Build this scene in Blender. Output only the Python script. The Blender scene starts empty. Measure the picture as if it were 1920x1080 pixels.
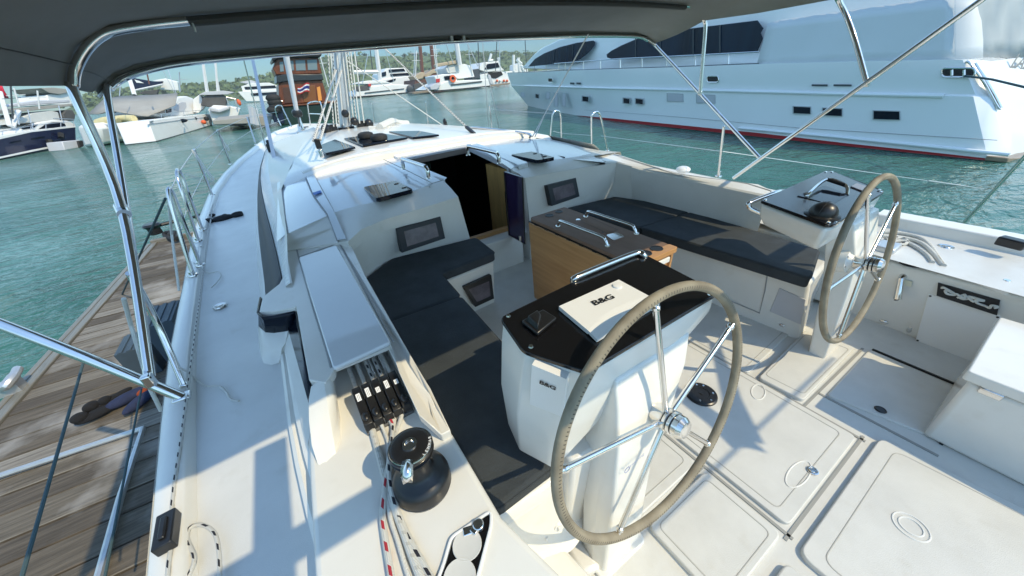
import bpy, bmesh, math, random
from mathutils import Vector, Matrix
import numpy as np
random.seed(7)
C = bpy.context.scene.collection
SC = bpy.context.scene
V3 = Vector
# ------------------------------------------------------------------ camera solved from the photograph
F = 651.72
MW = Matrix(((0.83493964, -0.33644483, 0.43552344), (-0.5457993, -0.40475316, 0.73367432), (-0.07056144, -0.85028216, -0.52157581)))
EYE = V3((0, 0, 1.55))          # the cockpit sole is z = 0
WZ = -0.75                      # water level
cam_d = bpy.data.cameras.new('camera'); cam = bpy.data.objects.new('camera', cam_d); C.objects.link(cam)
cam_d.sensor_width = 36; cam_d.lens = 36 * F / 1920; cam_d.clip_start = 0.03; cam_d.clip_end = 12000
R = MW @ Matrix(((1, 0, 0), (0, -1, 0), (0, 0, -1)))
cam.matrix_world = Matrix.Translation(EYE) @ R.to_4x4()
SC.camera = cam
def ray(px, py): return MW @ V3((px - 960, py - 540, F))
def H(px, py, z):
    r = ray(px, py); return EYE + r * ((z - EYE.z) / r.z)
def HX(px, py, x):
    r = ray(px, py); return EYE + r * ((x - EYE.x) / r.x)
def HY(px, py, y):
    r = ray(px, py); return EYE + r * ((y - EYE.y) / r.y)
def HP(px, py, p0, n):
    r = ray(px, py); return EYE + r * ((V3(p0) - EYE).dot(n) / r.dot(n))
def HL(L): return [H(*p) for p in L]
def HZ(L, z): return [H(p[0], p[1], z) for p in L]

# ------------------------------------------------------------------ light
K = V3((0.46, -0.82, 1.0)); SUN = K.normalized()
el = math.asin(SUN.z); az = math.atan2(SUN.x, SUN.y)
w = bpy.data.worlds.new('World'); SC.world = w; w.use_nodes = True
nt = w.node_tree; bg = nt.nodes['Background']
sky = nt.nodes.new('ShaderNodeTexSky'); sky.sky_type = 'NISHITA'; sky.sun_disc = False
sky.sun_elevation = el; sky.sun_rotation = az; sky.air_density = 1.6; sky.dust_density = 0.1; sky.ozone_density = 5.0
# low haze is painted into the sky colour: lowest band dimmed and tinted blue
tcw = nt.nodes.new('ShaderNodeTexCoord'); sxw = nt.nodes.new('ShaderNodeSeparateXYZ'); nt.links.new(tcw.outputs['Generated'], sxw.inputs[0])
mrw = nt.nodes.new('ShaderNodeMapRange'); mrw.interpolation_type = 'SMOOTHSTEP'; mrw.inputs[1].default_value = .07; mrw.inputs[2].default_value = .24; mrw.inputs[3].default_value = 0; mrw.inputs[4].default_value = 1.0
nt.links.new(sxw.outputs[2], mrw.inputs[0])
tnw = nt.nodes.new('ShaderNodeMix'); tnw.data_type = 'RGBA'; tnw.inputs[6].default_value = (.16, .28, .42, 1); tnw.inputs[7].default_value = (1.0, 1, .95, 1); nt.links.new(mrw.outputs[0], tnw.inputs[0])
mxw = nt.nodes.new('ShaderNodeMix'); mxw.data_type = 'RGBA'; mxw.blend_type = 'MULTIPLY'; mxw.inputs[0].default_value = 1
nt.links.new(sky.outputs[0], mxw.inputs[6]); nt.links.new(tnw.outputs[2], mxw.inputs[7])
nt.links.new(mxw.outputs[2], bg.inputs[0]); bg.inputs[1].default_value = 0.15
sd = bpy.data.lights.new('sun', 'SUN'); sd.energy = 2.0; sd.angle = math.radians(0.53); sd.color = (1.0, 0.845, 0.56)
so = bpy.data.objects.new('sun', sd); C.objects.link(so); so.location = (10, -20, 30)
so.rotation_euler = (-SUN).to_track_quat('-Z', 'Y').to_euler()
SC.view_settings.view_transform = 'Standard'; SC.view_settings.look = 'None'; SC.view_settings.gamma = 1
SC.view_settings.exposure = 0.98
SC.cycles.max_bounces = 8; SC.cycles.diffuse_bounces = 4; SC.cycles.glossy_bounces = 4; SC.cycles.transmission_bounces = 4

# ------------------------------------------------------------------ materials
MATS = {}
def mat(name, base, rough=0.5, metal=0.0, var=0.0, vscale=6.0, bump=0.0, bscale=200.0, coat=0.0, dark=None, trans=0.0, spec=None, stretch=None, coord='Object', spots=0):
    m = bpy.data.materials.new(name); m.use_nodes = True
    n = m.node_tree.nodes; l = m.node_tree.links; p = n['Principled BSDF']
    b = tuple(base) + (1,)
    p.inputs['Base Color'].default_value = b; p.inputs['Roughness'].default_value = rough; p.inputs['Metallic'].default_value = metal
    if coat: p.inputs['Coat Weight'].default_value = coat; p.inputs['Coat Roughness'].default_value = 0.04
    if trans: p.inputs['Transmission Weight'].default_value = trans
    if spec is not None: p.inputs['Specular IOR Level'].default_value = spec
    tc = None
    if var or bump:
        tc = n.new('ShaderNodeTexCoord'); src = tc.outputs[coord]
        if stretch:
            mp = n.new('ShaderNodeMapping'); mp.inputs['Scale'].default_value = stretch; l.new(src, mp.inputs[0]); src = mp.outputs[0]
    if var:
        no = n.new('ShaderNodeTexNoise'); no.inputs['Scale'].default_value = vscale; no.inputs['Detail'].default_value = 6; no.inputs['Roughness'].default_value = 0.62
        l.new(src, no.inputs[0])
        cr = n.new('ShaderNodeValToRGB'); cr.color_ramp.elements[0].position = 0.32; cr.color_ramp.elements[1].position = 0.68
        d = dark if dark else tuple(c * (1 - var) for c in base)
        cr.color_ramp.elements[0].color = tuple(d) + (1,); cr.color_ramp.elements[1].color = b
        l.new(no.outputs[0], cr.inputs[0]); l.new(cr.outputs[0], p.inputs['Base Color'])
        mr = n.new('ShaderNodeMapRange'); mr.inputs[3].default_value = min(1, rough * 1.25); mr.inputs[4].default_value = rough * 0.85
        l.new(no.outputs[0], mr.inputs[0]); l.new(mr.outputs[0], p.inputs['Roughness'])
    if spots:
        vn = n.new('ShaderNodeTexNoise'); vn.inputs['Scale'].default_value = spots; vn.inputs['Detail'].default_value = 2; l.new(src, vn.inputs[0])
        vc = n.new('ShaderNodeValToRGB'); vc.color_ramp.elements[0].position = .62; vc.color_ramp.elements[1].position = .8; vc.color_ramp.elements[0].color = (1, 1, 1, 1); vc.color_ramp.elements[1].color = (.94, .93, .91, 1); l.new(vn.outputs[0], vc.inputs[0])
        vm = n.new('ShaderNodeMix'); vm.data_type = 'RGBA'; vm.blend_type = 'MULTIPLY'; vm.inputs[0].default_value = 1; l.new(cr.outputs[0], vm.inputs[6]); l.new(vc.outputs[0], vm.inputs[7]); l.new(vm.outputs[2], p.inputs['Base Color'])
    if bump:
        nb = n.new('ShaderNodeTexNoise'); nb.inputs['Scale'].default_value = bscale; nb.inputs['Detail'].default_value = 3; l.new(src, nb.inputs[0])
        bp = n.new('ShaderNodeBump'); bp.inputs['Strength'].default_value = bump; bp.inputs['Distance'].default_value = 0.01
        l.new(nb.outputs[0], bp.inputs['Height']); l.new(bp.outputs[0], p.inputs['Normal'])
    MATS[name] = m; return m
GEL = mat('gelcoat', (0.78, 0.768, 0.72), 0.22, var=0.07, vscale=3.5, spots=11, bump=0.02, bscale=9, coat=0.25)
DECK = mat('nonskid_deck', (0.68, 0.685, 0.665), 0.3, var=0.10, vscale=4, spots=14, bump=0.12, bscale=420)
FLOOR = mat('sole_nonskid', (0.66, 0.655, 0.615), 0.42, var=0.12, vscale=5, spots=13, bump=0.15, bscale=380)
ROOF = mat('film_covered_gelcoat', (0.66, 0.69, 0.72), 0.1, var=0.04, vscale=2.5, bump=0.05, bscale=7, coat=0.6)
SEAM = mat('grey_seam', (0.33, 0.33, 0.33), 0.6)
CUSH = mat('charcoal_cushion', (0.044, 0.053, 0.061), 0.85, var=0.25, vscale=7, bump=0.35, bscale=260)
CANV = mat('grey_canvas', (0.225, 0.222, 0.207), 0.9, var=0.14, vscale=2.2, bump=0.12, bscale=5)
CANVD = mat('canvas_binding', (0.165, 0.165, 0.16), 0.9)
WPIPE = mat('white_piping', (0.75, 0.75, 0.73), 0.6)
STEEL = mat('stainless_steel', (0.78, 0.76, 0.73), 0.13, 1.0, var=0.06, vscale=30)
BLACK = mat('black_plastic', (0.016, 0.016, 0.017), 0.32, var=0.3, vscale=40)
BLACKM = mat('black_panel', (0.007, 0.007, 0.008), 0.14, bump=0.03, bscale=600)
RUB = mat('black_rubber', (0.02, 0.02, 0.02), 0.75)
GLASS = mat('dark_glass', (0.006, 0.01, 0.02), 0.05, spec=.22)
GLASSP = mat('smoked_acrylic', (0.03, 0.02, 0.06), 0.05, coat=0.5)
GREYF = mat('grey_frame', (0.024, 0.028, 0.034), 0.5)
SPK = mat('speaker_glass', (0.19, 0.16, 0.18), 0.15, var=0.5, vscale=7)
ALU = mat('aluminium', (0.62, 0.63, 0.64), 0.35, 0.7, var=0.1, vscale=20)
WPLA = mat('white_plastic', (0.78, 0.78, 0.76), 0.35)
WBOARD = mat('white_paint', (0.8, 0.8, 0.78), 0.35, var=0.08, vscale=0.6)
RED = mat('red', (0.5, 0.03, 0.03), 0.5)
REDF = mat('red_flag', (0.55, 0.02, 0.05), 0.8)
NAVY = mat('navy', (0.01, 0.014, 0.045), 0.25, coat=0.4)
BLUE = mat('blue_flag', (0.02, 0.03, 0.2), 0.8)
TAPE = mat('blue_tape', (0.03, 0.14, 0.5), 0.5)
BROWNI = mat('cabin_oak', (0.62, 0.36, 0.12), 0.45, var=0.25, vscale=3, stretch=(8, 8, 1))
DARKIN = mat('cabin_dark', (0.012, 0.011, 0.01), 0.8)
TTOP = mat('table_brown_top', (0.24, 0.15, 0.105), 0.5, spec=.15, var=0.2, vscale=12, stretch=(1, 0.15, 1))
FILM = mat('crinkled_film', (0.8, 0.82, 0.84), 0.2, bump=0.7, bscale=34, coat=0.3)
TAN = mat('tan_canvas', (0.5, 0.4, 0.28), 0.9, var=0.2, vscale=1)
GREYC = mat('pale_canvas', (0.36, 0.345, 0.31), 0.9, var=0.18, vscale=0.6)
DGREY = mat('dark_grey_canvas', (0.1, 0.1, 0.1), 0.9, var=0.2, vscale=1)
YEL = mat('cream_float', (0.7, 0.6, 0.32), 0.5, var=0.15, vscale=2)
ORANGE = mat('orange', (0.75, 0.13, 0.04), 0.5)
VARN = mat('varnished_wood', (0.2, 0.058, 0.02), 0.3, var=0.5, vscale=2.5, stretch=(3, 3, 0.4))
GREEN_H = mat('dark_green_hull', (0.012, 0.03, 0.022), 0.3)
MASTW = mat('white_mast', (0.7, 0.7, 0.7), 0.4)
MASTB = mat('brown_mast', (0.16, 0.07, 0.05), 0.5)
MASTD = mat('dark_mast', (0.06, 0.07, 0.08), 0.5)
MYH = mat('yacht_white', (0.86, 0.885, 0.89), 0.2, coat=0.5, var=0.04, vscale=0.4, bump=0.02, bscale=0.8)
MYG = mat('yacht_blue_glass', (0.004, 0.022, 0.05), 0.25, var=0.6, vscale=0.9, stretch=(1, 1, 0.05), spec=0.3)
TARP = mat('pale_tarp', (0.66, 0.7, 0.71), 0.45, var=0.06, vscale=0.5, bump=0.25, bscale=1.3)
CLEARV = mat('clear_vinyl', (0.62, 0.63, 0.6), 0.3, var=0.1, vscale=1.4, bump=0.3, bscale=2)
CLOTH = mat('black_knit', (0.01, 0.01, 0.012), 0.95, bump=0.6, bscale=300)
CLOTHB = mat('navy_cloth', (0.02, 0.03, 0.08), 0.95, var=0.4, vscale=12)
CLOTHO = mat('rust_cloth', (0.3, 0.06, 0.02), 0.95, var=0.4, vscale=20)
STEPG = mat('grey_step_plastic', (0.05, 0.075, 0.1), 0.5, var=0.2, vscale=6)
ROPEW = mat('plain_white_rope', (0.66, 0.65, 0.6), 0.85, bump=0.5, bscale=260)
ROPED = mat('dark_green_line', (0.05, 0.09, 0.1), 0.8)
LABELW = mat('white_label', (0.8, 0.8, 0.8), 0.5)
INK = mat('black_ink', (0.01, 0.01, 0.012), 0.5)
INKB = mat('blue_ink', (0.25, 0.28, 0.45), 0.5)
LIGHTG = mat('light_grey_panel', (0.5, 0.51, 0.54), 0.5)
FEND = mat('white_vinyl', (0.8, 0.8, 0.79), 0.3)
TAUPE = None

def rope_mat(name, fleck, period=0.06, width=0.3):
    m = mat(name, (0.72, 0.71, 0.66), 0.85); n = m.node_tree.nodes; l = m.node_tree.links; p = n['Principled BSDF']
    uv = n.new('ShaderNodeUVMap'); sx = n.new('ShaderNodeSeparateXYZ'); l.new(uv.outputs[0], sx.inputs[0])
    def math_(op, a, b=None):
        k = n.new('ShaderNodeMath'); k.operation = op
        for i, v in enumerate((a, b)):
            if v is None: continue
            if isinstance(v, (int, float)): k.inputs[i].default_value = v
            else: l.new(v, k.inputs[i])
        return k.outputs[0]
    # spiralling flecks: u = metres along the rope, v = turn round it
    s = math_('ADD', math_('DIVIDE', sx.outputs[0], period), sx.outputs[1])
    f1 = math_('FRACT', s); a = math_('LESS_THAN', f1, width)
    f2 = math_('FRACT', math_('MULTIPLY', sx.outputs[1], 3.0)); b = math_('LESS_THAN', f2, 0.45)
    k = math_('MULTIPLY', a, b)
    mx = n.new('ShaderNodeMix'); mx.data_type = 'RGBA'; mx.inputs[6].default_value = (0.72, 0.71, 0.66, 1); mx.inputs[7].default_value = fleck + (1,)
    l.new(k, mx.inputs[0]); l.new(mx.outputs[2], p.inputs['Base Color'])
    # braid
    t1 = math_('SINE', math_('MULTIPLY', math_('ADD', math_('MULTIPLY', sx.outputs[0], 160.0), math_('MULTIPLY', sx.outputs[1], 6.0)), 6.283))
    t2 = math_('SINE', math_('MULTIPLY', math_('SUBTRACT', math_('MULTIPLY', sx.outputs[0], 160.0), math_('MULTIPLY', sx.outputs[1], 6.0)), 6.283))
    bp = n.new('ShaderNodeBump'); bp.inputs['Strength'].default_value = 0.6; bp.inputs['Distance'].default_value = 0.003
    l.new(math_('MULTIPLY', t1, t2), bp.inputs['Height']); l.new(bp.outputs[0], p.inputs['Normal'])
    return m
ROPEK = rope_mat('black_flecked_rope', (0.02, 0.02, 0.03), 0.05, 0.42)
ROPER = rope_mat('red_flecked_rope', (0.5, 0.03, 0.05), 0.055, 0.42)
ROPEN = rope_mat('white_braid', (0.6, 0.58, 0.52), 0.03, 0.3)

def leather():
    m = mat('taupe_leather', (0.29, 0.235, 0.15), 0.7); n = m.node_tree.nodes; l = m.node_tree.links; p = n['Principled BSDF']
    uv = n.new('ShaderNodeUVMap'); sx = n.new('ShaderNodeSeparateXYZ'); l.new(uv.outputs[0], sx.inputs[0])
    def math_(op, a, b=None):
        k = n.new('ShaderNodeMath'); k.operation = op
        for i, v in enumerate((a, b)):
            if v is None: continue
            if isinstance(v, (int, float)): k.inputs[i].default_value = v
            else: l.new(v, k.inputs[i])
        return k.outputs[0]
    st = math_('LESS_THAN', math_('FRACT', math_('DIVIDE', sx.outputs[0], 0.011)), 0.28)
    band = math_('LESS_THAN', math_('ABSOLUTE', math_('SUBTRACT', sx.outputs[1], 0.5)), 0.045)
    half = math_('GREATER_THAN', sx.outputs[0], 0.9)
    k = math_('MULTIPLY', st, band)
    tc = n.new('ShaderNodeTexCoord'); no = n.new('ShaderNodeTexNoise'); no.inputs['Scale'].default_value = 14; no.inputs['Detail'].default_value = 5; l.new(tc.outputs['Object'], no.inputs[0])
    cr = n.new('ShaderNodeValToRGB'); cr.color_ramp.elements[0].position = .3; cr.color_ramp.elements[1].position = .7
    cr.color_ramp.elements[0].color = (0.19, 0.16, 0.112, 1); cr.color_ramp.elements[1].color = (0.31, 0.27, 0.195, 1); l.new(no.outputs[0], cr.inputs[0])
    mx = n.new('ShaderNodeMix'); mx.data_type = 'RGBA'; l.new(cr.outputs[0], mx.inputs[6]); mx.inputs[7].default_value = (0.075, 0.062, 0.048, 1)
    l.new(k, mx.inputs[0]); l.new(mx.outputs[2], p.inputs['Base Color'])
    nb = n.new('ShaderNodeTexNoise'); nb.inputs['Scale'].default_value = 350; l.new(tc.outputs['Object'], nb.inputs[0])
    bp = n.new('ShaderNodeBump'); bp.inputs['Strength'].default_value = .35; bp.inputs['Distance'].default_value = .004; l.new(nb.outputs[0], bp.inputs['Height']); l.new(bp.outputs[0], p.inputs['Normal'])
    return m
LEATH = leather()

def wood(name, c1, c2, axis_scale, scale=3.0, rough=0.4):
    m = mat(name, c1, rough); n = m.node_tree.nodes; l = m.node_tree.links; p = n['Principled BSDF']
    tc = n.new('ShaderNodeTexCoord'); mp = n.new('ShaderNodeMapping'); mp.inputs['Scale'].default_value = axis_scale; l.new(tc.outputs['Object'], mp.inputs[0])
    no = n.new('ShaderNodeTexNoise'); no.inputs['Scale'].default_value = scale; no.inputs['Detail'].default_value = 8; no.inputs['Roughness'].default_value = .65; no.inputs['Distortion'].default_value = .6; l.new(mp.outputs[0], no.inputs[0])
    cr = n.new('ShaderNodeValToRGB'); cr.color_ramp.elements[0].position = .3; cr.color_ramp.elements[1].position = .72
    cr.color_ramp.elements[0].color = c2 + (1,); cr.color_ramp.elements[1].color = c1 + (1,); l.new(no.outputs[0], cr.inputs[0]); l.new(cr.outputs[0], p.inputs['Base Color'])
    bp = n.new('ShaderNodeBump'); bp.inputs['Strength'].default_value = .08; bp.inputs['Distance'].default_value = .004; l.new(no.outputs[0], bp.inputs['Height']); l.new(bp.outputs[0], p.inputs['Normal'])
    return m
TEAK = wood('golden_teak', (0.56, 0.31, 0.13), (0.38, 0.19, 0.07), (14, 0.7, 14), 2.2)
OAK = wood('oak_trim', (0.55, 0.3, 0.12), (0.4, 0.2, 0.07), (1, 14, 14), 2.5)

def dockwood():
    m = mat('weathered_planks', (0.3, 0.25, 0.19), 0.85); n = m.node_tree.nodes; l = m.node_tree.links; p = n['Principled BSDF']
    g = n.new('ShaderNodeNewGeometry'); tc = n.new('ShaderNodeTexCoord')
    cr = n.new('ShaderNodeValToRGB'); e = cr.color_ramp.elements
    e[0].position = 0; e[0].color = (0.095, 0.078, 0.06, 1); e[1].position = 1; e[1].color = (0.27, 0.25, 0.22, 1)
    x = e.new(.35); x.color = (0.135, 0.112, 0.085, 1); x = e.new(.55); x.color = (0.11, 0.092, 0.07, 1); x = e.new(.75); x.color = (0.2, 0.175, 0.14, 1)
    l.new(g.outputs['Random Per Island'], cr.inputs[0])
    mp = n.new('ShaderNodeMapping'); mp.inputs['Rotation'].default_value = (0, 0, -DOCKA); mp.inputs['Scale'].default_value = (1.2, 26, 26); l.new(tc.outputs['Object'], mp.inputs[0])
    no = n.new('ShaderNodeTexNoise'); no.inputs['Scale'].default_value = 2.2; no.inputs['Detail'].default_value = 9; no.inputs['Roughness'].default_value = .7; l.new(mp.outputs[0], no.inputs[0])
    no2 = n.new('ShaderNodeTexNoise'); no2.inputs['Scale'].default_value = 2.1; no2.inputs['Detail'].default_value = 7; l.new(tc.outputs['Object'], no2.inputs[0])
    c2 = n.new('ShaderNodeValToRGB'); c2.color_ramp.elements[0].position = .34; c2.color_ramp.elements[1].position = .7; c2.color_ramp.elements[0].color = (.35, .33, .3, 1); c2.color_ramp.elements[1].color = (1.35, 1.33, 1.3, 1); l.new(no.outputs[0], c2.inputs[0])
    mx = n.new('ShaderNodeMix'); mx.data_type = 'RGBA'; mx.blend_type = 'MULTIPLY'; mx.inputs[0].default_value = .85; l.new(cr.outputs[0], mx.inputs[6]); l.new(c2.outputs[0], mx.inputs[7])
    c3 = n.new('ShaderNodeValToRGB'); c3.color_ramp.elements[0].position = .54; c3.color_ramp.elements[1].position = .7; l.new(no2.outputs[0], c3.inputs[0])
    mx2 = n.new('ShaderNodeMix'); mx2.data_type = 'RGBA'; l.new(c3.outputs[0], mx2.inputs[0]); l.new(mx.outputs[2], mx2.inputs[6]); mx2.inputs[7].default_value = (0.44, 0.42, 0.39, 1)
    fa = n.new('ShaderNodeMath'); fa.operation = 'MULTIPLY'; fa.inputs[1].default_value = .6; l.new(c3.outputs[0], fa.inputs[0]); l.new(fa.outputs[0], mx2.inputs[0])
    l.new(mx2.outputs[2], p.inputs['Base Color'])
    bp = n.new('ShaderNodeBump'); bp.inputs['Strength'].default_value = .5; bp.inputs['Distance'].default_value = .008; l.new(no.outputs[0], bp.inputs['Height']); l.new(bp.outputs[0], p.inputs['Normal'])
    return m

def water_mat():
    m = mat('harbour_water', (0.02, 0.13, 0.13), 0.06); n = m.node_tree.nodes; l = m.node_tree.links; p = n['Principled BSDF']
    p.inputs['IOR'].default_value = 1.33
    tc = n.new('ShaderNodeTexCoord')
    no0 = n.new('ShaderNodeTexNoise'); no0.inputs['Scale'].default_value = .22; no0.inputs['Detail'].default_value = 5; l.new(tc.outputs['Object'], no0.inputs[0])
    cr = n.new('ShaderNodeValToRGB'); cr.color_ramp.elements[0].position = .3; cr.color_ramp.elements[1].position = .72
    cr.color_ramp.elements[0].color = (0.028, 0.106, 0.085, 1); cr.color_ramp.elements[1].color = (0.056, 0.172, 0.137, 1); l.new(no0.outputs[0], cr.inputs[0]); l.new(cr.outputs[0], p.inputs['Base Color'])
    p.inputs['Roughness'].default_value = .12
    hs = []
    for sc, st, d in (((1.0, 1.9, 1), 0.55, 4.0), ((2.6, 4.0, 1), 1.4, 3.0), ((8, 11, 1), 1.2, 2.0)):
        mp = n.new('ShaderNodeMapping'); mp.inputs['Scale'].default_value = sc; mp.inputs['Rotation'].default_value = (0, 0, .35); l.new(tc.outputs['Object'], mp.inputs[0])
        no = n.new('ShaderNodeTexNoise'); no.inputs['Scale'].default_value = st; no.inputs['Detail'].default_value = d; no.inputs['Distortion'].default_value = .8; l.new(mp.outputs[0], no.inputs[0]); hs.append(no.outputs[0])
    a = n.new('ShaderNodeMath'); a.operation = 'MULTIPLY_ADD'; a.inputs[1].default_value = .35; l.new(hs[1], a.inputs[0]); l.new(hs[0], a.inputs[2])
    b = n.new('ShaderNodeMath'); b.operation = 'MULTIPLY_ADD'; b.inputs[1].default_value = .06; l.new(hs[2], b.inputs[0]); l.new(a.outputs[0], b.inputs[2])
    bp = n.new('ShaderNodeBump'); bp.inputs['Strength'].default_value = .9; bp.inputs['Distance'].default_value = .36; no3 = n.new('ShaderNodeTexNoise'); no3.inputs['Scale'].default_value = .09; no3.inputs['Detail'].default_value = 4; no3.inputs['Distortion'].default_value = 1.2; l.new(tc.outputs['Object'], no3.inputs[0])
    ms = n.new('ShaderNodeMapRange'); ms.inputs[1].default_value = .38; ms.inputs[2].default_value = .62; ms.inputs[3].default_value = .28; ms.inputs[4].default_value = .95; l.new(no3.outputs[0], ms.inputs[0]); l.new(ms.outputs[0], bp.inputs['Strength'])
    l.new(b.outputs[0], bp.inputs['Height']); l.new(bp.outputs[0], p.inputs['Normal'])
    return m
WATER = water_mat()

# ------------------------------------------------------------------ mesh builder
class MB:
    def __init__(s): s.v = []; s.f = []; s.m = []; s.uv = []
    def add(s, vs, fs, mi=0, uvs=None):
        o = len(s.v); s.v += [V3(x) for x in vs]
        for i, f in enumerate(fs):
            s.f.append([o + k for k in f]); s.m.append(mi); s.uv.append(uvs[i] if uvs else None)
        return s
    def prism(s, pts, vec, mi=0, top=None):
        n = len(pts); vec = V3(vec); p = [V3(q) for q in pts]; b = [q + vec for q in p]
        s.add(p + b, [list(range(n))], mi if top is None else top)
        o = len(s.v) - 2 * n
        s.f.append([o + n + k for k in reversed(range(n))]); s.m.append(mi); s.uv.append(None)
        for i in range(n):
            j = (i + 1) % n; s.f.append([o + i, o + j, o + n + j, o + n + i]); s.m.append(mi); s.uv.append(None)
        return s
    def loft(s, rows, mi=0, closed=False, capends=False):
        n = len(rows[0]); vs = [q for r in rows for q in r]; fs = []
        for i in range(len(rows) - 1):
            for j in range(n if closed else n - 1):
                k = (j + 1) % n; fs.append([i * n + j, i * n + k, (i + 1) * n + k, (i + 1) * n + j])
        if capends: fs += [list(range(n)), [(len(rows) - 1) * n + k for k in reversed(range(n))]]
        return s.add(vs, fs, mi)
    def tube(s, path, r, seg=10, mi=0, closed=False, flat=None):
        P = [V3(p) for p in path]; n = len(P); rr = r if isinstance(r, (list, tuple)) else [r] * n
        T = []
        for i in range(n):
            a = P[(i - 1) % n] if (closed or i > 0) else P[i]; b = P[(i + 1) % n] if (closed or i < n - 1) else P[i]
            t = (b - a); T.append(t.normalized() if t.length > 1e-9 else V3((0, 0, 1)))
        up = V3((0, 0, 1)) if abs(T[0].z) < .9 else V3((1, 0, 0))
        u = T[0].cross(up).normalized(); rows = []; L = [0.0]
        for i in range(n):
            u = (u - T[i] * u.dot(T[i])); u = u.normalized() if u.length > 1e-6 else T[i].orthogonal().normalized()
            v = T[i].cross(u); fl = flat or 1.0
            rows.append([P[i] + (u * math.cos(2 * math.pi * k / seg) + v * (math.sin(2 * math.pi * k / seg) * fl)) * rr[i] for k in range(seg)])
            if i: L.append(L[-1] + (P[i] - P[i - 1]).length)
        vs = [q for row in rows for q in row]; fs = []; uv = []
        m = n if closed else n - 1
        if closed: L.append(L[-1] + (P[0] - P[-1]).length)
        for i in range(m):
            i2 = (i + 1) % n
            for k in range(seg):
                k2 = (k + 1) % seg; fs.append([i * seg + k, i * seg + k2, i2 * seg + k2, i2 * seg + k])
                uv.append([(L[i], k / seg), (L[i], (k + 1) / seg), (L[i + 1], (k + 1) / seg), (L[i + 1], k / seg)])
        if not closed:
            fs += [list(range(seg)), [(n - 1) * seg + k for k in reversed(range(seg))]]; uv += [None, None]
        return s.add(vs, fs, mi, uv)
    def lathe(s, prof, o, ax=(0, 0, 1), seg=28, mi=0, mis=None):
        ax = V3(ax).normalized(); u = ax.orthogonal().normalized(); v = ax.cross(u); o = V3(o); n = len(prof)
        vs = [o + ax * z + (u * math.cos(2 * math.pi * k / seg) + v * math.sin(2 * math.pi * k / seg)) * r for k in range(seg) for r, z in prof]
        b = len(s.v); s.v += vs
        for k in range(seg):
            k2 = (k + 1) % seg
            for i in range(n - 1):
                s.f.append([b + k * n + i, b + k2 * n + i, b + k2 * n + i + 1, b + k * n + i + 1]); s.m.append(mis[i] if mis else mi); s.uv.append(None)
        return s
    def box(s, c, d, rot=None, mi=0):
        c = V3(c); r = rot or Matrix.Identity(3); x, y, z = d[0] / 2, d[1] / 2, d[2] / 2
        vs = [c + r @ V3((a * x, b * y, e * z)) for a in (-1, 1) for b in (-1, 1) for e in (-1, 1)]
        return s.add(vs, [[0, 1, 3, 2], [4, 6, 7, 5], [0, 4, 5, 1], [2, 3, 7, 6], [0, 2, 6, 4], [1, 5, 7, 3]], mi)
    def bar(s, a, b, wd, th, up=(0, 0, 1), mi=0):
        a = V3(a); b = V3(b); t = (b - a); L = t.length; t = t.normalized(); x = t.cross(V3(up)).normalized(); z = x.cross(t)
        return s.box((a + b) / 2, (wd, L, th), Matrix((x, t, z)).transposed(), mi)
    def ball(s, c, r, mi=0, sc=(1, 1, 1), seg=14, ring=8, rot=None):
        c = V3(c); rot = rot or Matrix.Identity(3); vs = []
        for i in range(ring + 1):
            a = math.pi * i / ring
            for k in range(seg):
                b = 2 * math.pi * k / seg; vs.append(c + rot @ V3((r * sc[0] * math.sin(a) * math.cos(b), r * sc[1] * math.sin(a) * math.sin(b), r * sc[2] * math.cos(a))))
        fs = [[i * seg + k, i * seg + (k + 1) % seg, (i + 1) * seg + (k + 1) % seg, (i + 1) * seg + k] for i in range(ring) for k in range(seg)]
        return s.add(vs, fs, mi)
    def text(s, txt, o, xd, yd, size, mi=0, sx=1.0, bold=0.0, depth=0.0008):
        cu = bpy.data.curves.new('t', 'FONT'); cu.body = txt; cu.size = 1.0; cu.offset = bold; cu.align_x = 'CENTER'; cu.align_y = 'CENTER'; cu.resolution_u = 4
        ob = bpy.data.objects.new('t', cu); C.objects.link(ob); bpy.context.view_layer.update()
        me = bpy.data.meshes.new_from_object(ob.evaluated_get(bpy.context.evaluated_depsgraph_get()))
        xd = V3(xd).normalized(); yd = V3(yd); yd = (yd - xd * yd.dot(xd)).normalized(); z = xd.cross(yd); o = V3(o)
        s.add([o + xd * (q.co.x * size * sx) + yd * (q.co.y * size) + z * depth for q in me.vertices], [list(p.vertices) for p in me.polygons], mi)
        bpy.data.objects.remove(ob); bpy.data.curves.remove(cu); bpy.data.meshes.remove(me)
        return s
    def build(s, name, mats, parent=None, bevel=0.0, bseg=2, angle=38, label=None, smooth=True, subsurf=0, thick=0, weld=False, nrm=True):
        me = bpy.data.meshes.new(name); me.from_pydata([tuple(q) for q in s.v], [], s.f)
        if not isinstance(mats, (list, tuple)): mats = [mats]
        for m in mats: me.materials.append(m)
        for p, mi in zip(me.polygons, s.m): p.material_index = mi
        if any(u for u in s.uv):
            ul = me.uv_layers.new(name='UVMap')
            for p, u in zip(me.polygons, s.uv):
                if u:
                    for li, c in zip(p.loop_indices, u): ul.data[li].uv = c
        bm = bmesh.new(); bm.from_mesh(me)
        if weld: bmesh.ops.remove_doubles(bm, verts=bm.verts, dist=1e-4)
        if nrm: bmesh.ops.recalc_face_normals(bm, faces=bm.faces)
        bm.to_mesh(me); bm.free()
        if smooth: me.shade_smooth(); me.set_sharp_from_angle(angle=math.radians(angle))
        o = bpy.data.objects.new(name, me); C.objects.link(o)
        if parent:
            o.parent = parent
            if parent.type == 'EMPTY': o.matrix_parent_inverse = Matrix.Translation(-parent.location)
        if thick:
            sm = o.modifiers.new('solid', 'SOLIDIFY'); sm.thickness = thick; sm.offset = 0
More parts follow.
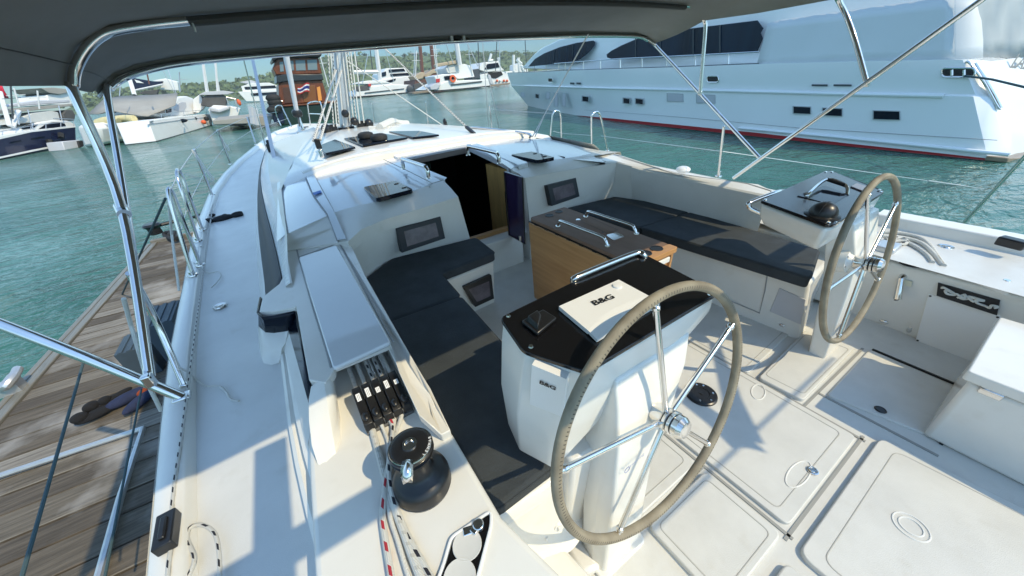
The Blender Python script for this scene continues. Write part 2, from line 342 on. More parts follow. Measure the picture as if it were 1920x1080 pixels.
        if bevel:
            b = o.modifiers.new('bevel', 'BEVEL'); b.width = bevel; b.segments = bseg; b.limit_method = 'ANGLE'; b.angle_limit = math.radians(32); b.harden_normals = False
        if subsurf:
            q = o.modifiers.new('sub', 'SUBSURF'); q.levels = subsurf; q.render_levels = subsurf
        if label: o['label'] = label
        return o
def thing(name, label, cat, loc=(0, 0, 0), group=None):
    o = bpy.data.objects.new(name, None); C.objects.link(o); o.location = loc; o.empty_display_size = .2
    o['label'] = label; o['category'] = cat
    if group: o['group'] = group
    return o
def tag(o, label, cat, group=None):
    o['label'] = label; o['category'] = cat
    if group: o['group'] = group
    return o
def struct(o): o['kind'] = 'structure'; return o
def spl(pts, n=8, closed=False):
    P = [V3(p) for p in pts]; m = len(P); out = []
    for i in range(m if closed else m - 1):
        if closed: a, b, c, d = P[(i - 1) % m], P[i], P[(i + 1) % m], P[(i + 2) % m]
        else: a, b, c, d = P[max(i - 1, 0)], P[i], P[i + 1], P[min(i + 2, m - 1)]
        for k in range(n):
            t = k / n; out.append(.5 * ((2 * b) + (c - a) * t + (2 * a - 5 * b + 4 * c - d) * t * t + (3 * b - a - 3 * c + d) * t ** 3))
    if not closed: out.append(P[-1])
    return out
def rs(pts, ys):
    P = sorted([V3(p) for p in pts], key=lambda p: p.y); Y = [p.y for p in P]
    return [V3((float(np.interp(y, Y, [p.x for p in P])), y, float(np.interp(y, Y, [p.z for p in P])))) for y in ys]
def rrect(pts, r, n=5):
    """round the corners of a polygon"""
    out = []; m = len(pts); P = [V3(p) for p in pts]
    for i in range(m):
        a, b, c = P[i - 1], P[i], P[(i + 1) % m]; ra = min(r, (a - b).length * .45, (c - b).length * .45)
        p = b + (a - b).normalized() * ra; q = b + (c - b).normalized() * ra
        for k in range(n + 1):
            t = k / n; out.append(p * (1 - t) ** 2 + b * (2 * t * (1 - t)) + q * t * t)
    return out
def up(pts, dz): return [V3(p) + V3((0, 0, dz)) for p in pts]
# ================================================================== OUR YACHT
yacht = thing('sailing_yacht', 'white sailing yacht with open twin wheel cockpit under a grey canopy, nearest the camera', 'sailing yacht', (1.45, 4.0, WZ))
def part(n, mb, mats, **k): return mb.build(n, mats, k.pop('parent', yacht), **k)
def xc(y): return 1.45 if y < 4 else 1.45 - .082 * (y - 4)
def mir(p): return V3((2 * xc(p.y) - p.x, p.y, p.z))

# --- hull and deck sheet
L0p = [(-.40, -1.6, .49), (-.56, 0, .50)] + HL([(274, 1080, .50), (288, 948, .5), (303, 777, .5), (318, 657, .5), (347, 517, .5), (360, 440, .51), (397, 350, .53), (433, 310, .6), (480, 272, .68)]) + [V3((.12, 11.2, .76)), V3((.5, 11.75, .79)), V3((.78, 12.0, .81))]
ys = [-1.6, -.8, 0, .5, 1, 1.5, 2, 2.5, 3, 3.6, 4.3, 5, 6, 7, 8, 9, 9.8, 10.5, 11.1, 11.5, 11.8, 12.0]
L0 = rs(L0p, ys)
def inb(p, d, dz=0):
    t = min(1, max(0.0, (12.0 - p.y) / .8)); q = V3((p.x + d * (1 if p.y < 9 else 1.25), p.y, p.z + dz))
    return V3((min(q.x, xc(p.y)), q.y, q.z))
hull = MB()
for side in (0, 1):
    g = (lambda p: p) if side == 0 else mir
    rows = [[g(inb(p, -.0, .004)) for p in L0], [g(inb(p, .012, -.09)) for p in L0], [g(V3((inb(p, .05).x, p.y, .1))) for p in L0], [g(V3((inb(p, .16).x, min(p.y, 11.6), -.45))) for p in L0], [g(V3((inb(p, .5).x, min(p.y, 11.4), -.95))) for p in L0]]
    hull.loft(rows)
part('hull', hull, GEL, angle=50)
deck = MB(); rail = MB()
D0 = [inb(p, .082, 0) for p in L0]; D1 = [inb(p, .095, -.034) for p in L0]
for side in (0, 1):
    g = (lambda p: p) if side == 0 else mir
    rail.loft([[g(inb(p, -.002, -.03)) for p in L0], [g(inb(p, 0, 0)) for p in L0], [g(inb(p, .01, .012)) for p in L0], [g(inb(p, .07, .010)) for p in L0], [g(p) for p in D0], [g(inb(p, .097, -.04)) for p in L0]])
part('toe_rail', rail, GEL, angle=60)
i0 = [i for i, y in enumerate(ys) if y <= 6.0]; i1 = [i for i, y in enumerate(ys) if y >= 6.0]
for side in (0, 1):
    g = (lambda p: p) if side == 0 else mir
    deck.loft([[g(D1[i].lerp(mir(D1[i]), t) + V3((0, 0, .03 * math.sin(math.pi * t)))) for i in i0] for t in (0, .08, .16)])
deck.loft([[D1[i].lerp(mir(D1[i]), t) + V3((0, 0, .03 * math.sin(math.pi * t))) for i in i1] for t in (0, .08, .16, .24, .36, .5, .64, .76, .84, .92, 1)])
part('side_deck', deck, DECK, angle=50)

# --- port coaming: stepped outer mouldings, winch platform, block with rope locker lid
st = MB()
r1a = HL([(605, 1080, .475), (565, 925, .475), (545, 820, .475), (527, 668, .475)])
r1b = HL([(640, 1080, .50), (595, 920, .50), (566, 820, .50), (541, 668, .50)])
r2 = HL([(664, 1100, .55), (607, 905, .55), (590, 812, .55), (566, 700, .58), (545, 622, .60)])
Y1 = [-.9, -.4, .1, .6, .8, 1.0, 1.2, 1.4, 1.6, 1.72]
def ext(L): a, b = V3(L[0]), V3(L[1]); return [a + (a - b) * 6] + [V3(q) for q in L]
A_ = rs(ext(r1a), Y1); B_ = rs(ext(r1b), Y1); C_ = rs(ext(r2), Y1)
for q in C_: q.z = max(.55, q.z)
st.loft([[p + V3((-.004, 0, -.04)) for p in A_], A_, [p + V3((.003, 0, .024)) for p in A_], [p + V3((.016, 0, .032)) for p in A_], [p + V3((-.008, 0, .0)) for p in B_], [p + V3((-.004, 0, .030)) for p in B_], [p + V3((.012, 0, .038)) for p in B_], [p for p in C_], [p + V3((.03, 0, .012)) for p in C_], [p + V3((.05, 0, -.2)) for p in C_]])
part('outer_moulding', st, GEL, angle=28)
PZ = .572
plat = MB()
pin = HZ([(849, 818), (935, 960)], PZ)
plat.prism([V3((-.30, -.9, PZ)), V3((-.27, .5, PZ)), V3((-.245, .87, PZ)), V3((-.2, 1.4, PZ)), V3((.14, 1.4, PZ)), V3((.172, .74, PZ)), V3((.172, .44, PZ)), V3((.26, .1, PZ)), V3((.31, -.9, PZ))], (0, 0, -.56))
part('winch_platform', plat, GEL, bevel=.018, bseg=3)
blk = MB(); T = .70
lo = [V3((-.318, 1.80, T - .012)), V3((-.262, 1.755, T - .01)), V3((-.172, 1.705, T))]
# block body: outer ring round the rope channel (u-shaped plan)
L_out = [V3((-.165, 1.71, T)), V3((-.168, 1.40, T)), V3((-.17, 1.14, T)), V3((-.125, 1.09, T))]
body = [V3((-.17, 2.6, T)), V3((-.18, 2.16, T)), V3((-.22, 2.02, T)), V3((-.30, 1.94, T - .008))] + lo + L_out + [V3((-.092, 1.13, T)), V3((-.085, 1.16, T)), V3((.118, 1.16, T)), V3((.10, .98, T)), V3((.098, .80, T - .04)), V3((.135, .735, PZ + .03)), V3((.166, .735, PZ + .03)), V3((.164, .86, T - .02)), V3((.162, 1.0, T)), V3((.175, 1.8, T)), V3((.205, 2.38, T)), V3((.15, 2.6, T))]
blk.prism(body, (0, 0, -.032))
part('cockpit_coaming', blk, GEL, bevel=.022, bseg=3, angle=60)
blk2 = MB()
blk2.prism([V3((-.165, 2.55, T - .02)), V3((-.165, 1.36, T - .02)), V3((.10, 1.36, T - .02)), V3((.164, 1.36, T - .02)), V3((.164, 2.4, T - .02)), V3((.15, 2.55, T - .02))], (0, 0, -.6))
blk2.prism([V3((.108, 1.38, T - .02)), V3((.108, .98, T - .02)), V3((.108, .86, T - .05)), V3((.135, .745, PZ + .01)), V3((.158, .745, PZ + .01)), V3((.158, .86, T - .05)), V3((.158, 1.38, T - .02))], (0, 0, -.2))
# sloped shoulder on the outboard side of the channel
a0 = H(593, 728, T); a1 = H(614, 714, T); b0 = H(597, 902, PZ - .01); b1 = H(637, 872, PZ - .01); c1 = H(628, 694, T)
part('coaming_core', blk2, GEL, bevel=.012)
sh = MB()
sh.loft([[V3((-.172, 1.14, T)), V3((-.125, 1.088, T)), V3((-.092, 1.13, T)), V3((-.09, 1.4, T))], [V3((-.205, 1.02, .645)), V3((-.135, .985, .66)), V3((-.10, 1.06, .66)), V3((-.098, 1.4, .62))], [V3((-.232, .865, .56)), V3((-.158, .862, .56)), V3((-.125, .98, .56)), V3((-.105, 1.4, .56))]])
part('coaming_shoulder', sh, GEL, angle=50, subsurf=1)
lid = MB()
lp = HL([(559, 483, T + .012), (631, 459, T + .012), (733, 640, T + .012), (624, 691, T + .012)])
lid.prism(rrect(lp, .02), (0, 0, -.02))
lip = HL([(622, 690, T + .006), (735, 637, T + .006)])
part('rope_locker_lid', lid, ROOF, bevel=.006)
gr = MB()
for L in ([(556, 458), (557, 470), (582, 560), (610, 650), (621, 690)], [(634, 452), (660, 500), (693, 560), (728, 625), (738, 640)], [(559, 482), (633, 457)], [(538, 461), (552, 455), (557, 462)]):
    gr.tube(spl(HZ(L, T + .001), 6), .0045, 6, flat=.5)
part('lid_seam', gr, SEAM)
# recess under the lid: darker floor with rope ducts
du = MB()
for k, x in enumerate((-.05, -.01, .03, .07)): du.bar((x, 1.14, PZ + .02), (x, 2.2, PZ + .02), .006, .04)
part('rope_duct', du, GEL)
# dark glass wrap at the coaming end and its long tapering strip
gl = MB()
w1 = HL([(486, 596, .655), (497, 602, .655), (512, 601, .655), (530, 598, .66), (552, 596, .665)])
def wing(a, b):   # vertical band hung under the lip
    return [[V3(p) for p in a], [V3((p.x, p.y, b)) for p in a]]
bt0 = [V3((-.31, 1.95, .672)), V3((-.326, 1.80, .668)), V3((-.308, 1.75, .662)), V3((-.27, 1.738, .658)), V3((-.225, 1.72, .66)), V3((-.178, 1.70, .664))]
bt1 = [V3((-.33, 1.95, .62)), V3((-.346, 1.80, .615)), V3((-.325, 1.748, .60)), V3((-.292, 1.735, .588)), V3((-.25, 1.712, .59)), V3((-.232, 1.70, .594))]
bt2 = [V3((-.38, 1.95, .465)), V3((-.398, 1.78, .465)), V3((-.386, 1.70, .465)), V3((-.352, 1.66, .465)), V3((-.318, 1.655, .465)), V3((-.285, 1.69, .50))]
gl.loft([[p + V3((0, 0, .02)) for p in bt0], bt0, bt1])
gl.loft([[V3((-.176, 1.70, .68)), V3((-.176, 1.13, .68))], [V3((-.179, 1.70, .664)), V3((-.178, 1.13, .664))], [V3((-.232, 1.70, .594)), V3((-.198, 1.06, .60))]])
part('dark_glass_trim', gl, GLASS, thick=.006)
wb = MB()
bq = [p + V3((-.004, -.004, .003)) for p in bt1]
wb.loft([[p + V3((.012, .012, 0)) for p in bq], bq, [a.lerp(b, .5) + V3((-.004, -.004, 0)) for a, b in zip(bq, bt2)], [p + V3((0, .0, .0)) for p in bt2], [p + V3((-.02, -.02, -.004)) for p in bt2]])
wb.loft([[V3((-.232, 1.70, .597)), V3((-.215, 1.4, .60)), V3((-.198, 1.06, .602))], [V3((-.285, 1.69, .515)), V3((-.262, 1.4, .545)), V3((-.245, 1.0, .545))]])
part('coaming_end', wb, GEL, angle=60)

# --- cabin side with its long window and the crinkled protective film above it
Y2 = [1.97, 2.2, 2.5, 3, 3.6, 4.3, 5, 5.8, 6.6, 7.2, 7.7]
cA = rs(HL([(487, 540, .475), (480, 473, .475), (480, 400, .48), (483, 330, .5), (490, 300, .52), (503, 272, .57)]), Y2)
cW = rs(HL([(535, 545, .68), (525, 500, .68), (519, 471, .69), (508, 428, .71), (496, 384, .72), (488, 341, .74), (490, 312, .76), (498, 281, .78), (516, 262, .81)]), Y2)
cB = rs(HL([(545, 535, .705), (532, 471, .76), (535, 437, .79), (515, 380, .8), (503, 320, .8), (503, 288, .82), (520, 262, .86)]), Y2)
cC = rs(HL([(548, 530, .705), (536, 471, .765), (538, 440, .80), (527, 351, .86), (545, 312, .92), (573, 259, .98), (600, 245, 1.0)]), Y2)
cabin = MB(); win = MB(); film = MB(); film2 = MB()
for side in (0, 1):
    g = (lambda p: p) if side == 0 else mir
    G = lambda L: [g(p) for p in L]
    cM = [a.lerp(b, .28) + V3((.0, 0, 0)) for a, b in zip(cA, cW)]
    s0 = 0 if side == 0 else 3
    cA_, cM_, cW_, cB_, cC_ = (L[s0:] for L in (cA, [a.lerp(b, .28) for a, b in zip(cA, cW)], cW, cB, cC))
    cabin.loft([G([p + V3((0, 0, -.05)) for p in cA_]), G(cA_), G(cM_)])
    cabin.loft([G([p + V3((.04, 0, 0)) for p in cM_]), G([p + V3((.03, 0, -.01)) for p in cW_])])
    win.loft([G(cM_), G([p + V3((-.004, 0, 0)) for p in cW_])])
    (film if side == 0 else cabin).loft([G(cW_), G([a.lerp(b, .5) + V3((-.006, 0, .006)) for a, b in zip(cW_, cB_)]), G(cB_)])
    film2.loft([G(cB_), G(cC_)])
part('cabin_side', cabin, GEL, angle=50)
part('cabin_window', win, GREYF, angle=50, thick=.004)
part('protective_film', film, FILM, angle=80, label='crinkled clear protective film along the cabin edge')
part('cabin_shoulder', film2, GEL, angle=60)
wm = MB()
for L in ([(485, 381, .6), (487, 395, .6), (486, 408, .6)], [(497, 434, .6), (494, 448, .6), (498, 468, .6)]):
    q = HL([(a, b, .585) for a, b, c in L]); wm.tube([p + V3((-.01, 0, 0)) for p in q], .003, 5)

# --- aft cabin bulkheads, chamfers and roof
bh = MB()
low = HL([(534, 470, .705), (633, 455, .715), (653, 452, .74), (678, 430, .76), (720, 412, .77), (780, 394, .78), (859, 369, .80)])
upp = HL([(535, 440, .79), (626, 399, .82), (646, 392, .82), (670, 386, .825), (715, 376, .83), (771, 359, .85), (832, 339, .875)])
sb = HL([(690, 520, .40), (712, 500, .40), (733, 484, .40), (748, 480, .40), (760, 479, .40), (820, 463, .40), (880, 449, .40)])
sbl = [V3((.185, 2.2, .4)), V3((.2, 2.3, .4))] + sb
lowc = [V3((.185, 2.2, .70)), V3((.19, 2.27, .735))] + low[2:]
bh.loft([rs_ for rs_ in ([V3((p.x, p.y, .0)) for p in [V3((.19, 2.25, 0)), V3((.2, 2.33, 0)), V3((.3, 2.42, 0)), V3((.46, 2.5, 0)), V3((.75, 2.5, 0)), V3((1.09, 2.48, 0))]], [V3((.19, 2.25, .42)), V3((.24, 2.33, .42)), V3((.33, 2.43, .42)), V3((.47, 2.5, .42)), V3((.75, 2.46, .42)), V3((1.09, 2.44, .42))], [V3((.185, 2.26, .735)), V3((.22, 2.33, .75)), low[3], low[4], low[5], low[6]])])
part('cabin_bulkhead', bh, GEL, angle=50)
ch = MB(); ch.loft([[p + V3((0, .01, -.08)) for p in low], low, [a.lerp(b, .5) + V3((0, -.006, .004)) for a, b in zip(low, upp)], upp])
gf = HL([(838, 333, .885), (753, 301, .92), (831, 276, .92)])
garL = HL([(542, 339, .872), (575, 335, .885), (609, 336, .89), (648, 324, .905), (677, 310, .915), (720, 299, .92), (780, 288, .92)])
garL[2].y = 3.58; garL[1].y = 3.66
rf = [V3(p) for p in upp] + [gf[0], gf[1], V3((1.0, 3.85, .925)), garL[6] + V3((0, .12, 0)), garL[5] + V3((0, .12, 0)), garL[4] + V3((0, .12, 0)), garL[3] + V3((0, .12, 0)), garL[2] + V3((0, .12, 0)), garL[1] + V3((0, .12, 0)), garL[0] + V3((0, .1, 0)), H(527, 351, .86), H(520, 380, .83)]
bm_rf = MB()
# roof as strips between chamfer edge and garage foot
fwd = [garL[0] + V3((-.10, 0, -.035)), garL[0], garL[1], garL[2], garL[3], garL[4], garL[5] , V3((.99, 3.60, .92))]
aft_ = [upp[0] + V3((-.06, 0, -.03)), upp[0], upp[1], upp[2], upp[3], upp[4], upp[5], gf[0]]
bm_rf.loft([aft_, [a.lerp(b, .33) + V3((0, 0, .004)) for a, b in zip(aft_, fwd)], [a.lerp(b, .66) + V3((0, 0, .006)) for a, b in zip(aft_, fwd)], [p + V3((0, .2, .0)) for p in fwd]])
bm_rf.add([upp[5], upp[6], gf[0]], [[0, 1, 2]])
mch = MB()
# starboard: mirror measured corner by corner
lowR = HL([(984, 334, .80), (1030, 325, .785), (1080, 317, .77), (1125, 306, .75)])
uppR = HL([(958, 318, .875), (972, 308, .87), (1080, 294, .845), (1108, 288, .83)])
ch.loft([[p + V3((0, .012, -.05)) for p in lowR], lowR, [a.lerp(b, .5) + V3((0, -.006, .004)) for a, b in zip(lowR, uppR)], uppR])
part('cabin_chamfer', ch, GEL, angle=40)
fR = [V3((1.83, 3.62, .92)), V3((2.05, 3.62, .92)), V3((2.5, 3.5, .90)), V3((2.72, 3.4, .87))]
bm_rf.loft([[uppR[0] + V3((0, 0, .004)), uppR[1], uppR[2], uppR[3]], [a.lerp(b, .5) + V3((0, 0, .01)) for a, b in zip(uppR, fR)], [p + V3((0, .2, 0)) for p in fR]])
part('cabin_roof', bm_rf, ROOF, angle=40)
# bulkhead starboard and coaming
bhR = MB()
bR0 = [V3((1.72, 2.50, 0)), V3((2.1, 2.46, 0)), V3((2.45, 2.45, 0)), V3((2.66, 2.38, 0)), V3((2.74, 2.2, 0))]
bR1 = [V3((1.66, 2.46, .80)), V3((2.0, 2.42, .79)), V3((2.4, 2.40, .78)), V3((2.66, 2.36, .77)), V3((2.74, 2.2, .74))]
bR1[0] = lowR[0]; bR1[1] = lowR[0].lerp(lowR[2], .5)
bhR.loft([bR0, [V3((p.x, p.y - .01, .42)) for p in bR0], bR1])
part('cabin_bulkhead', bhR, GEL, angle=50)
sc = MB()
inn = HL([(1112, 305, .765), (1125, 300, .755), (1200, 316, .74), (1330, 344, .72), (1440, 367, .70)])
out = HL([(1085, 283, .80), (1150, 284, .77), (1280, 328, .745), (1423, 345, .72), (1447, 356, .71)])
inn[0] = V3((2.62, 2.46, .775)); inn[1] = V3((2.72, 2.40, .765)); out[0] = V3((2.66, 2.85, .80)); out[1] = V3((3.0, 2.72, .77))
foot = [V3((p.x + .02, p.y, .38)) for p in inn]
sc.loft([[V3((p.x, p.y, .0)) for p in foot], foot, [p + V3((0, 0, -.012)) for p in inn], [p + V3((.012, 0, 0)) for p in inn], [p + V3((-.012, 0, 0)) for p in out], [p + V3((.004, 0, -.012)) for p in out], [V3((p.x + .1, p.y, .47)) for p in out]])
sc.add([V3((2.62, 2.46, .772)), V3((2.66, 2.85, .80)), uppR[3], lowR[3]], [[0, 1, 2, 3]])
part('cockpit_coaming', sc, GEL, angle=40)
sg = MB(); sg.tube([a.lerp(b, .78) + V3((0, 0, .003)) for a, b in zip(inn[1:], out[1:])], .005, 6, flat=.5); part('coaming_seam', sg, SEAM)
# roof outboard of the starboard hatch down to the side deck
ro = MB()
ro.add([V3((2.3, 2.56, .836)), V3((2.62, 2.44, .768)), V3((2.68, 2.7, .80)), V3((2.5, 2.66, .84))], [[0, 1, 2, 3]])
ro.loft([[V3((2.36, 2.585, .838)), V3((2.42, 3.0, .865)), V3((2.72, 3.6, .87)), V3((2.72, 4.4, .9))], [V3((2.74, 2.62, .80)), V3((2.86, 3.0, .81)), V3((2.95, 3.6, .82)), V3((2.98, 4.4, .84))], [V3((3.1, 2.70, .76)), V3((3.12, 3.0, .74)), V3((3.2, 3.6, .70)), V3((3.22, 4.4, .7))], [V3((3.22, 2.7, .48)), V3((3.25, 3.0, .48)), V3((3.32, 3.6, .48)), V3((3.3, 4.4, .5))]])
part('cabin_shoulder', ro, GEL, angle=60)

# --- forward coachroof with raised garage rim
FY = [3.74, 4.1, 4.6, 5.2, 5.8, 6.4, 7.0, 7.6, 8.3, 9.0, 9.8]
co = MB()
rowsF = []
for y in FY:
    a = rs(cC, [min(y, 9.0)])[0]; a.y = y
    if y > 8.9: a.x = min(a.x + (y - 9.0) * .2, xc(y) - .1)
    b = mir(a); zt = np.interp(y, [3.7, 4.1, 5, 6.4, 7.2, 8.3, 9.0, 9.8], [.985, .995, 1.01, 1.015, .985, .93, .88, .78])
    z0 = min(a.z, zt - .01); row = []
    for t in (0, .06, .14, .24, .36, .5, .64, .76, .86, .94, 1):
        k = 1 - (2 * t - 1) ** 4; p = a.lerp(b, t); p.z = z0 + (zt - z0) * k; row.append(p)
    sk_ = V3((a.x - (.10 if y < 6 else .16), y, min(.7, z0 - .1))); rowsF.append([sk_] + row + [mir(sk_)])
# aft lip of the garage
r0 = [V3((p.x, p.y - .05, p.z - .02)) for p in rowsF[0]]; r00 = [V3((p.x, p.y - .085, min(p.z - .04, .9) - .03)) for p in rowsF[0]]
for r in (r0, r00):
    for i, p in enumerate(r):
        p.y += .13 * math.sin(math.pi * i / 12) - .03
for i, p in enumerate(rowsF[0]): p.y += .13 * math.sin(math.pi * i / 12) - .03
rowsF.append([V3((p.x, p.y + .25, min(p.z, .66))) for p in rowsF[-1]])
co.loft([r00, r0] + rowsF)
part('coachroof', co, GEL, angle=24)
rim = MB()
pth = [V3((p.x, p.y + .05, p.z + .004)) for p in rowsF[0]][2:11]
rim.tube(spl(pth, 4), .03, 8, flat=.6)
part('garage_rim', rim, GEL)
RZ = 1.018
sk = MB()
for q in ([(592, 275), (628, 261), (666, 275), (610, 287)], [(645, 259), (713, 249), (764, 257), (680, 271)], [(729, 246), (786, 245), (823, 252), (774, 257)]):
    sk.prism(HZ(q, RZ + .006), (0, 0, -.02))
part('roof_skylight', sk, GLASS, bevel=.004)
for q in ((687, 256), (712, 260)):
    v = MB(); c = H(q[0], q[1] + 4, RZ); v.lathe([(.0, .075), (.05, .075), (.085, .06), (.095, .035), (.09, .012), (.05, .0)], c + V3((0, 0, .0)), seg=20)
    part('mushroom_vent', v, RUB)
# seams on the roof
sm = MB()
sm.tube(spl([p + V3((0, 0, .006)) for p in HL([(573, 334, .885), (588, 368, .85), (614, 404, .815), (633, 452, .722)])], 5), .006, 6, flat=.5)
sm.tube(spl([p + V3((0, 0, .006)) for p in HL([(590, 331, .888), (606, 360, .86), (626, 397, .822)])], 5), .004, 6, flat=.5)
sm.tube([p + V3((0, 0, .01)) for p in HL([(720, 301, .92), (770, 325, .905), (811, 346, .88), (832, 340, .885)])], .003, 6)
part('roof_seam', sm, SEAM)
rb = MB()
ra = HL([(574, 334, .886), (588, 368, .852), (614, 404, .818), (633, 454, .722)]); rbk = HL([(591, 331, .888), (606, 360, .862), (627, 397, .824), (652, 452, .735)])
rb.loft([[p + V3((0, 0, -.01)) for p in ra], [p + V3((.004, 0, .014)) for p in ra], [p + V3((-.004, 0, .016)) for p in rbk], [p + V3((0, 0, -.01)) for p in rbk]])
part('rope_tunnel_cover', rb, ROOF, angle=40)
tp = MB(); tp.prism([p + V3((0, 0, .008)) for p in HL([(587, 364, .868), (602, 359, .872), (604, 363, .869), (589, 368, .866)])], (0, 0, .003)); part('tape', tp, TAPE, label='small blue tape across the rope tunnel cover')

# --- roof hatches, handrails
def hatch(q, z):
    m = MB(); pts = rrect(HZ(q, z), .03, 4); m.prism(up(pts, .007), (0, 0, -.03))
    o = part('roof_hatch', m, GLASS, bevel=.004)
    k = MB(); c = [V3(p) for p in HZ(q, z + .008)]
    for t in (.82, .97): pass
    a = c[2].lerp(c[1], .25); b = c[2].lerp(c[1], .75)
    for e in (a, b):
        k = MB(); k.box(e.lerp(c[0], .1), (.035, .02, .008)); part('hatch_latch', k, BLACK, parent=o, bevel=.003)
hatch([(681, 352), (742, 340), (775, 356), (706, 374)], .868)
hatch([(957, 291), (998, 285), (1041, 296), (1008, 302)], .895)
def handrail(a, b, za, zb, h):
    m = MB(); A = H(a[0], a[1], za); B = H(b[0], b[1], zb); u = V3((0, 0, h)); d = (B - A).normalized()
    m.tube(spl([A, A + u * .6, A + u * .93 + d * .02, A + u + d * .05, B + u - d * .05, B + u * .93 - d * .02, B + u * .6, B], 6), .0165, 10)
    m.lathe([(0, .006), (.02, .006), (.022, 0)], A, seg=14); m.lathe([(0, .006), (.02, .006), (.022, 0)], B, seg=14)
    part('roof_handrail', m, STEEL)
handrail((757, 317), (804, 334), .918, .9, .085)
handrail((878, 291), (936, 306), .92, .9, .085)
hr = MB(); a = H(884, 241, .98); b = H(993, 256, .9)
hp = [H(884, 243, .97), H(885, 239, 1.0), H(930, 243, .98), H(990, 251, .94), H(993, 257, .9)]
hr.tube(spl(hp, 5), .014, 8); hr.tube([H(909, 245, .96), H(909, 241, .985)], .01, 6); hr.tube([H(940, 249, .94), H(940, 244, .97)], .01, 6)
part('roof_handrail', hr, STEEL)

# --- companionway
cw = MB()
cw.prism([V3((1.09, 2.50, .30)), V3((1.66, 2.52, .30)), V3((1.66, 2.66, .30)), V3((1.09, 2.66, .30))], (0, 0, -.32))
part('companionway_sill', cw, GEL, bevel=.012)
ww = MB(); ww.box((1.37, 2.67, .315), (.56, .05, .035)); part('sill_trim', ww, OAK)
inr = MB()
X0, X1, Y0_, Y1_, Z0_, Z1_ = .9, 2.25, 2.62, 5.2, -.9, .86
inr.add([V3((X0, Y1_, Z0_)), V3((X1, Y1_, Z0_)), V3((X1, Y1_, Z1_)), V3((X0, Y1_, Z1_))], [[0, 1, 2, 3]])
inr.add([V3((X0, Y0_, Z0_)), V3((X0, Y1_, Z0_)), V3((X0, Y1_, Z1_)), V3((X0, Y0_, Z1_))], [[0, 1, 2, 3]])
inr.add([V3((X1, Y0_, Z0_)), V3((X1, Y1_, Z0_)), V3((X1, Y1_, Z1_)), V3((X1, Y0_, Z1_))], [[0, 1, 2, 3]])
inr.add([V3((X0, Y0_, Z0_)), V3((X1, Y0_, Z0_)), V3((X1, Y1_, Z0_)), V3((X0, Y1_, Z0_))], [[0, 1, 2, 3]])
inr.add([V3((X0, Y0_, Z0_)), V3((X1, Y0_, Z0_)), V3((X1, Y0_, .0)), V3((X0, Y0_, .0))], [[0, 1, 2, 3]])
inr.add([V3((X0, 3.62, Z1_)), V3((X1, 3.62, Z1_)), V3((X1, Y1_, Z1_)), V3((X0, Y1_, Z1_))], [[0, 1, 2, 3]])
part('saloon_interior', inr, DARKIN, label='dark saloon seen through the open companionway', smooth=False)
iw = MB(); iw.box((1.80, 3.0, .28), (.035, .62, 1.0)); iw.box((1.98, 3.31, .28), (.4, .03, 1.0)); part('saloon_panel', iw, BROWNI, label='warm wooden panel inside the companionway')
stp_ = None
for k in range(3): stp_ = MB(); stp_.box((1.40, 2.82 + .2 * k, .12 - .24 * k), (.5, .18, .03)); part('companionway_step', stp_, BROWNI, bevel=.004)
ig = MB(); ig.tube(spl([V3((1.74, 2.86, .0)), V3((1.72, 2.86, .04)), V3((1.72, 2.87, .55)), V3((1.74, 2.87, .6))], 5), .011, 8); part('saloon_grab_rail', ig, STEEL)
il = MB(); il.box((1.62, 4.9, .55), (.25, .02, .1)); part('saloon_window', il, mat('saloon_pane', (.2, .32, .3), .2))
# frames of the sliding hatch
fr = MB()
fr.bar((1.655, 2.50, .30), (1.655, 2.66, .86), .05, .035)
fr.prism([V3((1.66, 2.60, .875)), V3((1.70, 2.60, .875)), V3((1.80, 3.66, .925)), V3((1.76, 3.66, .925))], (0, 0, -.05))
fr.prism([V3((1.0, 3.6, .922)), V3((1.78, 3.66, .926)), V3((1.78, 3.74, .926)), V3((1.0, 3.70, .926))], (0, 0, -.06))
fr.prism([V3((1.015, 2.68, .882)), V3((1.055, 2.68, .882)), V3((1.04, 3.66, .92)), V3((1.0, 3.66, .92))], (0, 0, -.05))
part('companionway_frame', fr, LIGHTG, bevel=.004)
sr = MB()
sr.prism([V3((1.70, 2.58, .885)), V3((1.83, 2.62, .885)), V3((1.90, 3.72, .94)), V3((1.80, 3.70, .94))], (0, 0, -.07))
sr.prism([V3((.98, 3.66, .94)), V3((1.86, 3.70, .945)), V3((1.86, 3.86, .945)), V3((.98, 3.84, .94))], (0, 0, -.06))
part('hatch_surround', sr, ROOF, bevel=.01)
hb = MB(); hb.prism([V3((1.03, 3.59, .905)), V3((1.76, 3.645, .91)), V3((1.76, 3.66, .91)), V3((1.03, 3.62, .905))], (0, 0, -.05)); part('hatch_track', hb, mat('taupe_track', (.2, .16, .14), .5))
dr = MB()
hinge0, hinge1 = V3((1.69, 2.5, .86)), V3((1.69, 2.5, .2))
dp = [H(944, 321, .84), H(979, 333, .80), HX(984, 458, 1.80), HX(953, 440, 1.69)]
dA = V3((1.66, 2.60, .84)); dB = HY(979, 333, 2.36); dC = HY(984, 457, 2.36); dD = HY(954, 440, 2.55)
dr.prism([HY(945, 322, 2.56), dB, dC, dD], (.02, .012, 0))
drp = part('companionway_door', dr, GLASSP, bevel=.003, label='folded dark purple acrylic companionway door')
dk = MB(); kp = HY(975, 446, 2.36); dk.box(kp + V3((-.01, -.015, 0)), (.012, .02, .05)); part('door_knob', dk, STEEL, parent=drp, bevel=.003)
df = MB(); q = [HY(945, 322, 2.55), dB, dC, dD]
df.tube([p + V3((-.002, -.006, 0)) for p in q], .006, 6, closed=True); part('door_edge', df, BLACK, parent=drp)

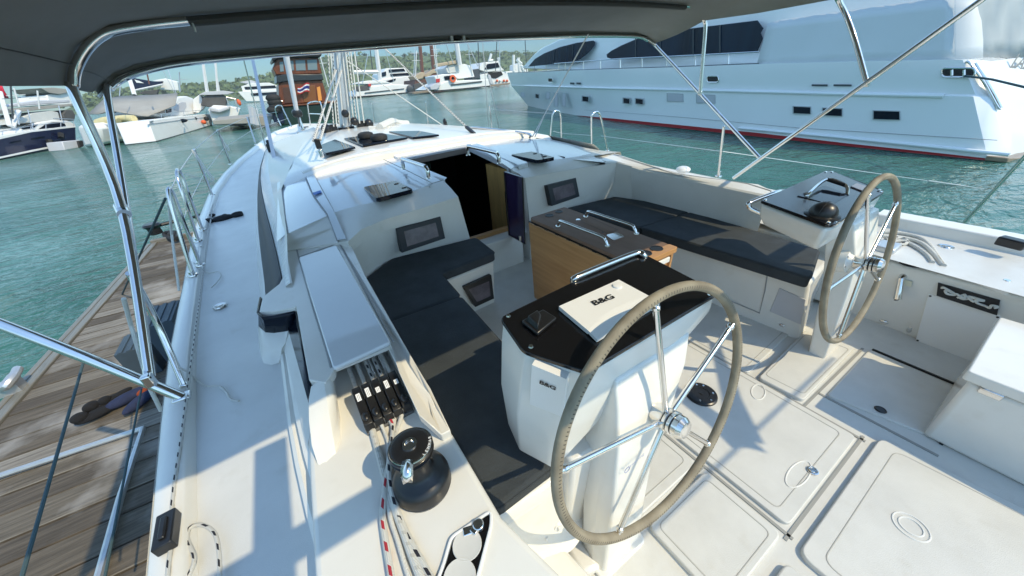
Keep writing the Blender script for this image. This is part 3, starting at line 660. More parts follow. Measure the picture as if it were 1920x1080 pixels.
# --- instrument / speaker windows
def speaker(pts, n, mats=(GREYF, SPK)):
    m = MB(); n = V3(n).normalized(); pts = [V3(p) for p in pts]; c = sum(pts, V3()) / 4
    m.prism([p + n * .022 for p in pts], -n * .06)
    o = part('speaker_frame', m, mats[0], bevel=.003)
    k = MB(); q = [c + (p - c) * .72 + n * .0245 for p in pts]; q = [c + V3(((p - c).x, (p - c).y, (p - c).z * .86)) for p in q]
    k.prism(q, -n * .004); part('speaker_pane', k, mats[1], parent=o)
nB = V3((0, -1, .12))
pl0 = V3((.7, 2.43, .6))
speaker([HP(741, 428, pl0, nB), HP(824, 405, pl0, nB), HP(833, 446, pl0, nB), HP(752, 473, pl0, nB)], nB)
pl1 = V3((2.2, 2.435, .6))
speaker([HP(1024, 348, pl1, nB), HP(1077, 333, pl1, nB), HP(1084, 368, pl1, nB), HP(1032, 386, pl1, nB)], nB)

ck_ = MB()
ck_.add([lowR[0], uppR[0], V3((1.70, 2.70, .86)), V3((1.70, 2.70, .0)), V3((1.72, 2.50, .0)), V3((1.715, 2.49, .42))], [[0, 1, 2, 3, 4, 5]])
ck_.add([low[6], upp[6], V3((1.035, 2.72, .88)), V3((1.085, 2.72, .0)), V3((1.09, 2.48, .0)), V3((1.09, 2.44, .42))], [[0, 1, 2, 3, 4, 5]])
part('companionway_cheek', ck_, GEL, smooth=False)
# --- cockpit sole
fl = MB(); fl.prism([V3((.12, -1.6, 0)), V3((2.95, -1.6, 0)), V3((2.95, 2.7, 0)), V3((.12, 2.7, 0))], (0, 0, -.1)); part('cockpit_sole', fl, FLOOR)
GROOVE = mat('groove_grey', (.46, .45, .41), .6)
def panel(pts, z, h, r, mi=FLOOR, nm='floor_hatch', inset=None, bev=.006):
    m = MB(); p = rrect(pts, r, 6); m.prism([V3((q.x, q.y, z)) for q in p], (0, 0, -h)); o = part(nm, m, mi, bevel=bev, bseg=3)
    if inset:
        c = sum((V3(q) for q in pts), V3()) / len(pts); g = MB()
        P = rrect([c + (V3(q) - c) * inset for q in pts], r * .9, 5); g.tube([V3((q.x, q.y, z + .0005)) for q in P], .0028, 6, closed=True, flat=.5); part('hatch_groove', g, GROOVE, parent=o)
    return o
p1 = panel([V3((1.15, .03, 0)), V3((1.80, .03, 0)), V3((1.80, 1.02, 0)), V3((1.15, 1.02, 0))], .016, .02, .03, inset=.90, bev=.004)
p2 = panel([V3((1.835, .26, 0)), V3((2.50, .26, 0)), V3((2.46, .50, 0)), V3((1.82, .47, 0))], .022, .03, .025, inset=.86)
p2b = panel([V3((1.82, .52, 0)), V3((2.40, .55, 0)), V3((2.30, 1.3, 0)), V3((1.82, 1.02, 0))], .012, .02, .03, inset=.9)
p3 = panel([V3((2.07, -.16, 0)), V3((2.54, -.15, 0)), V3((2.56, .21, 0)), V3((1.98, .21, 0))], .010, .02, .02)
p4 = panel([V3((1.08, -1.2, 0)), V3((1.98, -1.2, 0)), V3((1.875, -.03, 0)), V3((1.08, -.03, 0))], .020, .03, .045, inset=.9, bev=.005)
p5 = panel([V3((.72, .03, 0)), V3((1.10, .03, 0)), V3((1.10, .33, 0)), V3((.72, .33, 0))], .020, .03, .03, inset=.84)
p6 = panel([V3((.72, .37, 0)), V3((1.10, .37, 0)), V3((1.10, .9, 0)), V3((.72, .9, 0))], .020, .03, .03, inset=.86)
p7 = panel([V3((.55, -.8, 0)), V3((1.02, -.8, 0)), V3((1.02, -.02, 0)), V3((.55, -.02, 0))], .022, .03, .03, inset=.86)
sp = MB()
for a, b in (((1.125, .0, .002), (1.125, 1.05, .002)), ((1.815, .0, .002), (1.815, 1.05, .002)), ((1.1, .015, .002), (1.84, .015, .002)), ((.7, .35, .002), (1.12, .35, .002)), ((1.97, -.2, .002), (1.97, .24, .002)), ((1.82, .245, .002), (2.55, .235, .002))):
    sp.bar(a, b, .012, .004)
part('sole_gutter', sp, mat('gutter_dirt_grey', (.3, .3, .28), .7))  # gutter strips coloured dark grey for dirt in the seams
gk = MB(); gk.bar((2.565, -.16, .006), (2.575, .2, .006), .012, .008); gk.bar((2.05, -.19, .006), (2.55, -.175, .006), .012, .008); part('hatch_gap_strip', gk, RUB)  # black strips drawn in for the dark gap beside the panel
rt = MB(); c = V3((1.47, .585, .016))
rt.lathe([(0, .008), (.04, .008), (.042, .012), (.072, .013), (.078, .009), (.08, 0)], c, seg=36); rt.lathe([(0, .012), (.007, .012), (.009, .008)], c, seg=12)
o = part('floor_deck_plate', rt, BLACK, angle=25)
sw = MB()
for a in (.4, 1.0, 2.2, 3.6, 4.6, 5.6): sw.lathe([(0, .0155), (.005, .0155), (.006, .012)], c + V3((.058 * math.cos(a), .058 * math.sin(a), 0)), seg=10)
part('screw', sw, STEEL, parent=o)
def ring_latch(px, z, r=.026):
    m = MB(); c = H(px[0], px[1], z); m.lathe([(0, .004), (r * .45, .004), (r * .5, .001), (r * .75, .001), (r * .8, .005), (r, .004), (r * 1.03, 0)], c, seg=24); m.box(c + V3((0, .0, .006)), (.01, r * 1.2, .004), Matrix.Rotation(.6, 3, 'Z'))
    part('hatch_ring_latch', m, STEEL, angle=25)
ring_latch((1524, 883), .018, .02)
for cc, a, b, z, rot in (((1.40, .10), .09, .03, .0165, 0), ((1.72, .42), .06, .03, .0165, .3), ((1.50, -.22), .05, .05, .0205, 0), ((1.50, -.22), .033, .033, .0205, 0)):
    ov = MB(); ov.tube([V3((cc[0] + a * math.cos(t) * math.cos(rot) - b * math.sin(t) * math.sin(rot), cc[1] + a * math.cos(t) * math.sin(rot) + b * math.sin(t) * math.cos(rot), z)) for t in [k * math.pi / 14 for k in range(28)]], .003, 6, closed=True)
    part('moulded_ring', ov, GEL)
dd = MB(); dd.lathe([(0, .001), (.018, .001), (.02, .004), (.024, 0)], H(1651, 768, .012), seg=18); part('drain', dd, BLACK)

# --- seats: bases
sb_ = MB()
SZ = .375
sbo = [V3((.17, .505, SZ)), V3((.42, .49, SZ)), V3((.60, .98, SZ)), V3((.63, 1.6, SZ)), V3((.655, 2.03, SZ)), V3((1.09, 2.06, SZ)), V3((1.11, 2.46, SZ)), V3((.45, 2.49, SZ)), V3((.2, 2.3, SZ))]
lowb = [V3((p.x - (.0 if i in (0, 7, 8) else .015), p.y + (.03 if i in (4, 5) else 0), 0)) for i, p in enumerate(sbo)]
sb_.add(sbo + lowb, [list(range(9))] + [[i, (i + 1) % 9, 9 + (i + 1) % 9, 9 + i] for i in range(9)])
part('settee_base', sb_, GEL, bevel=.02, bseg=3)
f0 = V3((.9, 2.045, .25)); nF = V3((0, -1, .08))
speaker([HP(866, 536, f0, nF), HP(919, 514, f0, nF), HP(924, 558, f0, nF), HP(889, 574, f0, nF)], nF, (BLACK, SPK))
bs = MB()
sbs = [V3((2.31, .50, SZ)), V3((2.80, .62, SZ)), V3((2.84, 1.9, SZ)), V3((2.70, 2.4, SZ)), V3((1.75, 2.46, SZ)), V3((2.12, 2.2, SZ)), V3((2.18, 1.6, SZ))]
sbs = [H(1519, 530, SZ), V3((2.9, .62, SZ)), V3((2.84, 1.9, SZ)), V3((2.70, 2.4, SZ)), V3((2.2, 2.46, SZ)), V3((2.14, 1.9, SZ)), H(1205, 442, SZ)]
lw = [V3((p.x + (.03 if i in (0, 5, 6) else 0), p.y, 0)) for i, p in enumerate(sbs)]
lw[0] = H(1502, 640, 0)
bs.add(sbs + lw, [list(range(7))] + [[i, (i + 1) % 7, 7 + (i + 1) % 7, 7 + i] for i in range(7)])
bo = part('bench_base', bs, GEL, bevel=.02, bseg=3)
fa, fb, fc, fd = sbs[0], sbs[6], lw[6], lw[0]
def onf(u, v, d=.003):   # u along the bench front from its aft end, v downwards
    n = (fb - fa).cross(fd - fa).normalized(); n = n if n.x < 0 else -n
    return (fa.lerp(fb, u)).lerp(fd.lerp(fc, u), v) + n * d
nb_ = (fb - fa).cross(fd - fa).normalized()
pn = HP; bn = nb_ if nb_.x < 0 else -nb_; bp0 = fa
lg = MB(); lg.prism([HP(1461, 540, bp0 + bn * .004, bn), HP(1511, 562, bp0 + bn * .004, bn), HP(1501, 609, bp0 + bn * .004, bn), HP(1443, 584, bp0 + bn * .004, bn)], -bn * .01); part('speaker_cover', lg, LIGHTG, bevel=.003)
ls = MB(); ls.tube([HP(*q, bp0 + bn * .001, bn) for q in ((1440, 506), (1434, 545), (1424, 587), (1300, 535))], .0035, 6); part('locker_seam', ls, SEAM)
lc = MB(); c = HP(1466, 610, bp0 + bn * .004, bn); lc.ball(c, .018, sc=(.3, 1, .55)); part('courtesy_light', lc, STEEL)
# aft face and ledge behind the port settee
lg2 = MB(); lg2.loft([[V3((.16, .56, .405)), V3((.30, .555, .405)), V3((.425, .55, .405)), V3((.52, .62, .405))], [V3((.16, .515, .405)), V3((.30, .51, .405)), V3((.435, .505, .405)), V3((.54, .58, .405))], [V3((.16, .505, .37)), V3((.30, .50, .37)), V3((.43, .48, .37)), V3((.54, .55, .37))], [V3((.18, .50, .2)), V3((.31, .495, .2)), V3((.41, .455, .2)), V3((.52, .5, .2))], [V3((.19, .49, .13)), V3((.31, .475, .13)), V3((.40, .43, .13)), V3((.50, .47, .13))], [V3((.19, .45, .105)), V3((.31, .44, .105)), V3((.39, .40, .105)), V3((.49, .43, .105))]]); part('settee_end', lg2, GEL, angle=75, subsurf=2)
lg3 = MB(); lg3.prism([V3((.17, .54, .112)), V3((.385, .44, .112)), V3((.402, .33, .112)), V3((.44, -.2, .112)), V3((.45, -.9, .112)), V3((.17, -.9, .112))], (0, 0, -.11)); part('helm_footing', lg3, GEL, bevel=.02, bseg=3)
# ================================================================== cushions (they lift off: things of their own)
def cushion(pts, z0, z1, label, r=.03, group='cockpit cushions'):
    m = MB(); P = rrect([V3((p[0], p[1], z1)) for p in pts], r, 4); m.prism(P, (0, 0, z0 - z1))
    o = m.build('seat_cushion', CUSH, None, bevel=.016, bseg=3)
    q = MB(); q.tube([V3((p.x, p.y, z1 - .012)) for p in rrect([V3((p[0], p[1], z1)) for p in pts], r, 4)], .0045, 6, closed=True); q.build('piping', CUSH, o)
    return tag(o, label, 'cushion', group)
CZ = .452
fa1 = H(938, 628, CZ)
cushion([(.195, 1.70), (.635, 1.68), (.655, 2.02), (1.10, 2.05), (1.125, 2.40), (.55, 2.47), (.45, 2.48), (.205, 2.28)], SZ + .002, CZ, 'L shaped charcoal cushion under the port cabin window')
cushion([(.182, .52), (.425, .525), (.60, 1.0), (.633, 1.67), (.194, 1.69)], SZ + .002, CZ, 'long charcoal cushion running aft beside the port winch coaming')
b0, b1, b2, b3 = H(1521, 521, CZ), H(1546, 482, CZ), H(1205, 434, CZ), H(1250, 392, CZ)
cushion([(b0.x, b0.y), (2.72, .66), (2.78, 1.6), (2.21, 1.66)], SZ + .002, CZ, 'charcoal cushion on the aft half of the starboard bench, partly in sun')
cushion([(2.208, 1.67), (2.78, 1.61), (2.80, 1.9), (2.66, 2.34), (2.1, 2.42), (2.12, 2.1)], SZ + .002, CZ, 'charcoal cushion filling the forward starboard corner behind the table')

# ================================================================== cockpit table
tz = .70
A, B_, Cc, D_ = H(993, 408, tz), H(1057, 388, tz), H(1277, 467, tz), H(1168, 486, tz)
x0, x1, yf, ya = 1.31, 1.63, 1.90, .97
tt = MB(); tt.prism(rrect([V3((x0, ya + .06, tz)), V3((x0, yf - .02, tz)), V3((x0 + .02, yf, tz)), V3((x1, yf, tz)), V3((x1, ya + .06, tz))], .012, 3), (0, 0, -.022))
tab = part('cockpit_table', tt, TTOP, bevel=.004, label='cockpit table with brown top, golden teak flap and two steel rails')
lf = MB(); lf.prism([V3((x0 - .012, ya + .03, tz - .028)), V3((x0 - .012, yf - .01, tz - .028)), V3((x0 + .008, yf - .01, .04)), V3((x0 + .008, ya + .03, .04))], (.02, 0, 0)); part('table_flap', lf, TEAK, parent=tab, bevel=.004)
ed = MB(); ed.prism([V3((x0 - .004, ya + .05, tz - .023)), V3((x0 - .004, yf, tz - .023)), V3((x1, yf, tz - .023)), V3((x1, ya + .05, tz - .023))], (0, 0, -.014))
for k in range(7): ed.box((x0 - .006, 1.15 + .11 * k, tz - .026), (.008, .03, .008))
part('table_hinge_strip', ed, BLACK, parent=tab)
er = MB(); er.prism(rrect([V3((x0, ya, tz + .002)), V3((x1, ya, tz + .002)), V3((x1, ya + .058, tz + .002)), V3((x0, ya + .058, tz + .002))], .012, 3), (0, 0, -.03)); part('table_end_rail', er, OAK, parent=tab, bevel=.006)
ep = MB(); ep.prism([V3((x0 + .02, ya + .05, tz - .03)), V3((x1 - .005, ya + .05, tz - .03)), V3((x1 - .005, ya + .06, .03)), V3((x0 + .02, ya + .06, .03))], (0, .02, 0)); ep.prism([V3((x0 + .03, yf - .05, tz - .03)), V3((x1 - .01, yf - .05, tz - .03)), V3((x1 - .01, yf - .05, .03)), V3((x0 + .03, yf - .05, .03))], (0, .02, 0)); ep.box(((x0 + x1) / 2 + .01, 1.45, .34), (.24, .9, .6)); part('table_end', ep, TEAK, parent=tab)
lf2 = MB(); lf2.prism([V3((x1 + .002, ya + .03, tz - .03)), V3((x1 + .002, yf - .01, tz - .03)), V3((x1 - .01, yf - .01, .2)), V3((x1 - .01, ya + .03, .2))], (.018, 0, 0)); part('table_flap', lf2, TEAK, parent=tab, bevel=.004)
tp_ = MB(); tp_.box(((x0 + x1) / 2, 1.45, .015), (.2, .5, .03)); part('table_foot', tp_, GEL, parent=tab)
hand = MB(); hand.box((x0 + .2, ya - .004, tz - .045), (.1, .012, .03)); part('table_latch', hand, WPLA, parent=tab, bevel=.004)
for a, b in (((1046, 424), (1139, 461)), ((1098, 406), (1193, 438))):
    m = MB(); A = H(a[0], a[1], tz); B = H(b[0], b[1], tz); d = (B - A).normalized(); u = V3((0, 0, .042)); sd = V3((0, 0, 0))
    m.tube(spl([A, A + u * .7 + d * .012, A + u + d * .04, A.lerp(B, .5) + u, B + u - d * .05, B + u * .7 - d * .02, B], 6), .0095, 10)
    m.lathe([(0, .004), (.016, .004), (.017, 0)], A, seg=12); m.lathe([(0, .004), (.016, .004), (.017, 0)], B, seg=12); part('table_rail', m, STEEL, parent=tab)
for px, r in (((1030, 404), .026), ((1048, 397), .023), ((1210, 475), .030), ((1231, 466), .030)):
    m = MB(); c = H(px[0], px[1], tz + .001); m.lathe([(r * 1.15, .0), (r * 1.12, .003), (r, .003), (r, .0012), (0, .0012)], c, seg=24, mis=[1, 1, 1, 0]); part('cup_recess', m, [INK, BLACK], parent=tab, angle=25)
tm = MB(); P = rrect(HZ([(1136, 441), (1158, 436), (1171, 444), (1150, 451)], tz), .014, 4); tm.prism(up(P, .003), (0, 0, -.004)); part('table_catch', tm, STEEL, parent=tab, bevel=.001)
tm = MB(); tm.lathe([(0, .003), (.014, .003), (.016, 0)], H(1084, 412, tz), seg=18); tm.lathe([(0, .002), (.008, .002)], H(1130, 436, tz), seg=12, mi=1); part('table_lock', tm, [STEEL, BLACK], parent=tab)
ts = MB(); ts.tube([p + V3((0, 0, .0006)) for p in HZ([(1082, 411), (1100, 405), (1158, 431), (1138, 437)], tz)], .0016, 4, closed=True, flat=.4); part('table_lid_seam', ts, BLACK, parent=tab)

# ================================================================== helm consoles
def console(top, slope, body, near):
    m = MB(); n = len(top); c = sum(top, V3()) / n
    rows = [[p for p in top], [c + (p - c) * 1.015 + V3((0, 0, -.05)) for p in top], [c + (p - c) * 1.0 + V3((0, 0, -.16)) for p in top]]
    rows = [top, [a.lerp(b, .16) + (a - c) * .02 for a, b in zip(top, body)], [a.lerp(b, .55) + (a - c) * .045 for a, b in zip(top, body)], body, [p.lerp(sum(body, V3()) / n, .25) + V3((0, .03, -.02)) for p in body]]
    m.loft(rows, closed=True, capends=True)
    return m
def HC(px, py, z): return H(px, py, z + .115)
def HCL(L): return [HC(*p) for p in L]
# port console: black top measured from the photograph
Tz = .80
topP = HCL([(942, 602, .81), (1180, 484, .81), (1200, 481, .81), (1335, 552, .795), (1336, 560, .79), (1101, 702, .79), (985, 664, .80)])
topS = HCL([(1426, 381, .81), (1545, 326, .81), (1557, 326, .81), (1650, 362, .795), (1653, 366, .79), (1563, 426, .79), (1550, 427, .80)])
bodyP = [EYE + (V3(q) - EYE) * .86 for q in ((.425, .84, .32), (1.12, .88, .70), (1.15, .88, .70), (1.165, .55, .70), (1.16, .535, .695), (.94, .52, .61), (.62, .535, .50), (.455, .575, .32), (.395, .71, .32))]
bodyS = [topS[0] + V3((.05, -.02, -.12)), topS[1] + V3((0, 0, -.15)), topS[2] + V3((0, 0, -.15)), topS[3] + V3((.0, .03, -.17)), topS[4] + V3((.0, .03, -.17)), topS[5] + V3((.04, .03, -.13)), topS[6] + V3((.04, .02, -.12))]
exP = topP[:5] + [topP[5].lerp(topP[4], .63), topP[5].lerp(topP[4], .2)] + topP[5:]
con = []
for k, tp4 in enumerate((topP, topS)):
    m = console(exP if k == 0 else tp4, 0, bodyP if k == 0 else bodyS, k == 0)
    o = part('helm_console', m, GEL, bevel=.02, bseg=3, angle=50, label=('white helm console nearest the camera with a white instrument cover' if k == 0 else 'white helm console on the starboard side with a black domed compass')); con.append(o)
    c = sum(tp4, V3()) / len(tp4); nrm = (tp4[1] - tp4[0]).cross(tp4[4] - tp4[0]).normalized(); nrm = nrm if nrm.z > 0 else -nrm
    q = MB(); q.prism(rrect([c + (p - c) * 1.02 + nrm * .016 for p in tp4], .02, 4), -nrm * .014); part('console_top', q, BLACKM, parent=o, bevel=.003)
    s_ = MB()
    for p in tp4: s_.lathe([(0, .004), (.006, .004), (.0075, 0)], c + (p - c) * .95 + nrm * .016, nrm, seg=10)
    part('screw', s_, STEEL, parent=o)
cP, cS = con
nP = (topP[1] - topP[0]).cross(topP[4] - topP[0]).normalized(); nP = nP if nP.z > 0 else -nP
oP = sum(topP, V3()) / 7 + nP * .018
# instrument cover with lettering
cv = MB(); cz = oP + nP * .014
cq = [HP(1048, 574, cz, nP), HP(1160, 524, cz, nP), HP(1238, 566, cz, nP), HP(1120, 634, cz, nP)]
cx = (cq[1] - cq[0]).normalized(); cy = (cq[0] - cq[3]).normalized()
def inq(u, v): return (cq[0].lerp(cq[1], u)).lerp(cq[3].lerp(cq[2], u), v)
rowsq = []
for v in [0, .1, .3, .5, .6, .7, .8, .9, 1.0]:
    rowsq.append([inq(u, v) - nP * (.016 * max(0, (v - (.72 - .0)) / .28) ** 1.0 if v > .72 - .0 else 0) * 1.0 for u in [0, .1, .3, .5, .7, .9, 1]])
cv.prism([inq(0, 0), inq(1, 0), inq(1, .74), inq(.75, .66), inq(.5, .63), inq(.25, .66), inq(0, .78)], -nP * .014)
cv.prism([inq(0, .78), inq(.25, .66), inq(.5, .63), inq(.75, .66), inq(1, .74), inq(1, 1) - nP * .005, inq(0, 1) - nP * .005], -nP * .01)
cv.lathe([(0, .006), (.010, .006), (.014, .005), (.015, 0)], inq(.86, .16), nP, seg=18)
tc_ = HP(1131, 563, cz, nP)
cv.text('B&G', tc_ + nP * .001, (HP(1160, 553, cz, nP) - HP(1100, 576, cz, nP)), (HP(1120, 545, cz, nP) - HP(1139, 580, cz, nP)), .031, 1, 1.35, .035)
part('instrument_cover', cv, [WPLA, INK], parent=cP, bevel=.004, angle=30)
# throttle / lever housing on the port console
th = MB(); tq = [HP(978, 607, oP, nP), HP(1018, 585, oP, nP), HP(1044, 601, oP, nP), HP(1008, 631, oP, nP)]
th.prism([p + nP * .012 for p in tq], -nP * .012); c = sum(tq, V3()) / 4
hq = [tq[0].lerp(c, .2), tq[0].lerp(tq[1], .7).lerp(c, .1), c.lerp(tq[2], .1), tq[3].lerp(c, .15)]
th.loft([[p + nP * .01 for p in hq], [c + (p - c) * .8 + nP * .03 for p in hq]], closed=True, capends=True)
part('control_box', th, BLACK, parent=cP, bevel=.004)
# steel rail round the front of the console
def conrail(pts, par):
    m = MB(); m.tube(spl(pts, 7), .0115, 10); part('console_rail', m, STEEL, parent=par)
conrail([HCL([(1078, 535, .79)])[0], HC(1076, 527, .82), HC(1088, 517, .835), HC(1190, 476, .835), HC(1207, 480, .83), HC(1210, 486, .80)], cP)
conrail([HC(1470, 358, .80), HC(1455, 361, .82), HC(1409, 379, .80), HC(1404, 386, .785), HC(1420, 397, .76), HC(1512, 430, .70), HC(1530, 430, .70), HC(1536, 426, .71)], cS)
rb_ = MB(); rb_.lathe([(0, .006), (.018, .006), (.02, 0)], HC(1535, 428, .71), (-1, -.3, 0), seg=14); part('rail_base', rb_, STEEL, parent=cS)
# side instrument covers on the outboard-aft face
pA, pB = topP[6], topP[5]
fd_ = ((pB - pA).normalized()); fu = V3((0, 0, 1)); nS = fd_.cross(fu).normalized(); nS = nS if nS.dot(V3((-1, -1, 0))) > 0 else -nS
base = pA + V3((0, 0, -.08)) + nS * .008
isd = MB(); iq = [HP(997, 684, base + nS * .02, nS), HP(1062, 711, base + nS * .02, nS), HP(1056, 783, base + nS * .02, nS), HP(993, 758, base + nS * .02, nS)]
isd.prism(iq, -nS * .05)
ic = HP(1027, 722, base + nS * .021, nS)
isd.text('B&G', ic + nS * .001, iq[1] - iq[0], iq[0] - iq[3], .018, 1, 1.35, .035)
part('side_instrument_cover', isd, [WPLA, INK], parent=cP, bevel=.003)
isd = MB(); iq = [HP(1003, 776, base + nS * .012, nS), HP(1041, 792, base + nS * .012, nS), HP(1035, 865, base + nS * .012, nS), HP(1000, 845, base + nS * .012, nS)]; isd.prism(iq, -nS * .05); part('switch_cover', isd, WPLA, parent=cP, bevel=.003)
# compass on the starboard console
nSt = (topS[1] - topS[0]).cross(topS[4] - topS[0]).normalized(); nSt = nSt if nSt.z > 0 else -nSt
oS = sum(topS, V3()) / 7 + nSt * .016
cc = HP(1541, 404, oS, nSt); cm = MB()
prof = [(.066, 0), (.066, .005), (.052, .01)] + [(.052 * math.cos(a), .01 + .052 * math.sin(a)) for a in [k * math.pi / 20 for k in range(1, 11)]]
cm.lathe(prof, cc, nSt, seg=28)
a_ = [cc + nSt * (.0105 + .0525 * math.sin(t)) + V3((.0525 * math.cos(t), 0, 0)) for t in [k * math.pi / 16 for k in range(17)]]
cm.tube(a_, .0015, 5); part('compass', cm, BLACK, parent=cS, label='black domed compass on the starboard helm console')
lv = MB(); lb = HP(1545, 352, oS, nSt)
pq = [HP(1495, 368, oS, nSt), HP(1545, 349, oS, nSt), HP(1590, 366, oS, nSt), HP(1560, 385, oS, nSt)]
lv.prism([p + nSt * .004 for p in pq], -nSt * .004)
l0, l1 = HP(1512, 371, oS, nSt), HP(1545, 349, oS, nSt); u = nSt * .035
lv.tube(spl([l0, l0 + u * .6 + (l1 - l0) * .1, l1 + u, HP(1580, 358, oS, nSt) + u * .8, HP(1588, 366, oS, nSt)], 6), .0075, 8, mi=1)
lv.tube([l1 + u, HP(1580, 358, oS, nSt) + u * .8], .009, 8, mi=2)
part('engine_control', lv, [GLASS, STEEL, BLACK], parent=cS)
dsp = MB(); dq = [HP(1594, 351, oS, nSt), HP(1605, 345, oS, nSt), HP(1630, 353, oS, nSt), HP(1619, 361, oS, nSt)]; dsp.prism([p + nSt * .006 for p in dq], -nSt * .006); part('console_display', dsp, SPK, parent=cS, bevel=.002)
# pedestals under the consoles
def pedestal(px, par, dx):
    m = MB()
    R_ = [(.0, [(.452, .36), (.474, .318), (.659, .322), (.66, .40), (.46, .42)]), (.45, [(.505, .41), (.512, .352), (.69, .355), (.70, .46), (.52, .5)]), (.62, [(.528, .43), (.526, .372), (.77, .375), (.79, .5), (.54, .52)]), (.74, [(.552, .46), (.545, .405), (.86, .41), (.88, .52), (.56, .54)]), (.82, [(.57, .48), (.565, .44), (.90, .44), (.92, .54), (.58, .55)])]
    if dx: R_[2:] = [(.62, [(.46, .43), (.49, .372), (.70, .375), (.72, .5), (.46, .52)]), (.74, [(.44, .46), (.46, .405), (.74, .41), (.76, .52), (.44, .54)]), (.84, [(.42, .48), (.44, .44), (.76, .44), (.78, .54), (.42, .55)])]
    m.loft([[V3((x if dx == 0 else 2.91 - x, y, z)) for x, y in q] for z, q in R_], closed=True, capends=True)
    part('pedestal', m, GEL, parent=par, bevel=.009, bseg=3, angle=14)
    f = MB(); q = [V3((px - .11, .30, .016)), V3((px + .12, .30, .016)), V3((px + .12, .45, .016)), V3((px - .11, .45, .016))]; f.prism(rrect(q, .03), (0, 0, -.02)); part('pedestal_base', f, GEL, parent=par, bevel=.006)
WH = [V3((.695, .359, .655)), V3((2.19, .359, .655))]
pedestal(.56, cP, 0); pedestal(2.37, cS, 1)
kn = MB(); kn.prism([V3((.44, .46, .52)), V3((.55, .46, .52)), V3((.585, .46, .24)), V3((.52, .46, .0)), V3((.45, .46, .0)), V3((.428, .46, .25))], (0, .07, 0)); part('console_leg', kn, GEL, parent=cP, bevel=.014)
kn = MB(); kn.prism([V3((.40, .35, .05)), V3((.47, .33, .05)), V3((.47, .46, .05)), V3((.40, .47, .05))], (0, 0, -.05)); part('leg_foot', kn, GEL, parent=cP, bevel=.016)
stc = MB(); rk = V3((0, -math.cos(.2), math.sin(.2)))
tl = HY(1190, 862, .352)
stc.text('Steering', V3((tl.x, .348, tl.z)), (HY(1205, 850, .35) - HY(1175, 877, .35)), (HY(1185, 845, .35) - HY(1190, 880, .35)), .022, 0); stc.tube([V3((tl.x - .035 + .011 * math.cos(t), .348, tl.z - .012 + .011 * math.sin(t))) for t in [k * .4 for k in range(16)]], .001, 4, closed=True); part('sticker', stc, INKB, parent=cP)

# ================================================================== steering wheels
RK = .186; WN = V3((0, -math.cos(RK), math.sin(RK))); WU = V3((1, 0, 0)); WV = V3((0, math.sin(RK), math.cos(RK)))
spk = [[(1230, 590), (1370, 612), (1328, 833), (1158, 1003), (1060, 878)], [(1627, 365), (1682, 377), (1648, 527), (1573, 630), (1553, 542)]]
def ang(pxy, c):
    d = HP(pxy[0], pxy[1], c, WN) - c; return math.atan2(d.dot(WV), d.dot(WU))
ANG = sorted(ang(p, WH[0]) for p in spk[0])
for k, c in enumerate(WH):
    m = MB(); m.tube([c + (WU * math.cos(t) + WV * math.sin(t)) * .4 for t in [i * 2 * math.pi / 96 for i in range(96)]], .0145, 16, closed=True)
    o = part('steering_wheel', m, LEATH, label=('large steering wheel with taupe leather rim nearest the camera' if k == 0 else 'steering wheel with taupe leather rim at the starboard helm'))
    angs = ANG if k == 0 else sorted(ang(p, c) for p in spk[1])
    angs = [ANG[0] + (a - 0) * 2 * math.pi / 5 for a in range(5)] if False else angs
    for a in angs:
        d = WU * math.cos(a) + WV * math.sin(a); q = MB(); q.tube([c + d * .03 + WN * .012, c + d * .39], .0085, 10); q.lathe([(.0085, 0), (.012, .004), (.012, .012), (.0085, .016)], c + d * .365, d, seg=12); part('spoke', q, STEEL, parent=o)
    h = MB()
    h.lathe([(.03, -.03), (.034, -.02), (.034, .01), (.031, .012), (.031, .016), (.036, .018), (.036, .026), (.031, .028), (.031, .032), (.037, .034), (.037, .042), (.032, .044), (.034, .047), (.034, .062), (.026, .074), (.012, .078), (0, .078)], c, WN, seg=28, mis=[0, 0, 0, 1, 0, 0, 0, 1, 0, 0, 0, 1, 0, 0, 0, 0]); part('hub', h, [STEEL, BLACK], parent=o, angle=25)
    h = MB(); h.lathe([(.026, -.015), (.03, -.03), (.046, -.044), (.058, -.047), (.06, -.09)], c, WN, seg=28)
    b = V3((c.x, c.y, c.z)); 
    q = part('steering_boss', h, GEL, parent=con[k], angle=35)
    s2 = MB()
    for t in range(6):
        a = t * math.pi / 3 + .3; s2.lathe([(0, .003), (.006, .003), (.007, 0)], c - WN * .046 + (WU * math.cos(a) + WV * math.sin(a)) * .05, WN, seg=8)
    part('bolt', s2, STEEL, parent=con[k])

# ================================================================== winch and rope clutches
wc = V3((.034, .64, PZ)); m = MB()
m.lathe([(.077, 0), (.080, .01), (.078, .012), (.080, .014), (.079, .042), (.076, .052), (.064, .062), (.047, .072), (.039, .082), (.037, .125), (.042, .15)], wc, seg=40)
wt = MB(); wt.lathe([(.046, .148), (.056, .152), (.058, .158), (.052, .161), (.052, .166), (.058, .169), (.058, .176), (.055, .178)], wc, seg=40)
wb_ = part('winch', m, BLACK, angle=40, label='black winch with bright steel line guide beside the rope clutches'); part('self_tailing_jaw', wt, BLACK, parent=wb_, angle=40)
tpz = MB(); tpz.lathe([(.055, .1785), (.054, .1805), (.050, .181)], wc, seg=40, mi=0); tpz.lathe([(.050, .181), (.045, .183), (.02, .183)], wc, seg=40, mi=1); tpz.lathe([(.02, .183), (.019, .188), (.012, .188), (.010, .182), (0, .182)], wc, seg=24, mi=0)
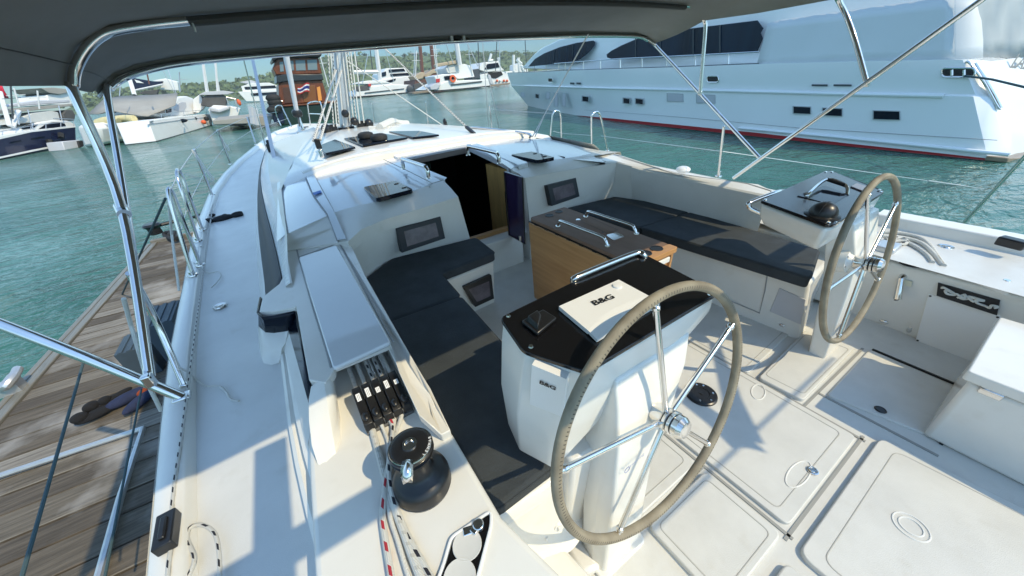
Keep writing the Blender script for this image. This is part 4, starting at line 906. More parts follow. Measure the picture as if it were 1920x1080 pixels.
for i, chx in enumerate('LEWMAR'):
    a = -1.15 + i * .19; d = V3((math.cos(a), math.sin(a), 0)); tpz.text(chx, wc + d * .0522 + V3((0, 0, .1822)), V3((-math.sin(a), math.cos(a), 0)), -d, .0095, 2, 1.0, .03)
part('winch_top', tpz, [STEEL, BLACK, WPLA], parent=wb_, angle=25)
ga = MB(); g0 = wc + V3((-.02, -.05, .182)); dirg = (H(770, 885, .72) - wc); dirg.z = 0; dirg.normalize(); sdv = V3((-dirg.y, dirg.x, 0))
ga.loft([[wc + dirg * r + sdv * w_ + V3((0, 0, z)) for w_, z in ((-ww_, .18 + hz), (0, .186 + hz), (ww_, .18 + hz))] for r, ww_, hz in ((.045, .012, .002), (.062, .014, .002), (.078, .014, -.006), (.088, .01, -.02))])
part('line_guide', ga, STEEL, parent=wb_, thick=.006)
# clutches
cb = MB(); q = [V3((-.062, .90, PZ + .012)), V3((.098, .90, PZ + .012)), V3((.098, 1.06, PZ + .012)), V3((-.062, 1.06, PZ + .012))]
cb.prism(q, (0, 0, -.02)); cb.prism([V3((-.062, .905, PZ + .035)), V3((.098, .905, PZ + .035)), V3((.098, .925, PZ + .035)), V3((-.062, .925, PZ + .035))], (0, 0, -.03))
bank = part('rope_clutch', cb, mat('clutch_base_grey', (.12, .12, .12), .5), bevel=.003, label='bank of five black rope clutches with white labels')
for i in range(5):
    x = -.046 + i * .032; k = MB()
    prof = [(.90, .020), (.905, .045), (.925, .058), (.95, .062), (.975, .072), (1.0, .082), (1.03, .088), (1.055, .082), (1.062, .06), (1.06, .01), (.91, .01)]
    k.prism([V3((x - .0135, y, PZ + z)) for y, z in prof], (.027, 0, 0))
    for s_ in (0, 1): k.prism([V3((x + (-.0145 if s_ == 0 else .0115), y, PZ + z - .006)) for y, z in prof], (.003, 0, 0))
    k.ball((x, .93, PZ + .056), .0135, sc=(.95, 1.5, .9), seg=12, ring=8); h = part('clutch_lever', k, BLACK, parent=bank, bevel=.004)
    lb2 = MB(); a0 = V3((x, .985, PZ + .0795)); dy = V3((0, .037, .0145)).normalized(); L = (.028, .034, .02, .03, .018)[i]
    lb2.prism([a0 + V3((-.007, 0, 0)), a0 + V3((.007, 0, 0)), a0 + V3((.007, 0, 0)) + dy * L, a0 + V3((-.007, 0, 0)) + dy * L], (0, 0, .001)); nlu = V3((0, -dy.z, dy.y))
    for r_ in range(2): lb2.prism([a0 + V3((-.003 + .005 * r_, 0, 0)) + dy * .003 + nlu * .0012, a0 + V3((-.0015 + .005 * r_, 0, 0)) + dy * .003 + nlu * .0012, a0 + V3((-.0015 + .005 * r_, 0, 0)) + dy * (L - .004) + nlu * .0012, a0 + V3((-.003 + .005 * r_, 0, 0)) + dy * (L - .004) + nlu * .0012], nlu * .0003, 1)
    part('clutch_label', lb2, [LABELW, SEAM], parent=h, smooth=False)

# ropes on the winch platform
def rope(px, z, r, m, label, lift=None, seg=10, group=None, n=8):
    P = [H(p[0], p[1], z if len(p) < 3 else p[2]) for p in px]; b = MB(); b.tube(spl(P, n), r, seg)
    return tag(b.build('rope', m), label, 'rope', group)
rz = PZ + .009
G = 'halyard tails on the winch platform'
rope([(693, 788, rz + .012), (702, 820), (715, 868), (727, 912), (741, 955), (757, 998), (776, 1050), (800, 1110)], rz, .0105, ROPEN, 'thick plain white rope from the outermost clutch past the winch', group=G)
rope([(727, 779, rz + .014), (737, 800), (735, 840), (727, 880, rz + .008), (720, 930, rz + .006), (717, 970), (722, 1010), (731, 1065), (738, 1110)], rz, .0085, ROPER, 'white rope with red flecks bowing outward left of the winch', group=G)
rope([(740, 768, rz + .014), (738, 795), (734, 838, rz + .01), (730, 880, rz + .014), (738, 935, rz + .012), (753, 980), (772, 1020), (797, 1065), (820, 1105)], rz, .0085, ROPEK, 'white rope with black flecks running aft close to the winch base', group=G)
rope([(709, 784, rz + .014), (722, 812), (729, 840), (726, 900, rz), (731, 965), (746, 1015), (764, 1075), (775, 1110)], rz, .006, ROPEW, 'thin greyish white line lying under the thicker ropes', group=G)
rope([(756, 761, rz + .014), (750, 790), (742, 812), (739, 845, rz + .02), (742, 872, rz + .04)], rz, .008, ROPEN, 'short white rope from the innermost clutch onto the winch drum', group=G)
for i, (a, b, c) in enumerate(((.0, 1.07, ROPEN), (-.03, 1.07, ROPEW), (.03, 1.07, ROPEK), (.055, 1.07, ROPEK), (.075, 1.07, ROPEW))):
    x = -.046 + i * .032; b2 = MB(); b2.tube([V3((x, 1.06, PZ + .03)), V3((x - .002, 1.3, PZ + .05)), V3((x * .6, 1.9, PZ + .06))], .0075, 8); tag(b2.build('rope', c), 'rope entering the %s clutch from under the locker lid' % ('outermost', 'second outermost', 'middle', 'second innermost', 'innermost')[i], 'rope', 'ropes under the locker lid')

# cup holder insert in the port quarter
ch_ = MB(); z = PZ + .004
cp = HZ([(919, 962), (919, 985), (895, 1080), (880, 1120), (812, 1120), (835, 1060), (849, 1012)], z); ch_.prism(rrect(cp, .01, 3), (0, 0, -.006)); cho = part('cup_holder_insert', ch_, BLACKM, bevel=.002, label='black cup holder insert let into the port quarter')
cw_ = MB(); cw_.tube([p + V3((0, 0, .002)) for p in rrect(HZ([(921, 958), (921, 985), (896, 1082), (880, 1125), (808, 1122), (832, 1058), (846, 1008)], z), .012, 3)], .004, 6, closed=True); part('insert_rim', cw_, WPLA, parent=cho)
for px, r in (((876, 1022), .036), ((862, 1083), .038)):
    k = MB(); k.lathe([(r, .002), (r * .97, .004), (r * .9, .0035), (r * .6, .0028), (0, .0022)], H(px[0], px[1], z), seg=30); part('cup_well', k, mat('cup_white', (.62, .61, .57), .35), parent=cho, angle=50)
k = MB(); c0 = H(897, 985, z + .003); k.lathe([(0, .008), (.014, .008), (.016, 0)], c0, seg=16); k.bar(c0 + V3((0, 0, .003)), H(885, 1000, z + .006), .018, .006); k.bar(H(868, 998, z + .004), H(890, 990, z + .004), .02, .004); part('cup_latch', k, STEEL, parent=cho, bevel=.003)

# round socket covers on the helm seat block
for px, r in (((1022, 1003), .026), ((1046, 984), .022)):
    q0 = V3((.36, .478, .17)); n_ = V3((-.3, -1, .1)).normalized(); c0 = HP(px[0], px[1], q0, n_); k = MB(); k.lathe([(0, .012), (r * .7, .012), (r * .78, .008), (r, .007), (r * 1.05, 0)], c0, n_, seg=22); k.box(c0 + n_ * .015, (.008, .006, .02)); part('socket_cover', k, WPLA, angle=30)

# ================================================================== side deck fittings
jl = MB(); lp0 = [H(310, 1085, .50), H(325, 963, .505)]
jam = MB(); c = H(320, 1002, .515); d = (H(325, 963, .5) - H(315, 1040, .5)).normalized(); rot = Matrix(((d.y, d.x, 0), (-d.x, d.y, 0), (0, 0, 1)))
jam.box(c + V3((0, 0, .018)), (.044, .11, .036), rot); jam.box(c + V3((0, 0, .04)), (.016, .07, .008), rot); part('deck_jammer', jam, BLACK, bevel=.009, bseg=3)
tag((lambda b: b.build('rope', ROPEK))(MB().tube([p + V3((0, 0, .008)) for p in HZ([(322, 985), (330, 905), (342, 827), (352, 745), (364, 660), (383, 510), (400, 382), (420, 333)], .505)], .0055, 8)), 'thin black flecked sheet lying along the port toe rail', 'rope')
rope([(312, 1110), (316, 1060), (320, 1030)], .515, .0055, ROPEK, 'short flecked rope tail coming out of the black jammer aft')
rope([(340, 1100), (358, 1070), (364, 1045), (352, 1012), (356, 990), (378, 984), (402, 1000), (411, 1040), (412, 1110)], .49, .0055, ROPEK, 'flecked rope looped on the side deck beside the jammer')
rope([(338, 690, .53), (360, 705), (385, 723), (410, 724), (424, 735), (432, 748), (448, 752)], .482, .0042, ROPEW, 'loose white rope end curling across the port side deck')
rope([(362, 492, .52), (376, 505, .50), (392, 512), (408, 509), (414, 517), (406, 530), (395, 540)], .482, .0035, ROPEW, 'thin white tail hooked on the side deck by the forward gate')
fc = MB(); c = H(412, 574, .478); fc.lathe([(0, .006), (.018, .007), (.02, .005), (.034, .006), (.037, 0)], c, seg=24, mis=[0, 1, 0, 0]); part('deck_filler_cap', fc, [STEEL, BLACK], angle=25)
for px in ((365, 460), (372, 490), (377, 462)):
    ck = MB(); ck.bar(H(px[0], px[1], .515), H(px[0] + 1, px[1] - 12, .515), .018, .006); part('cleat_slot', ck, ALU)

# stanchions, gates, lifelines (port and starboard)
def post(a, b, r=.0125, foot=True, nm='stanchion', m=STEEL):
    q = MB(); q.tube([a, b], r, 10); q.ball(b, r * 1.05, seg=10, ring=6)
    if foot: q.lathe([(0, .05), (r * 1.3, .05), (r * 1.35, .012), (.032, .008), (.034, 0)], a, seg=14)
    part(nm, q, m)
def gate(pts, r=.0125):
    q = MB(); q.tube(spl(pts, 7), r, 10)
    for p in (pts[0], pts[-1]): q.lathe([(0, .03), (r * 1.4, .03), (r * 1.4, .01), (.03, .006), (.032, 0)], p, seg=12)
    part('gate_hoop', q, STEEL)
# port aft gate (two legs leaning over the dock) and forward one
def top_on(px, py, base, h): # point h above the rail along the image ray
    return H(px, py, base.z + h)
g1a, g1b = H(362, 516, .515), H(376, 497, .515)
gate([g1a, g1a.lerp(H(316, 372, 1.02), .6), H(316, 365, 1.04), H(322, 359, 1.05), g1b.lerp(H(324, 366, 1.03), .6), g1b])
g2a, g2b = H(372, 452, .52), H(380, 432, .52)
gate([g2a, g2a.lerp(H(334, 338, 1.03), .6), H(332, 330, 1.05), H(337, 322, 1.06), g2b.lerp(H(340, 330, 1.04), .6), g2b])
s1, s1t = H(398, 366, .53), H(364, 281, 1.10); post(s1, s1t)
s2, s2t = H(432, 308, .57), H(408, 244, 1.12); post(s2, s2t)
s3, s3t = H(480, 271, .66), H(463, 220, 1.16); post(s3, s3t)
for n_, (px, py, hh) in enumerate(((364, 284, .3), (408, 246, .3))):
    b0_ = H(px, py, 1.1); coilm = MB(); coilm.tube(spl([b0_, b0_ + V3((.02, -.03, -.14)), b0_ + V3((.025, -.03, -hh)), b0_ + V3((.045, -.03, -hh * .9)), b0_ + V3((.0, -.02, -.1)), b0_ + V3((-.01, 0, .02))], 5), .007, 6)
    tag(coilm.build('rope', ROPEW), ('white fender line knotted on the nearest single port stanchion', 'white fender line knotted on the second single port stanchion')[n_], 'rope', 'fender lines on the port stanchions')
ll = MB(); chain = [H(235, 520, .98), H(318, 362, 1.045), H(334, 325, 1.055), s1t, s2t, s3t, H(520, 210, 1.25)]
for a, b in zip(chain[1:], chain[2:]): ll.tube([a, b], .0035, 6)
ll2 = [H(340, 430, .78), H(352, 385, .79), s1.lerp(s1t, .5), s2.lerp(s2t, .5), s3.lerp(s3t, .5), H(540, 222, 1.0)]
for a, b in zip(ll2, ll2[1:]): ll.tube([a, b], .003, 6)
part('lifeline', ll, ALU)
# pulpit at the bow
def hoop(pts): q = MB(); q.tube(spl(HL(pts), 6), .014, 8); part('pulpit_hoop', q, STEEL)
hoop([(547, 238, .82), (531, 205, 1.2), (528, 199, 1.28), (521, 198, 1.30), (516, 204, 1.25), (520, 220, 1.0), (527, 236, .82)])
hoop([(582, 235, .84), (577, 200, 1.25), (578, 194, 1.32), (586, 191, 1.34), (597, 191, 1.34), (602, 196, 1.3), (611, 236, .84)])
q = MB(); q.tube([H(578, 213, 1.1), H(605, 214, 1.1)], .01, 8); part('pulpit_bar', q, STEEL)
# starboard stanchions and gates
for a, b, za, zb in (((703, 240), (697, 194), .78, 1.3), ((804, 238), (798, 192), .7, 1.2), ((923, 242), (918, 199), .62, 1.1)):
    A = H(a[0], a[1], za); B = V3((A.x, A.y, 0)); t = H(b[0], b[1], zb); d = t - EYE; s_ = (A.y - EYE.y) / d.y; post(A, EYE + d * s_, .014)
def sgate(pts, y): gate([HY(px, py, y) for px, py in pts], .0135)
sgate([(1031, 268), (1035, 224), (1037, 213), (1042, 208), (1048, 209), (1051, 216), (1052, 232), (1053, 270)], 4.75)
sgate([(1110, 280), (1109, 224), (1111, 215), (1117, 210), (1123, 212), (1127, 222), (1133, 250), (1139, 282)], 3.95)
yb = 1.85
A = HY(1347, 331, yb); post(A, HY(1357, 238, yb), .0115)
sl = MB()
for a, b in ((HY(1037, 246, 4.75), HY(1053, 250, 4.75)), (HY(1053, 250, 4.75), HY(1109, 254, 3.95)), (HY(1127, 255, 3.95), HY(1355, 284, yb)), (HY(1355, 284, yb), HY(1845, 354, .45)), (HY(1037, 213, 4.75), HY(918, 205, 6.5))): sl.tube([a, b], .0035, 6)
for a, b in ((HY(1740, 339, .66), HY(1815, 350, .52)),): sl.tube([a, b], .007, 8)
part('lifeline', sl, ALU)

# ================================================================== mast, boom, rigging
mf = H(650, 244, .99); md = (HY(633, 90, mf.y) - mf).normalized()
ms = MB(); mp = [mf + md * t for t in (0, 1.5, 4, 8, 13)]; ms.tube(mp, [.09, .09, .088, .08, .07], 18); mast = part('mast', ms, ALU)
mb_ = MB(); mb_.lathe([(0, .05), (.12, .05), (.14, .0)], mf, seg=20); mb_.box(mf + V3((-.2, -.05, .06)), (.12, .1, .1)); mb_.box(mf + V3((.22, -.05, .06)), (.12, .1, .1)); mb_.ball(mf + V3((-.3, -.12, .06)), .075); mb_.ball(mf + V3((.34, -.1, .06)), .07); mb_.ball(mf + V3((.02, -.17, .24)), .055); mb_.ball(mf + V3((.12, -.17, .12)), .06); part('mast_base_block', mb_, BLACK, parent=mast)
for i, (dx, m_) in enumerate(((-.17, ROPEK), (-.13, ROPEW), (-.10, ROPEK), (.1, ROPEW), (.14, ROPEK), (.18, ROPEW), (.24, ROPEW), (.05, ROPEW), (-.04, ROPEW))):
    b = MB(); b.tube([mf + V3((dx * 1.1, -.12, .08)), mf + md * 1.6 + V3((dx * .75, -.11, 0)), mf + md * 8 + V3((dx * .6, -.1, 0))], .010, 6); part('halyard', b, m_, parent=mast)
bo_ = MB(); g0 = mf + V3((0, -.15, 2.5)); g1 = V3((1.45, .2, 3.6)); bo_.tube([g0, g1], .085, 14); part('boom', bo_, ALU)
bag = MB(); rr = []
for i in range(11):
    t = i / 10; c = g0.lerp(g1, t) + V3((0, 0, .1)); w_, h_ = .24 + .10 * (1 - t), 1.7 + .35 * (1 - t)
    rr.append([c + V3((w_ * math.cos(a) , 0, h_ * .5 + h_ * .5 * math.sin(a))) for a in [k * math.pi / 8 for k in range(16)]])
bag.loft(rr, closed=True, capends=True); part('sail_cover', bag, CANV)  # unseen sail bag, built oversized so its shadow reaches the port deck
fs = MB(); f0_ = H(557, 212, 1.15); fdir = (HY(535, 98, f0_.y - .55) - f0_); fs.tube([f0_, f0_ + fdir, f0_ + fdir * 6], [.045, .06, .06], 12); part('furled_headsail', fs, MASTW)
fd2 = MB(); fd2.lathe([(.02, -.08), (.09, -.07), (.11, -.04), (.11, .02), (.09, .06), (.02, .08)], f0_, (0, -.2, 1), seg=18); fd2.tube([f0_ + V3((0, 0, -.08)), H(562, 236, .84)], .02, 8); part('furling_drum', fd2, BLACK)
an = MB(); an.bar(H(562, 222, .95), H(568, 243, .84), .06, .05); an.bar(H(568, 243, .84), H(575, 238, .84), .1, .03); part('bow_anchor', an, STEEL, bevel=.01)
# mainsheet falls to the roof, starboard fall, straps
mst = MB(); a = H(605, 296, .985); t_ = V3((1.35, 2.6, 3.5))
mst.tube([a + V3((-.03, 0, .16)), H(640, 100, 2.05), t_], .012, 8); mst.tube([a + V3((.03, 0, .16)), H(650, 100, 2.05), t_ + V3((.1, 0, 0))], .012, 8); part('mainsheet', mst, ROPEK)
bk = MB(); bk.box(a + V3((0, 0, .13)), (.05, .04, .09)); bk.tube(spl([a, a + V3((0, 0, .08))], 3), .02, 8, mi=1); part('mainsheet_block', bk, [BLACK, STEEL], bevel=.012)
ms2 = MB(); a2 = H(890, 253, .97); ms2.tube([a2, H(715, 84, 2.1), t_], .012, 8); part('mainsheet', ms2, ROPEK)
bk = MB(); bk.bar(a2 + V3((0, 0, .01)), a2.lerp(H(715, 84, 2.1), .07), .045, .03); part('mainsheet_block', bk, BLACK, bevel=.008)
vg = MB(); a3 = H(830, 235, .92); vg.tube([a3, H(648, 112, 1.95)], .008, 6); part('running_line', vg, ROPEW)
bk = MB(); c = H(834, 229, .95); bk.ball(c, .05, sc=(.6, 1, 1.2)); bk.box(c + V3((-.05, 0, -.06)), (.16, .07, .05)); part('deck_block', bk, BLACK, bevel=.01)
for a, b, za in (((936, 240), (906, 100), .62), ((916, 236), (905, 80), .62)):
    q = MB(); A = H(a[0], a[1], za); q.tube([A, HY(b[0], b[1], A.y - .3)], .007, 6); part('shroud', q, ALU)
pa = MB(); A = H(502, 290, .55); pa.tube([A, HY(455, 105, A.y - .15)], .012, 6); part('shroud', pa, STEEL)
pa = MB(); A = H(515, 300, .80); B = H(470, 95, 2.2); pa.bar(A, A.lerp(B, 1.3), .045, .004, up=(0, 1, 0)); part('fabric_strap', pa, LIGHTG)
bk = MB(); c = H(508, 280, .86); bk.box(c, (.09, .07, .16)); bk.box(c + V3((.0, 0, .1)), (.05, .05, .06)); part('genoa_car', bk, BLACK, bevel=.015)
st_ = MB(); A = H(998, 257, .9); B = HY(1103, 64, 2.62); st_.bar(A, B, .016, .003, up=(0, 1, 0)); st_.bar(H(1003, 257, .9), A.lerp(B, .28), .016, .003, up=(0, 1, 0)); part('fabric_strap', st_, WPIPE)
lc_ = MB(); lc_.tube(spl([H(692, 241, 1.02), H(720, 241, 1.0), H(760, 241, .97), H(800, 242, .93), H(828, 240, .92)], 6), .035, 8); lc_.tube(spl([H(712, 240, 1.03), H(735, 229, 1.05), H(748, 232, 1.0), H(765, 233, .97)], 6), .06, 8); tag(lc_.build('rope', ROPEN), 'thick pale rope heaped along the foot of the mast', 'rope')
# foredeck hatch and dark edge
fh = MB(); fh.prism(HZ([(556, 249), (590, 246), (604, 243), (560, 253)], .83), (0, 0, -.04)); part('foredeck_hatch', fh, GLASS, bevel=.01)

# ================================================================== starboard aft deck
ad = MB(); z = .455
# locker fronts: measured face and top
f_ = [H(1610, 590, 0), H(1840, 682, 0), HX(1920, 720, 2.90)]
ad.loft([[V3((2.93, .48, 0)), V3((2.90, .1, 0)), V3((2.90, -1.4, 0))], [V3((2.83, .5, .43)), V3((2.82, .185, .43)), V3((2.82, -1.4, .43))], [V3((2.84, .5, .452)), V3((2.83, .18, .452)), V3((2.83, -1.4, .452))], [V3((3.36, .6, .462)), V3((3.36, .1, .462)), V3((3.36, -1.4, .462))], [V3((3.372, .6, .54)), V3((3.372, .1, .54)), V3((3.36, -1.4, .54))], [V3((3.5, .6, .542)), V3((3.5, .1, .542)), V3((3.48, -1.4, .542))]])
ad.prism([V3((2.86, .5, .43)), V3((3.36, .6, .43)), V3((3.36, 1.3, .43)), V3((2.86, 1.1, .43))], (0, 0, -.4))
part('aft_deck', ad, GEL, bevel=.016, bseg=3, angle=40)
ql = MB(); lt = HZ([(1767, 500), (1786, 491), (1906, 523), (1894, 549)], .475); ql.prism(rrect(lt, .01, 3), (0, 0, -.02))
qo = part('locker_lid', ql, WPLA, bevel=.004); qk = MB(); qk.lathe([(0, .004), (.012, .004), (.014, 0)], H(1888, 526, .476), seg=14); part('lid_latch', qk, STEEL, parent=qo); qi = MB(); qi.prism(HZ([(1815, 507), (1832, 512), (1830, 515), (1813, 510)], .477), (0, 0, -.002)); qi.prism(HZ([(1836, 513), (1858, 519), (1856, 522), (1834, 516)], .477), (0, 0, -.002)); part('lid_lettering', qi, INK, parent=qo)
X_ = 2.83
fr_ = MB(); fr_.prism([HX(1755, 512, X_ - .005), HX(1920, 562, X_ - .005), HX(1920, 578, X_ - .005), HX(1757, 526, X_ - .005)], (.03, 0, 0)); part('locker_lip', fr_, GEL, bevel=.008)
op = MB(); op.prism([HX(1760, 529, X_ + .0), HX(1876, 562, X_ + .0), HX(1870, 590, X_ + .0), HX(1757, 553, X_ + .0)], (-.012, 0, 0)); part('locker_opening', op, INK)
rp = MB(); rr_ = random.Random(5)
pp_ = []
for k in range(26):
    t = .04 + .9 * k / 25; c = HX(1764 + 104 * t, 541 + 35 * t, X_ - .014 - .006 * (k % 3)); pp_.append(c + V3((0, rr_.uniform(-.022, .022), rr_.uniform(-.018, .012))))
rp.tube(spl(pp_, 5), .0058, 7)
tag(rp.build('rope', ROPEW), 'coiled mooring rope stuffed in the open starboard quarter locker', 'rope')
pc = MB(); pq = [HX(1743, 548, 2.86), HX(1879, 590, 2.86), HX(1843, 683, 2.89), HX(1718, 637, 2.89)]; pc.prism(pq, (-.022, 0, 0)); pco = part('locker_panel', pc, WPLA, bevel=.003)
sc_ = MB()
for p in pq: c = sum(pq, V3()) / 4; sc_.lathe([(0, .002), (.005, .002), (.006, 0)], c + (p - c) * .93 + V3((-.022, 0, 0)), (-1, 0, .1), seg=8)
part('screw', sc_, BLACK, parent=pco)
gl_ = MB(); a = HX(1695, 516, 2.845); b = HX(1685, 558, 2.82); gl_.tube([a, a + V3((-.03, 0, -.01)), b + V3((-.02, 0, 0))], [.02, .014, .018], 12); gl_.lathe([(0, .004), (.022, .004), (.025, 0)], a, (-1, 0, 0), seg=16); gl_.lathe([(0, .001), (.014, .001)], b + V3((-.022, 0, -.004)), (-.5, -.5, -.4), seg=14, mi=1); part('tap_lever', gl_, [STEEL, BLACK])
bt = MB(); bt.prism([HX(1693, 523, 2.83), HX(1711, 528, 2.83), HX(1708, 538, 2.83), HX(1697, 535, 2.83)], (-.004, 0, 0)); part('cream_patch', bt, mat('cream_plate', (.7, .66, .5), .5))
for px, sx_, sz_ in (((1657, 603), 1.0, .5), ((1706, 617), .6, 1.2)):
    q = MB(); c = HX(px[0], px[1], 2.895); q.ball(c, .022, sc=(.3, sx_, sz_)); part('drain_fitting', q, STEEL)
vt = MB(); c = H(1706, 495, .458); vt.lathe([(0, .012), (.02, .012), (.03, .018), (.04, .012), (.045, 0)], c, seg=22); part('oval_vent', vt, BLACK)
fc = MB(); c = H(1773, 463, .468); fc.lathe([(0, .005), (.02, .006), (.024, .003), (.036, .005), (.038, 0)], c, seg=22); part('deck_filler_cap', fc, STEEL, angle=25)
bx = MB(); bx.bar(H(1872, 449, .55), H(1925, 462, .55), .06, .05); part('stern_cleat', bx, BLACK, bevel=.008)
# starboard sheet tails heaped behind the helm
G2 = 'sheet tails heaped behind the starboard helm'
for i, (pp, m_) in enumerate((([(1652, 434), (1690, 437), (1725, 446), (1745, 462), (1758, 482), (1770, 498)], ROPEN), ([(1655, 442), (1695, 446), (1728, 456), (1750, 475), (1768, 497)], ROPEW), ([(1652, 455), (1690, 452), (1715, 462), (1738, 478), (1748, 492)], ROPEN), ([(1640, 462), (1670, 460), (1700, 456), (1690, 447), (1660, 449)], ROPEK))):
    rope(pp, .482, .011, m_, ['thick white sheet tail curving over the starboard quarter', 'plain white sheet tail lying inside the thicker one', 'white braided tail nearest the helm wheel', 'flecked tail looped back under the starboard console'][i], group=G2)
wn2 = MB(); c = H(1655, 475, .455); wn2.box(c + V3((.02, 0, .03)), (.14, .1, .05)); part('sheet_block', wn2, ALU, bevel=.01)
# stern seat box with hinge at the right
bx = MB()
tb = HZ([(1826, 692), (1876, 601)], .40); z1 = .40
xa, ya_ = 2.07, -.115
bx.prism([V3((xa - .02, -.13, z1 - .05)), V3((2.62, -.13, z1 - .05)), V3((2.62, -1.3, z1 - .05)), V3((xa - .02, -1.3, z1 - .05))], (0, 0, -.35)); sbx = part('stern_seat', bx, GEL, bevel=.02, bseg=3, label='white stern seat locker with a hinged lid')
bl = MB(); bl.prism(rrect([V3((xa - .03, -.11, z1)), V3((2.63, -.11, z1)), V3((2.63, -1.3, z1)), V3((xa - .03, -1.3, z1))], .012), (0, 0, -.045)); part('seat_lid', bl, GEL, parent=sbx, bevel=.006, bseg=3)
hg = MB(); c = HX(1861, 734, xa - .022); hg.box(c + V3((-.004, 0, .012)), (.006, .06, .022)); hg.box(c + V3((-.004, 0, -.014)), (.006, .06, .022)); hg.tube([c + V3((-.008, -.03, 0)), c + V3((-.008, .03, 0))], .005, 8); part('seat_hinge', hg, STEEL, parent=sbx, bevel=.002)

# ================================================================== bimini
BY = 2.9
fe = [HY(px, py, BY) for px, py in ((194, 170), (201, 152), (214, 136), (253, 121), (333, 105), (480, 92), (640, 81), (853, 67), (990, 62), (1100, 59), (1190, 61), (1212, 68), (1230, 80))]
fe[0].y = 2.78; fe[1].y = 2.84
AY = .085
bc = MB()
NB = 13
prof = fe
def brow(y, dz, sx=1.0, drop=0.0):
    out = []
    for i, p in enumerate(prof):
        t = i / 12; out.append(V3((1.39 + (p.x - 1.39) * sx, y, p.z + dz)))
    return out
rows = [[p + V3((0, .0, -.035)) for p in fe], fe]
# bow A line (port side knuckle at px 140,165) sits about half way back
AB = [HY(px, py, 2.05) for px, py in ((139, 172), (139, 140), (156, 97), (213, 58), (352, 38), (500, 26), (640, 17), (853, 6), (990, 3), (1100, 4), (1200, 7), (1285, 13), (1319, 44))]
ABu = [p + V3((-.012 if i < 3 else (.012 if i > 10 else 0), 0, .02)) for i, p in enumerate(AB)]
for t in (.25, .5, .75): rows.append([a.lerp(b, t) + V3((0, 0, -.012 * math.sin(math.pi * t))) for a, b in zip(fe, ABu)])
rows.append(ABu)
for y, dz in ((1.65, -.008), (1.2, .0), (.7, -.012), (AY, -.02)): rows.append([V3((1.33 + (p.x - 1.33) * (1 + (2.05 - y) * .01), y, p.z + dz)) for p in ABu])
bc.loft(rows)
canopy = part('bimini_canopy', bc, CANV, angle=70, thick=.004, label='grey fabric canopy stretched overhead on steel bows')
pi_ = MB(); pi_.tube(spl([p + V3((0, -.012, -.028)) for p in fe], 4), .0055, 6); part('canopy_piping', pi_, WPIPE, parent=canopy)
sl_ = MB()
sl_.tube(spl([p + V3((0, 0, -.004)) for p in AB[4:12]], 4), .016, 8)
for L in ([(-30, 82), (60, 102), (134, 120)], [(146, 128), (175, 137), (203, 149)]):
    sl_.tube([HY(x, y, 1.4 + .6 * (x + 30) / 164 if x < 140 else 2.1 + (x - 146) * .008) + V3((0, 0, -.002)) for x, y in L], .0022, 5); part('bow_sleeve', sl_, CANVD, parent=canopy)
frm = MB()
# bow B (front edge) and bow A, both to the port knuckle on the pushpit tube
KNk = H(279, 713, .72); BASE = H(341, 745, .51); C2 = H(345, 722, .515)
def steel(pts, r, nm='bimini_tube', n=6, sub=None):
    q = MB(); q.tube(spl(pts, n) if n else pts, r, 12); return part(nm, q, STEEL)
tA = [KNk, H(226, 388, 1.27)]; yA = 1.75
bowA = [KNk + V3((-.0, .02, 0)), H(228, 390, 1.22), HY(140, 178, 2.03), HY(138, 160, 2.04), HY(142, 130, 2.05), HY(160, 95, 2.05), HY(185, 70, 2.05), HY(215, 57, 2.05), HY(280, 47, 2.05), HY(352, 39, 2.05)]
steel(bowA, .0155)
bowB = [KNk, H(239, 405, 1.12), HY(202, 182, 2.74)] + [p + V3((0.012, -.01, -.035)) for p in fe[1:12]] 
B2 = HY(1425, 297, 1.39)
bowB += [fe[12] + V3((-.01, -.01, -.03)), B2]
steel(bowB, .0145)
sl2 = MB(); sl2.tube([H(226, 388, 1.22), H(233, 402, 1.2)], .021, 12); part('tube_joint', sl2, STEEL)
kj = MB(); kj.box(KNk, (.03, .03, .05)); part('tube_joint', kj, STEEL, bevel=.006)
D_e = H(-60, 585, .98); steel([BASE, BASE.lerp(D_e, .5) + V3((0, 0, .012)), D_e], .0195, 'pushpit_tube', 4)
steel([C2, H(291, 598, .78), H(243, 512, 1.02)], .0125, 'bimini_brace', 4)
ft = MB(); ft.box(BASE, (.06, .05, .02)); ft.box(C2, (.03, .03, .02)); part('tube_foot', ft, STEEL, bevel=.006)
# starboard side tubes
SB = HY(1375, 334, 1.55); ST = HY(1840, 0, .585)
steel([SB, SB.lerp(ST, .5), ST, ST + (ST - SB) * .2], .0145, n=0)
mid = HY(1313, 171, 2.12); top1 = HY(1322, 60, 2.0)
steel([HY(1313, 172, 2.01), HY(1322, 62, 2.05), HY(1321, 40, 2.06), HY(1314, 22, 2.06), HY(1300, 12, 2.06), HY(1270, 9, 2.06)], .0145)
steel([HY(1625, 155, .91), HY(1603, 75, 1.05), HY(1588, 32, 1.14), HY(1572, 0, 1.2), HY(1560, -20, 1.2)], .0145)
steel([HY(1790, 437, .44), HY(1925, 290, .30), HY(2000, 208, .22)], .018, 'pushpit_tube', 0)
bj = MB(); bj.lathe([(0, .02), (.03, .012), (.045, .004), (.05, 0)], HY(1791, 437, .43), seg=18); part('tube_foot', bj, STEEL)
tj = MB()
for p in (B2, HY(1625, 157, .91), HY(1313, 174, 2.01)): tj.box(p, (.03, .03, .035))
part('tube_joint', tj, STEEL, bevel=.006)
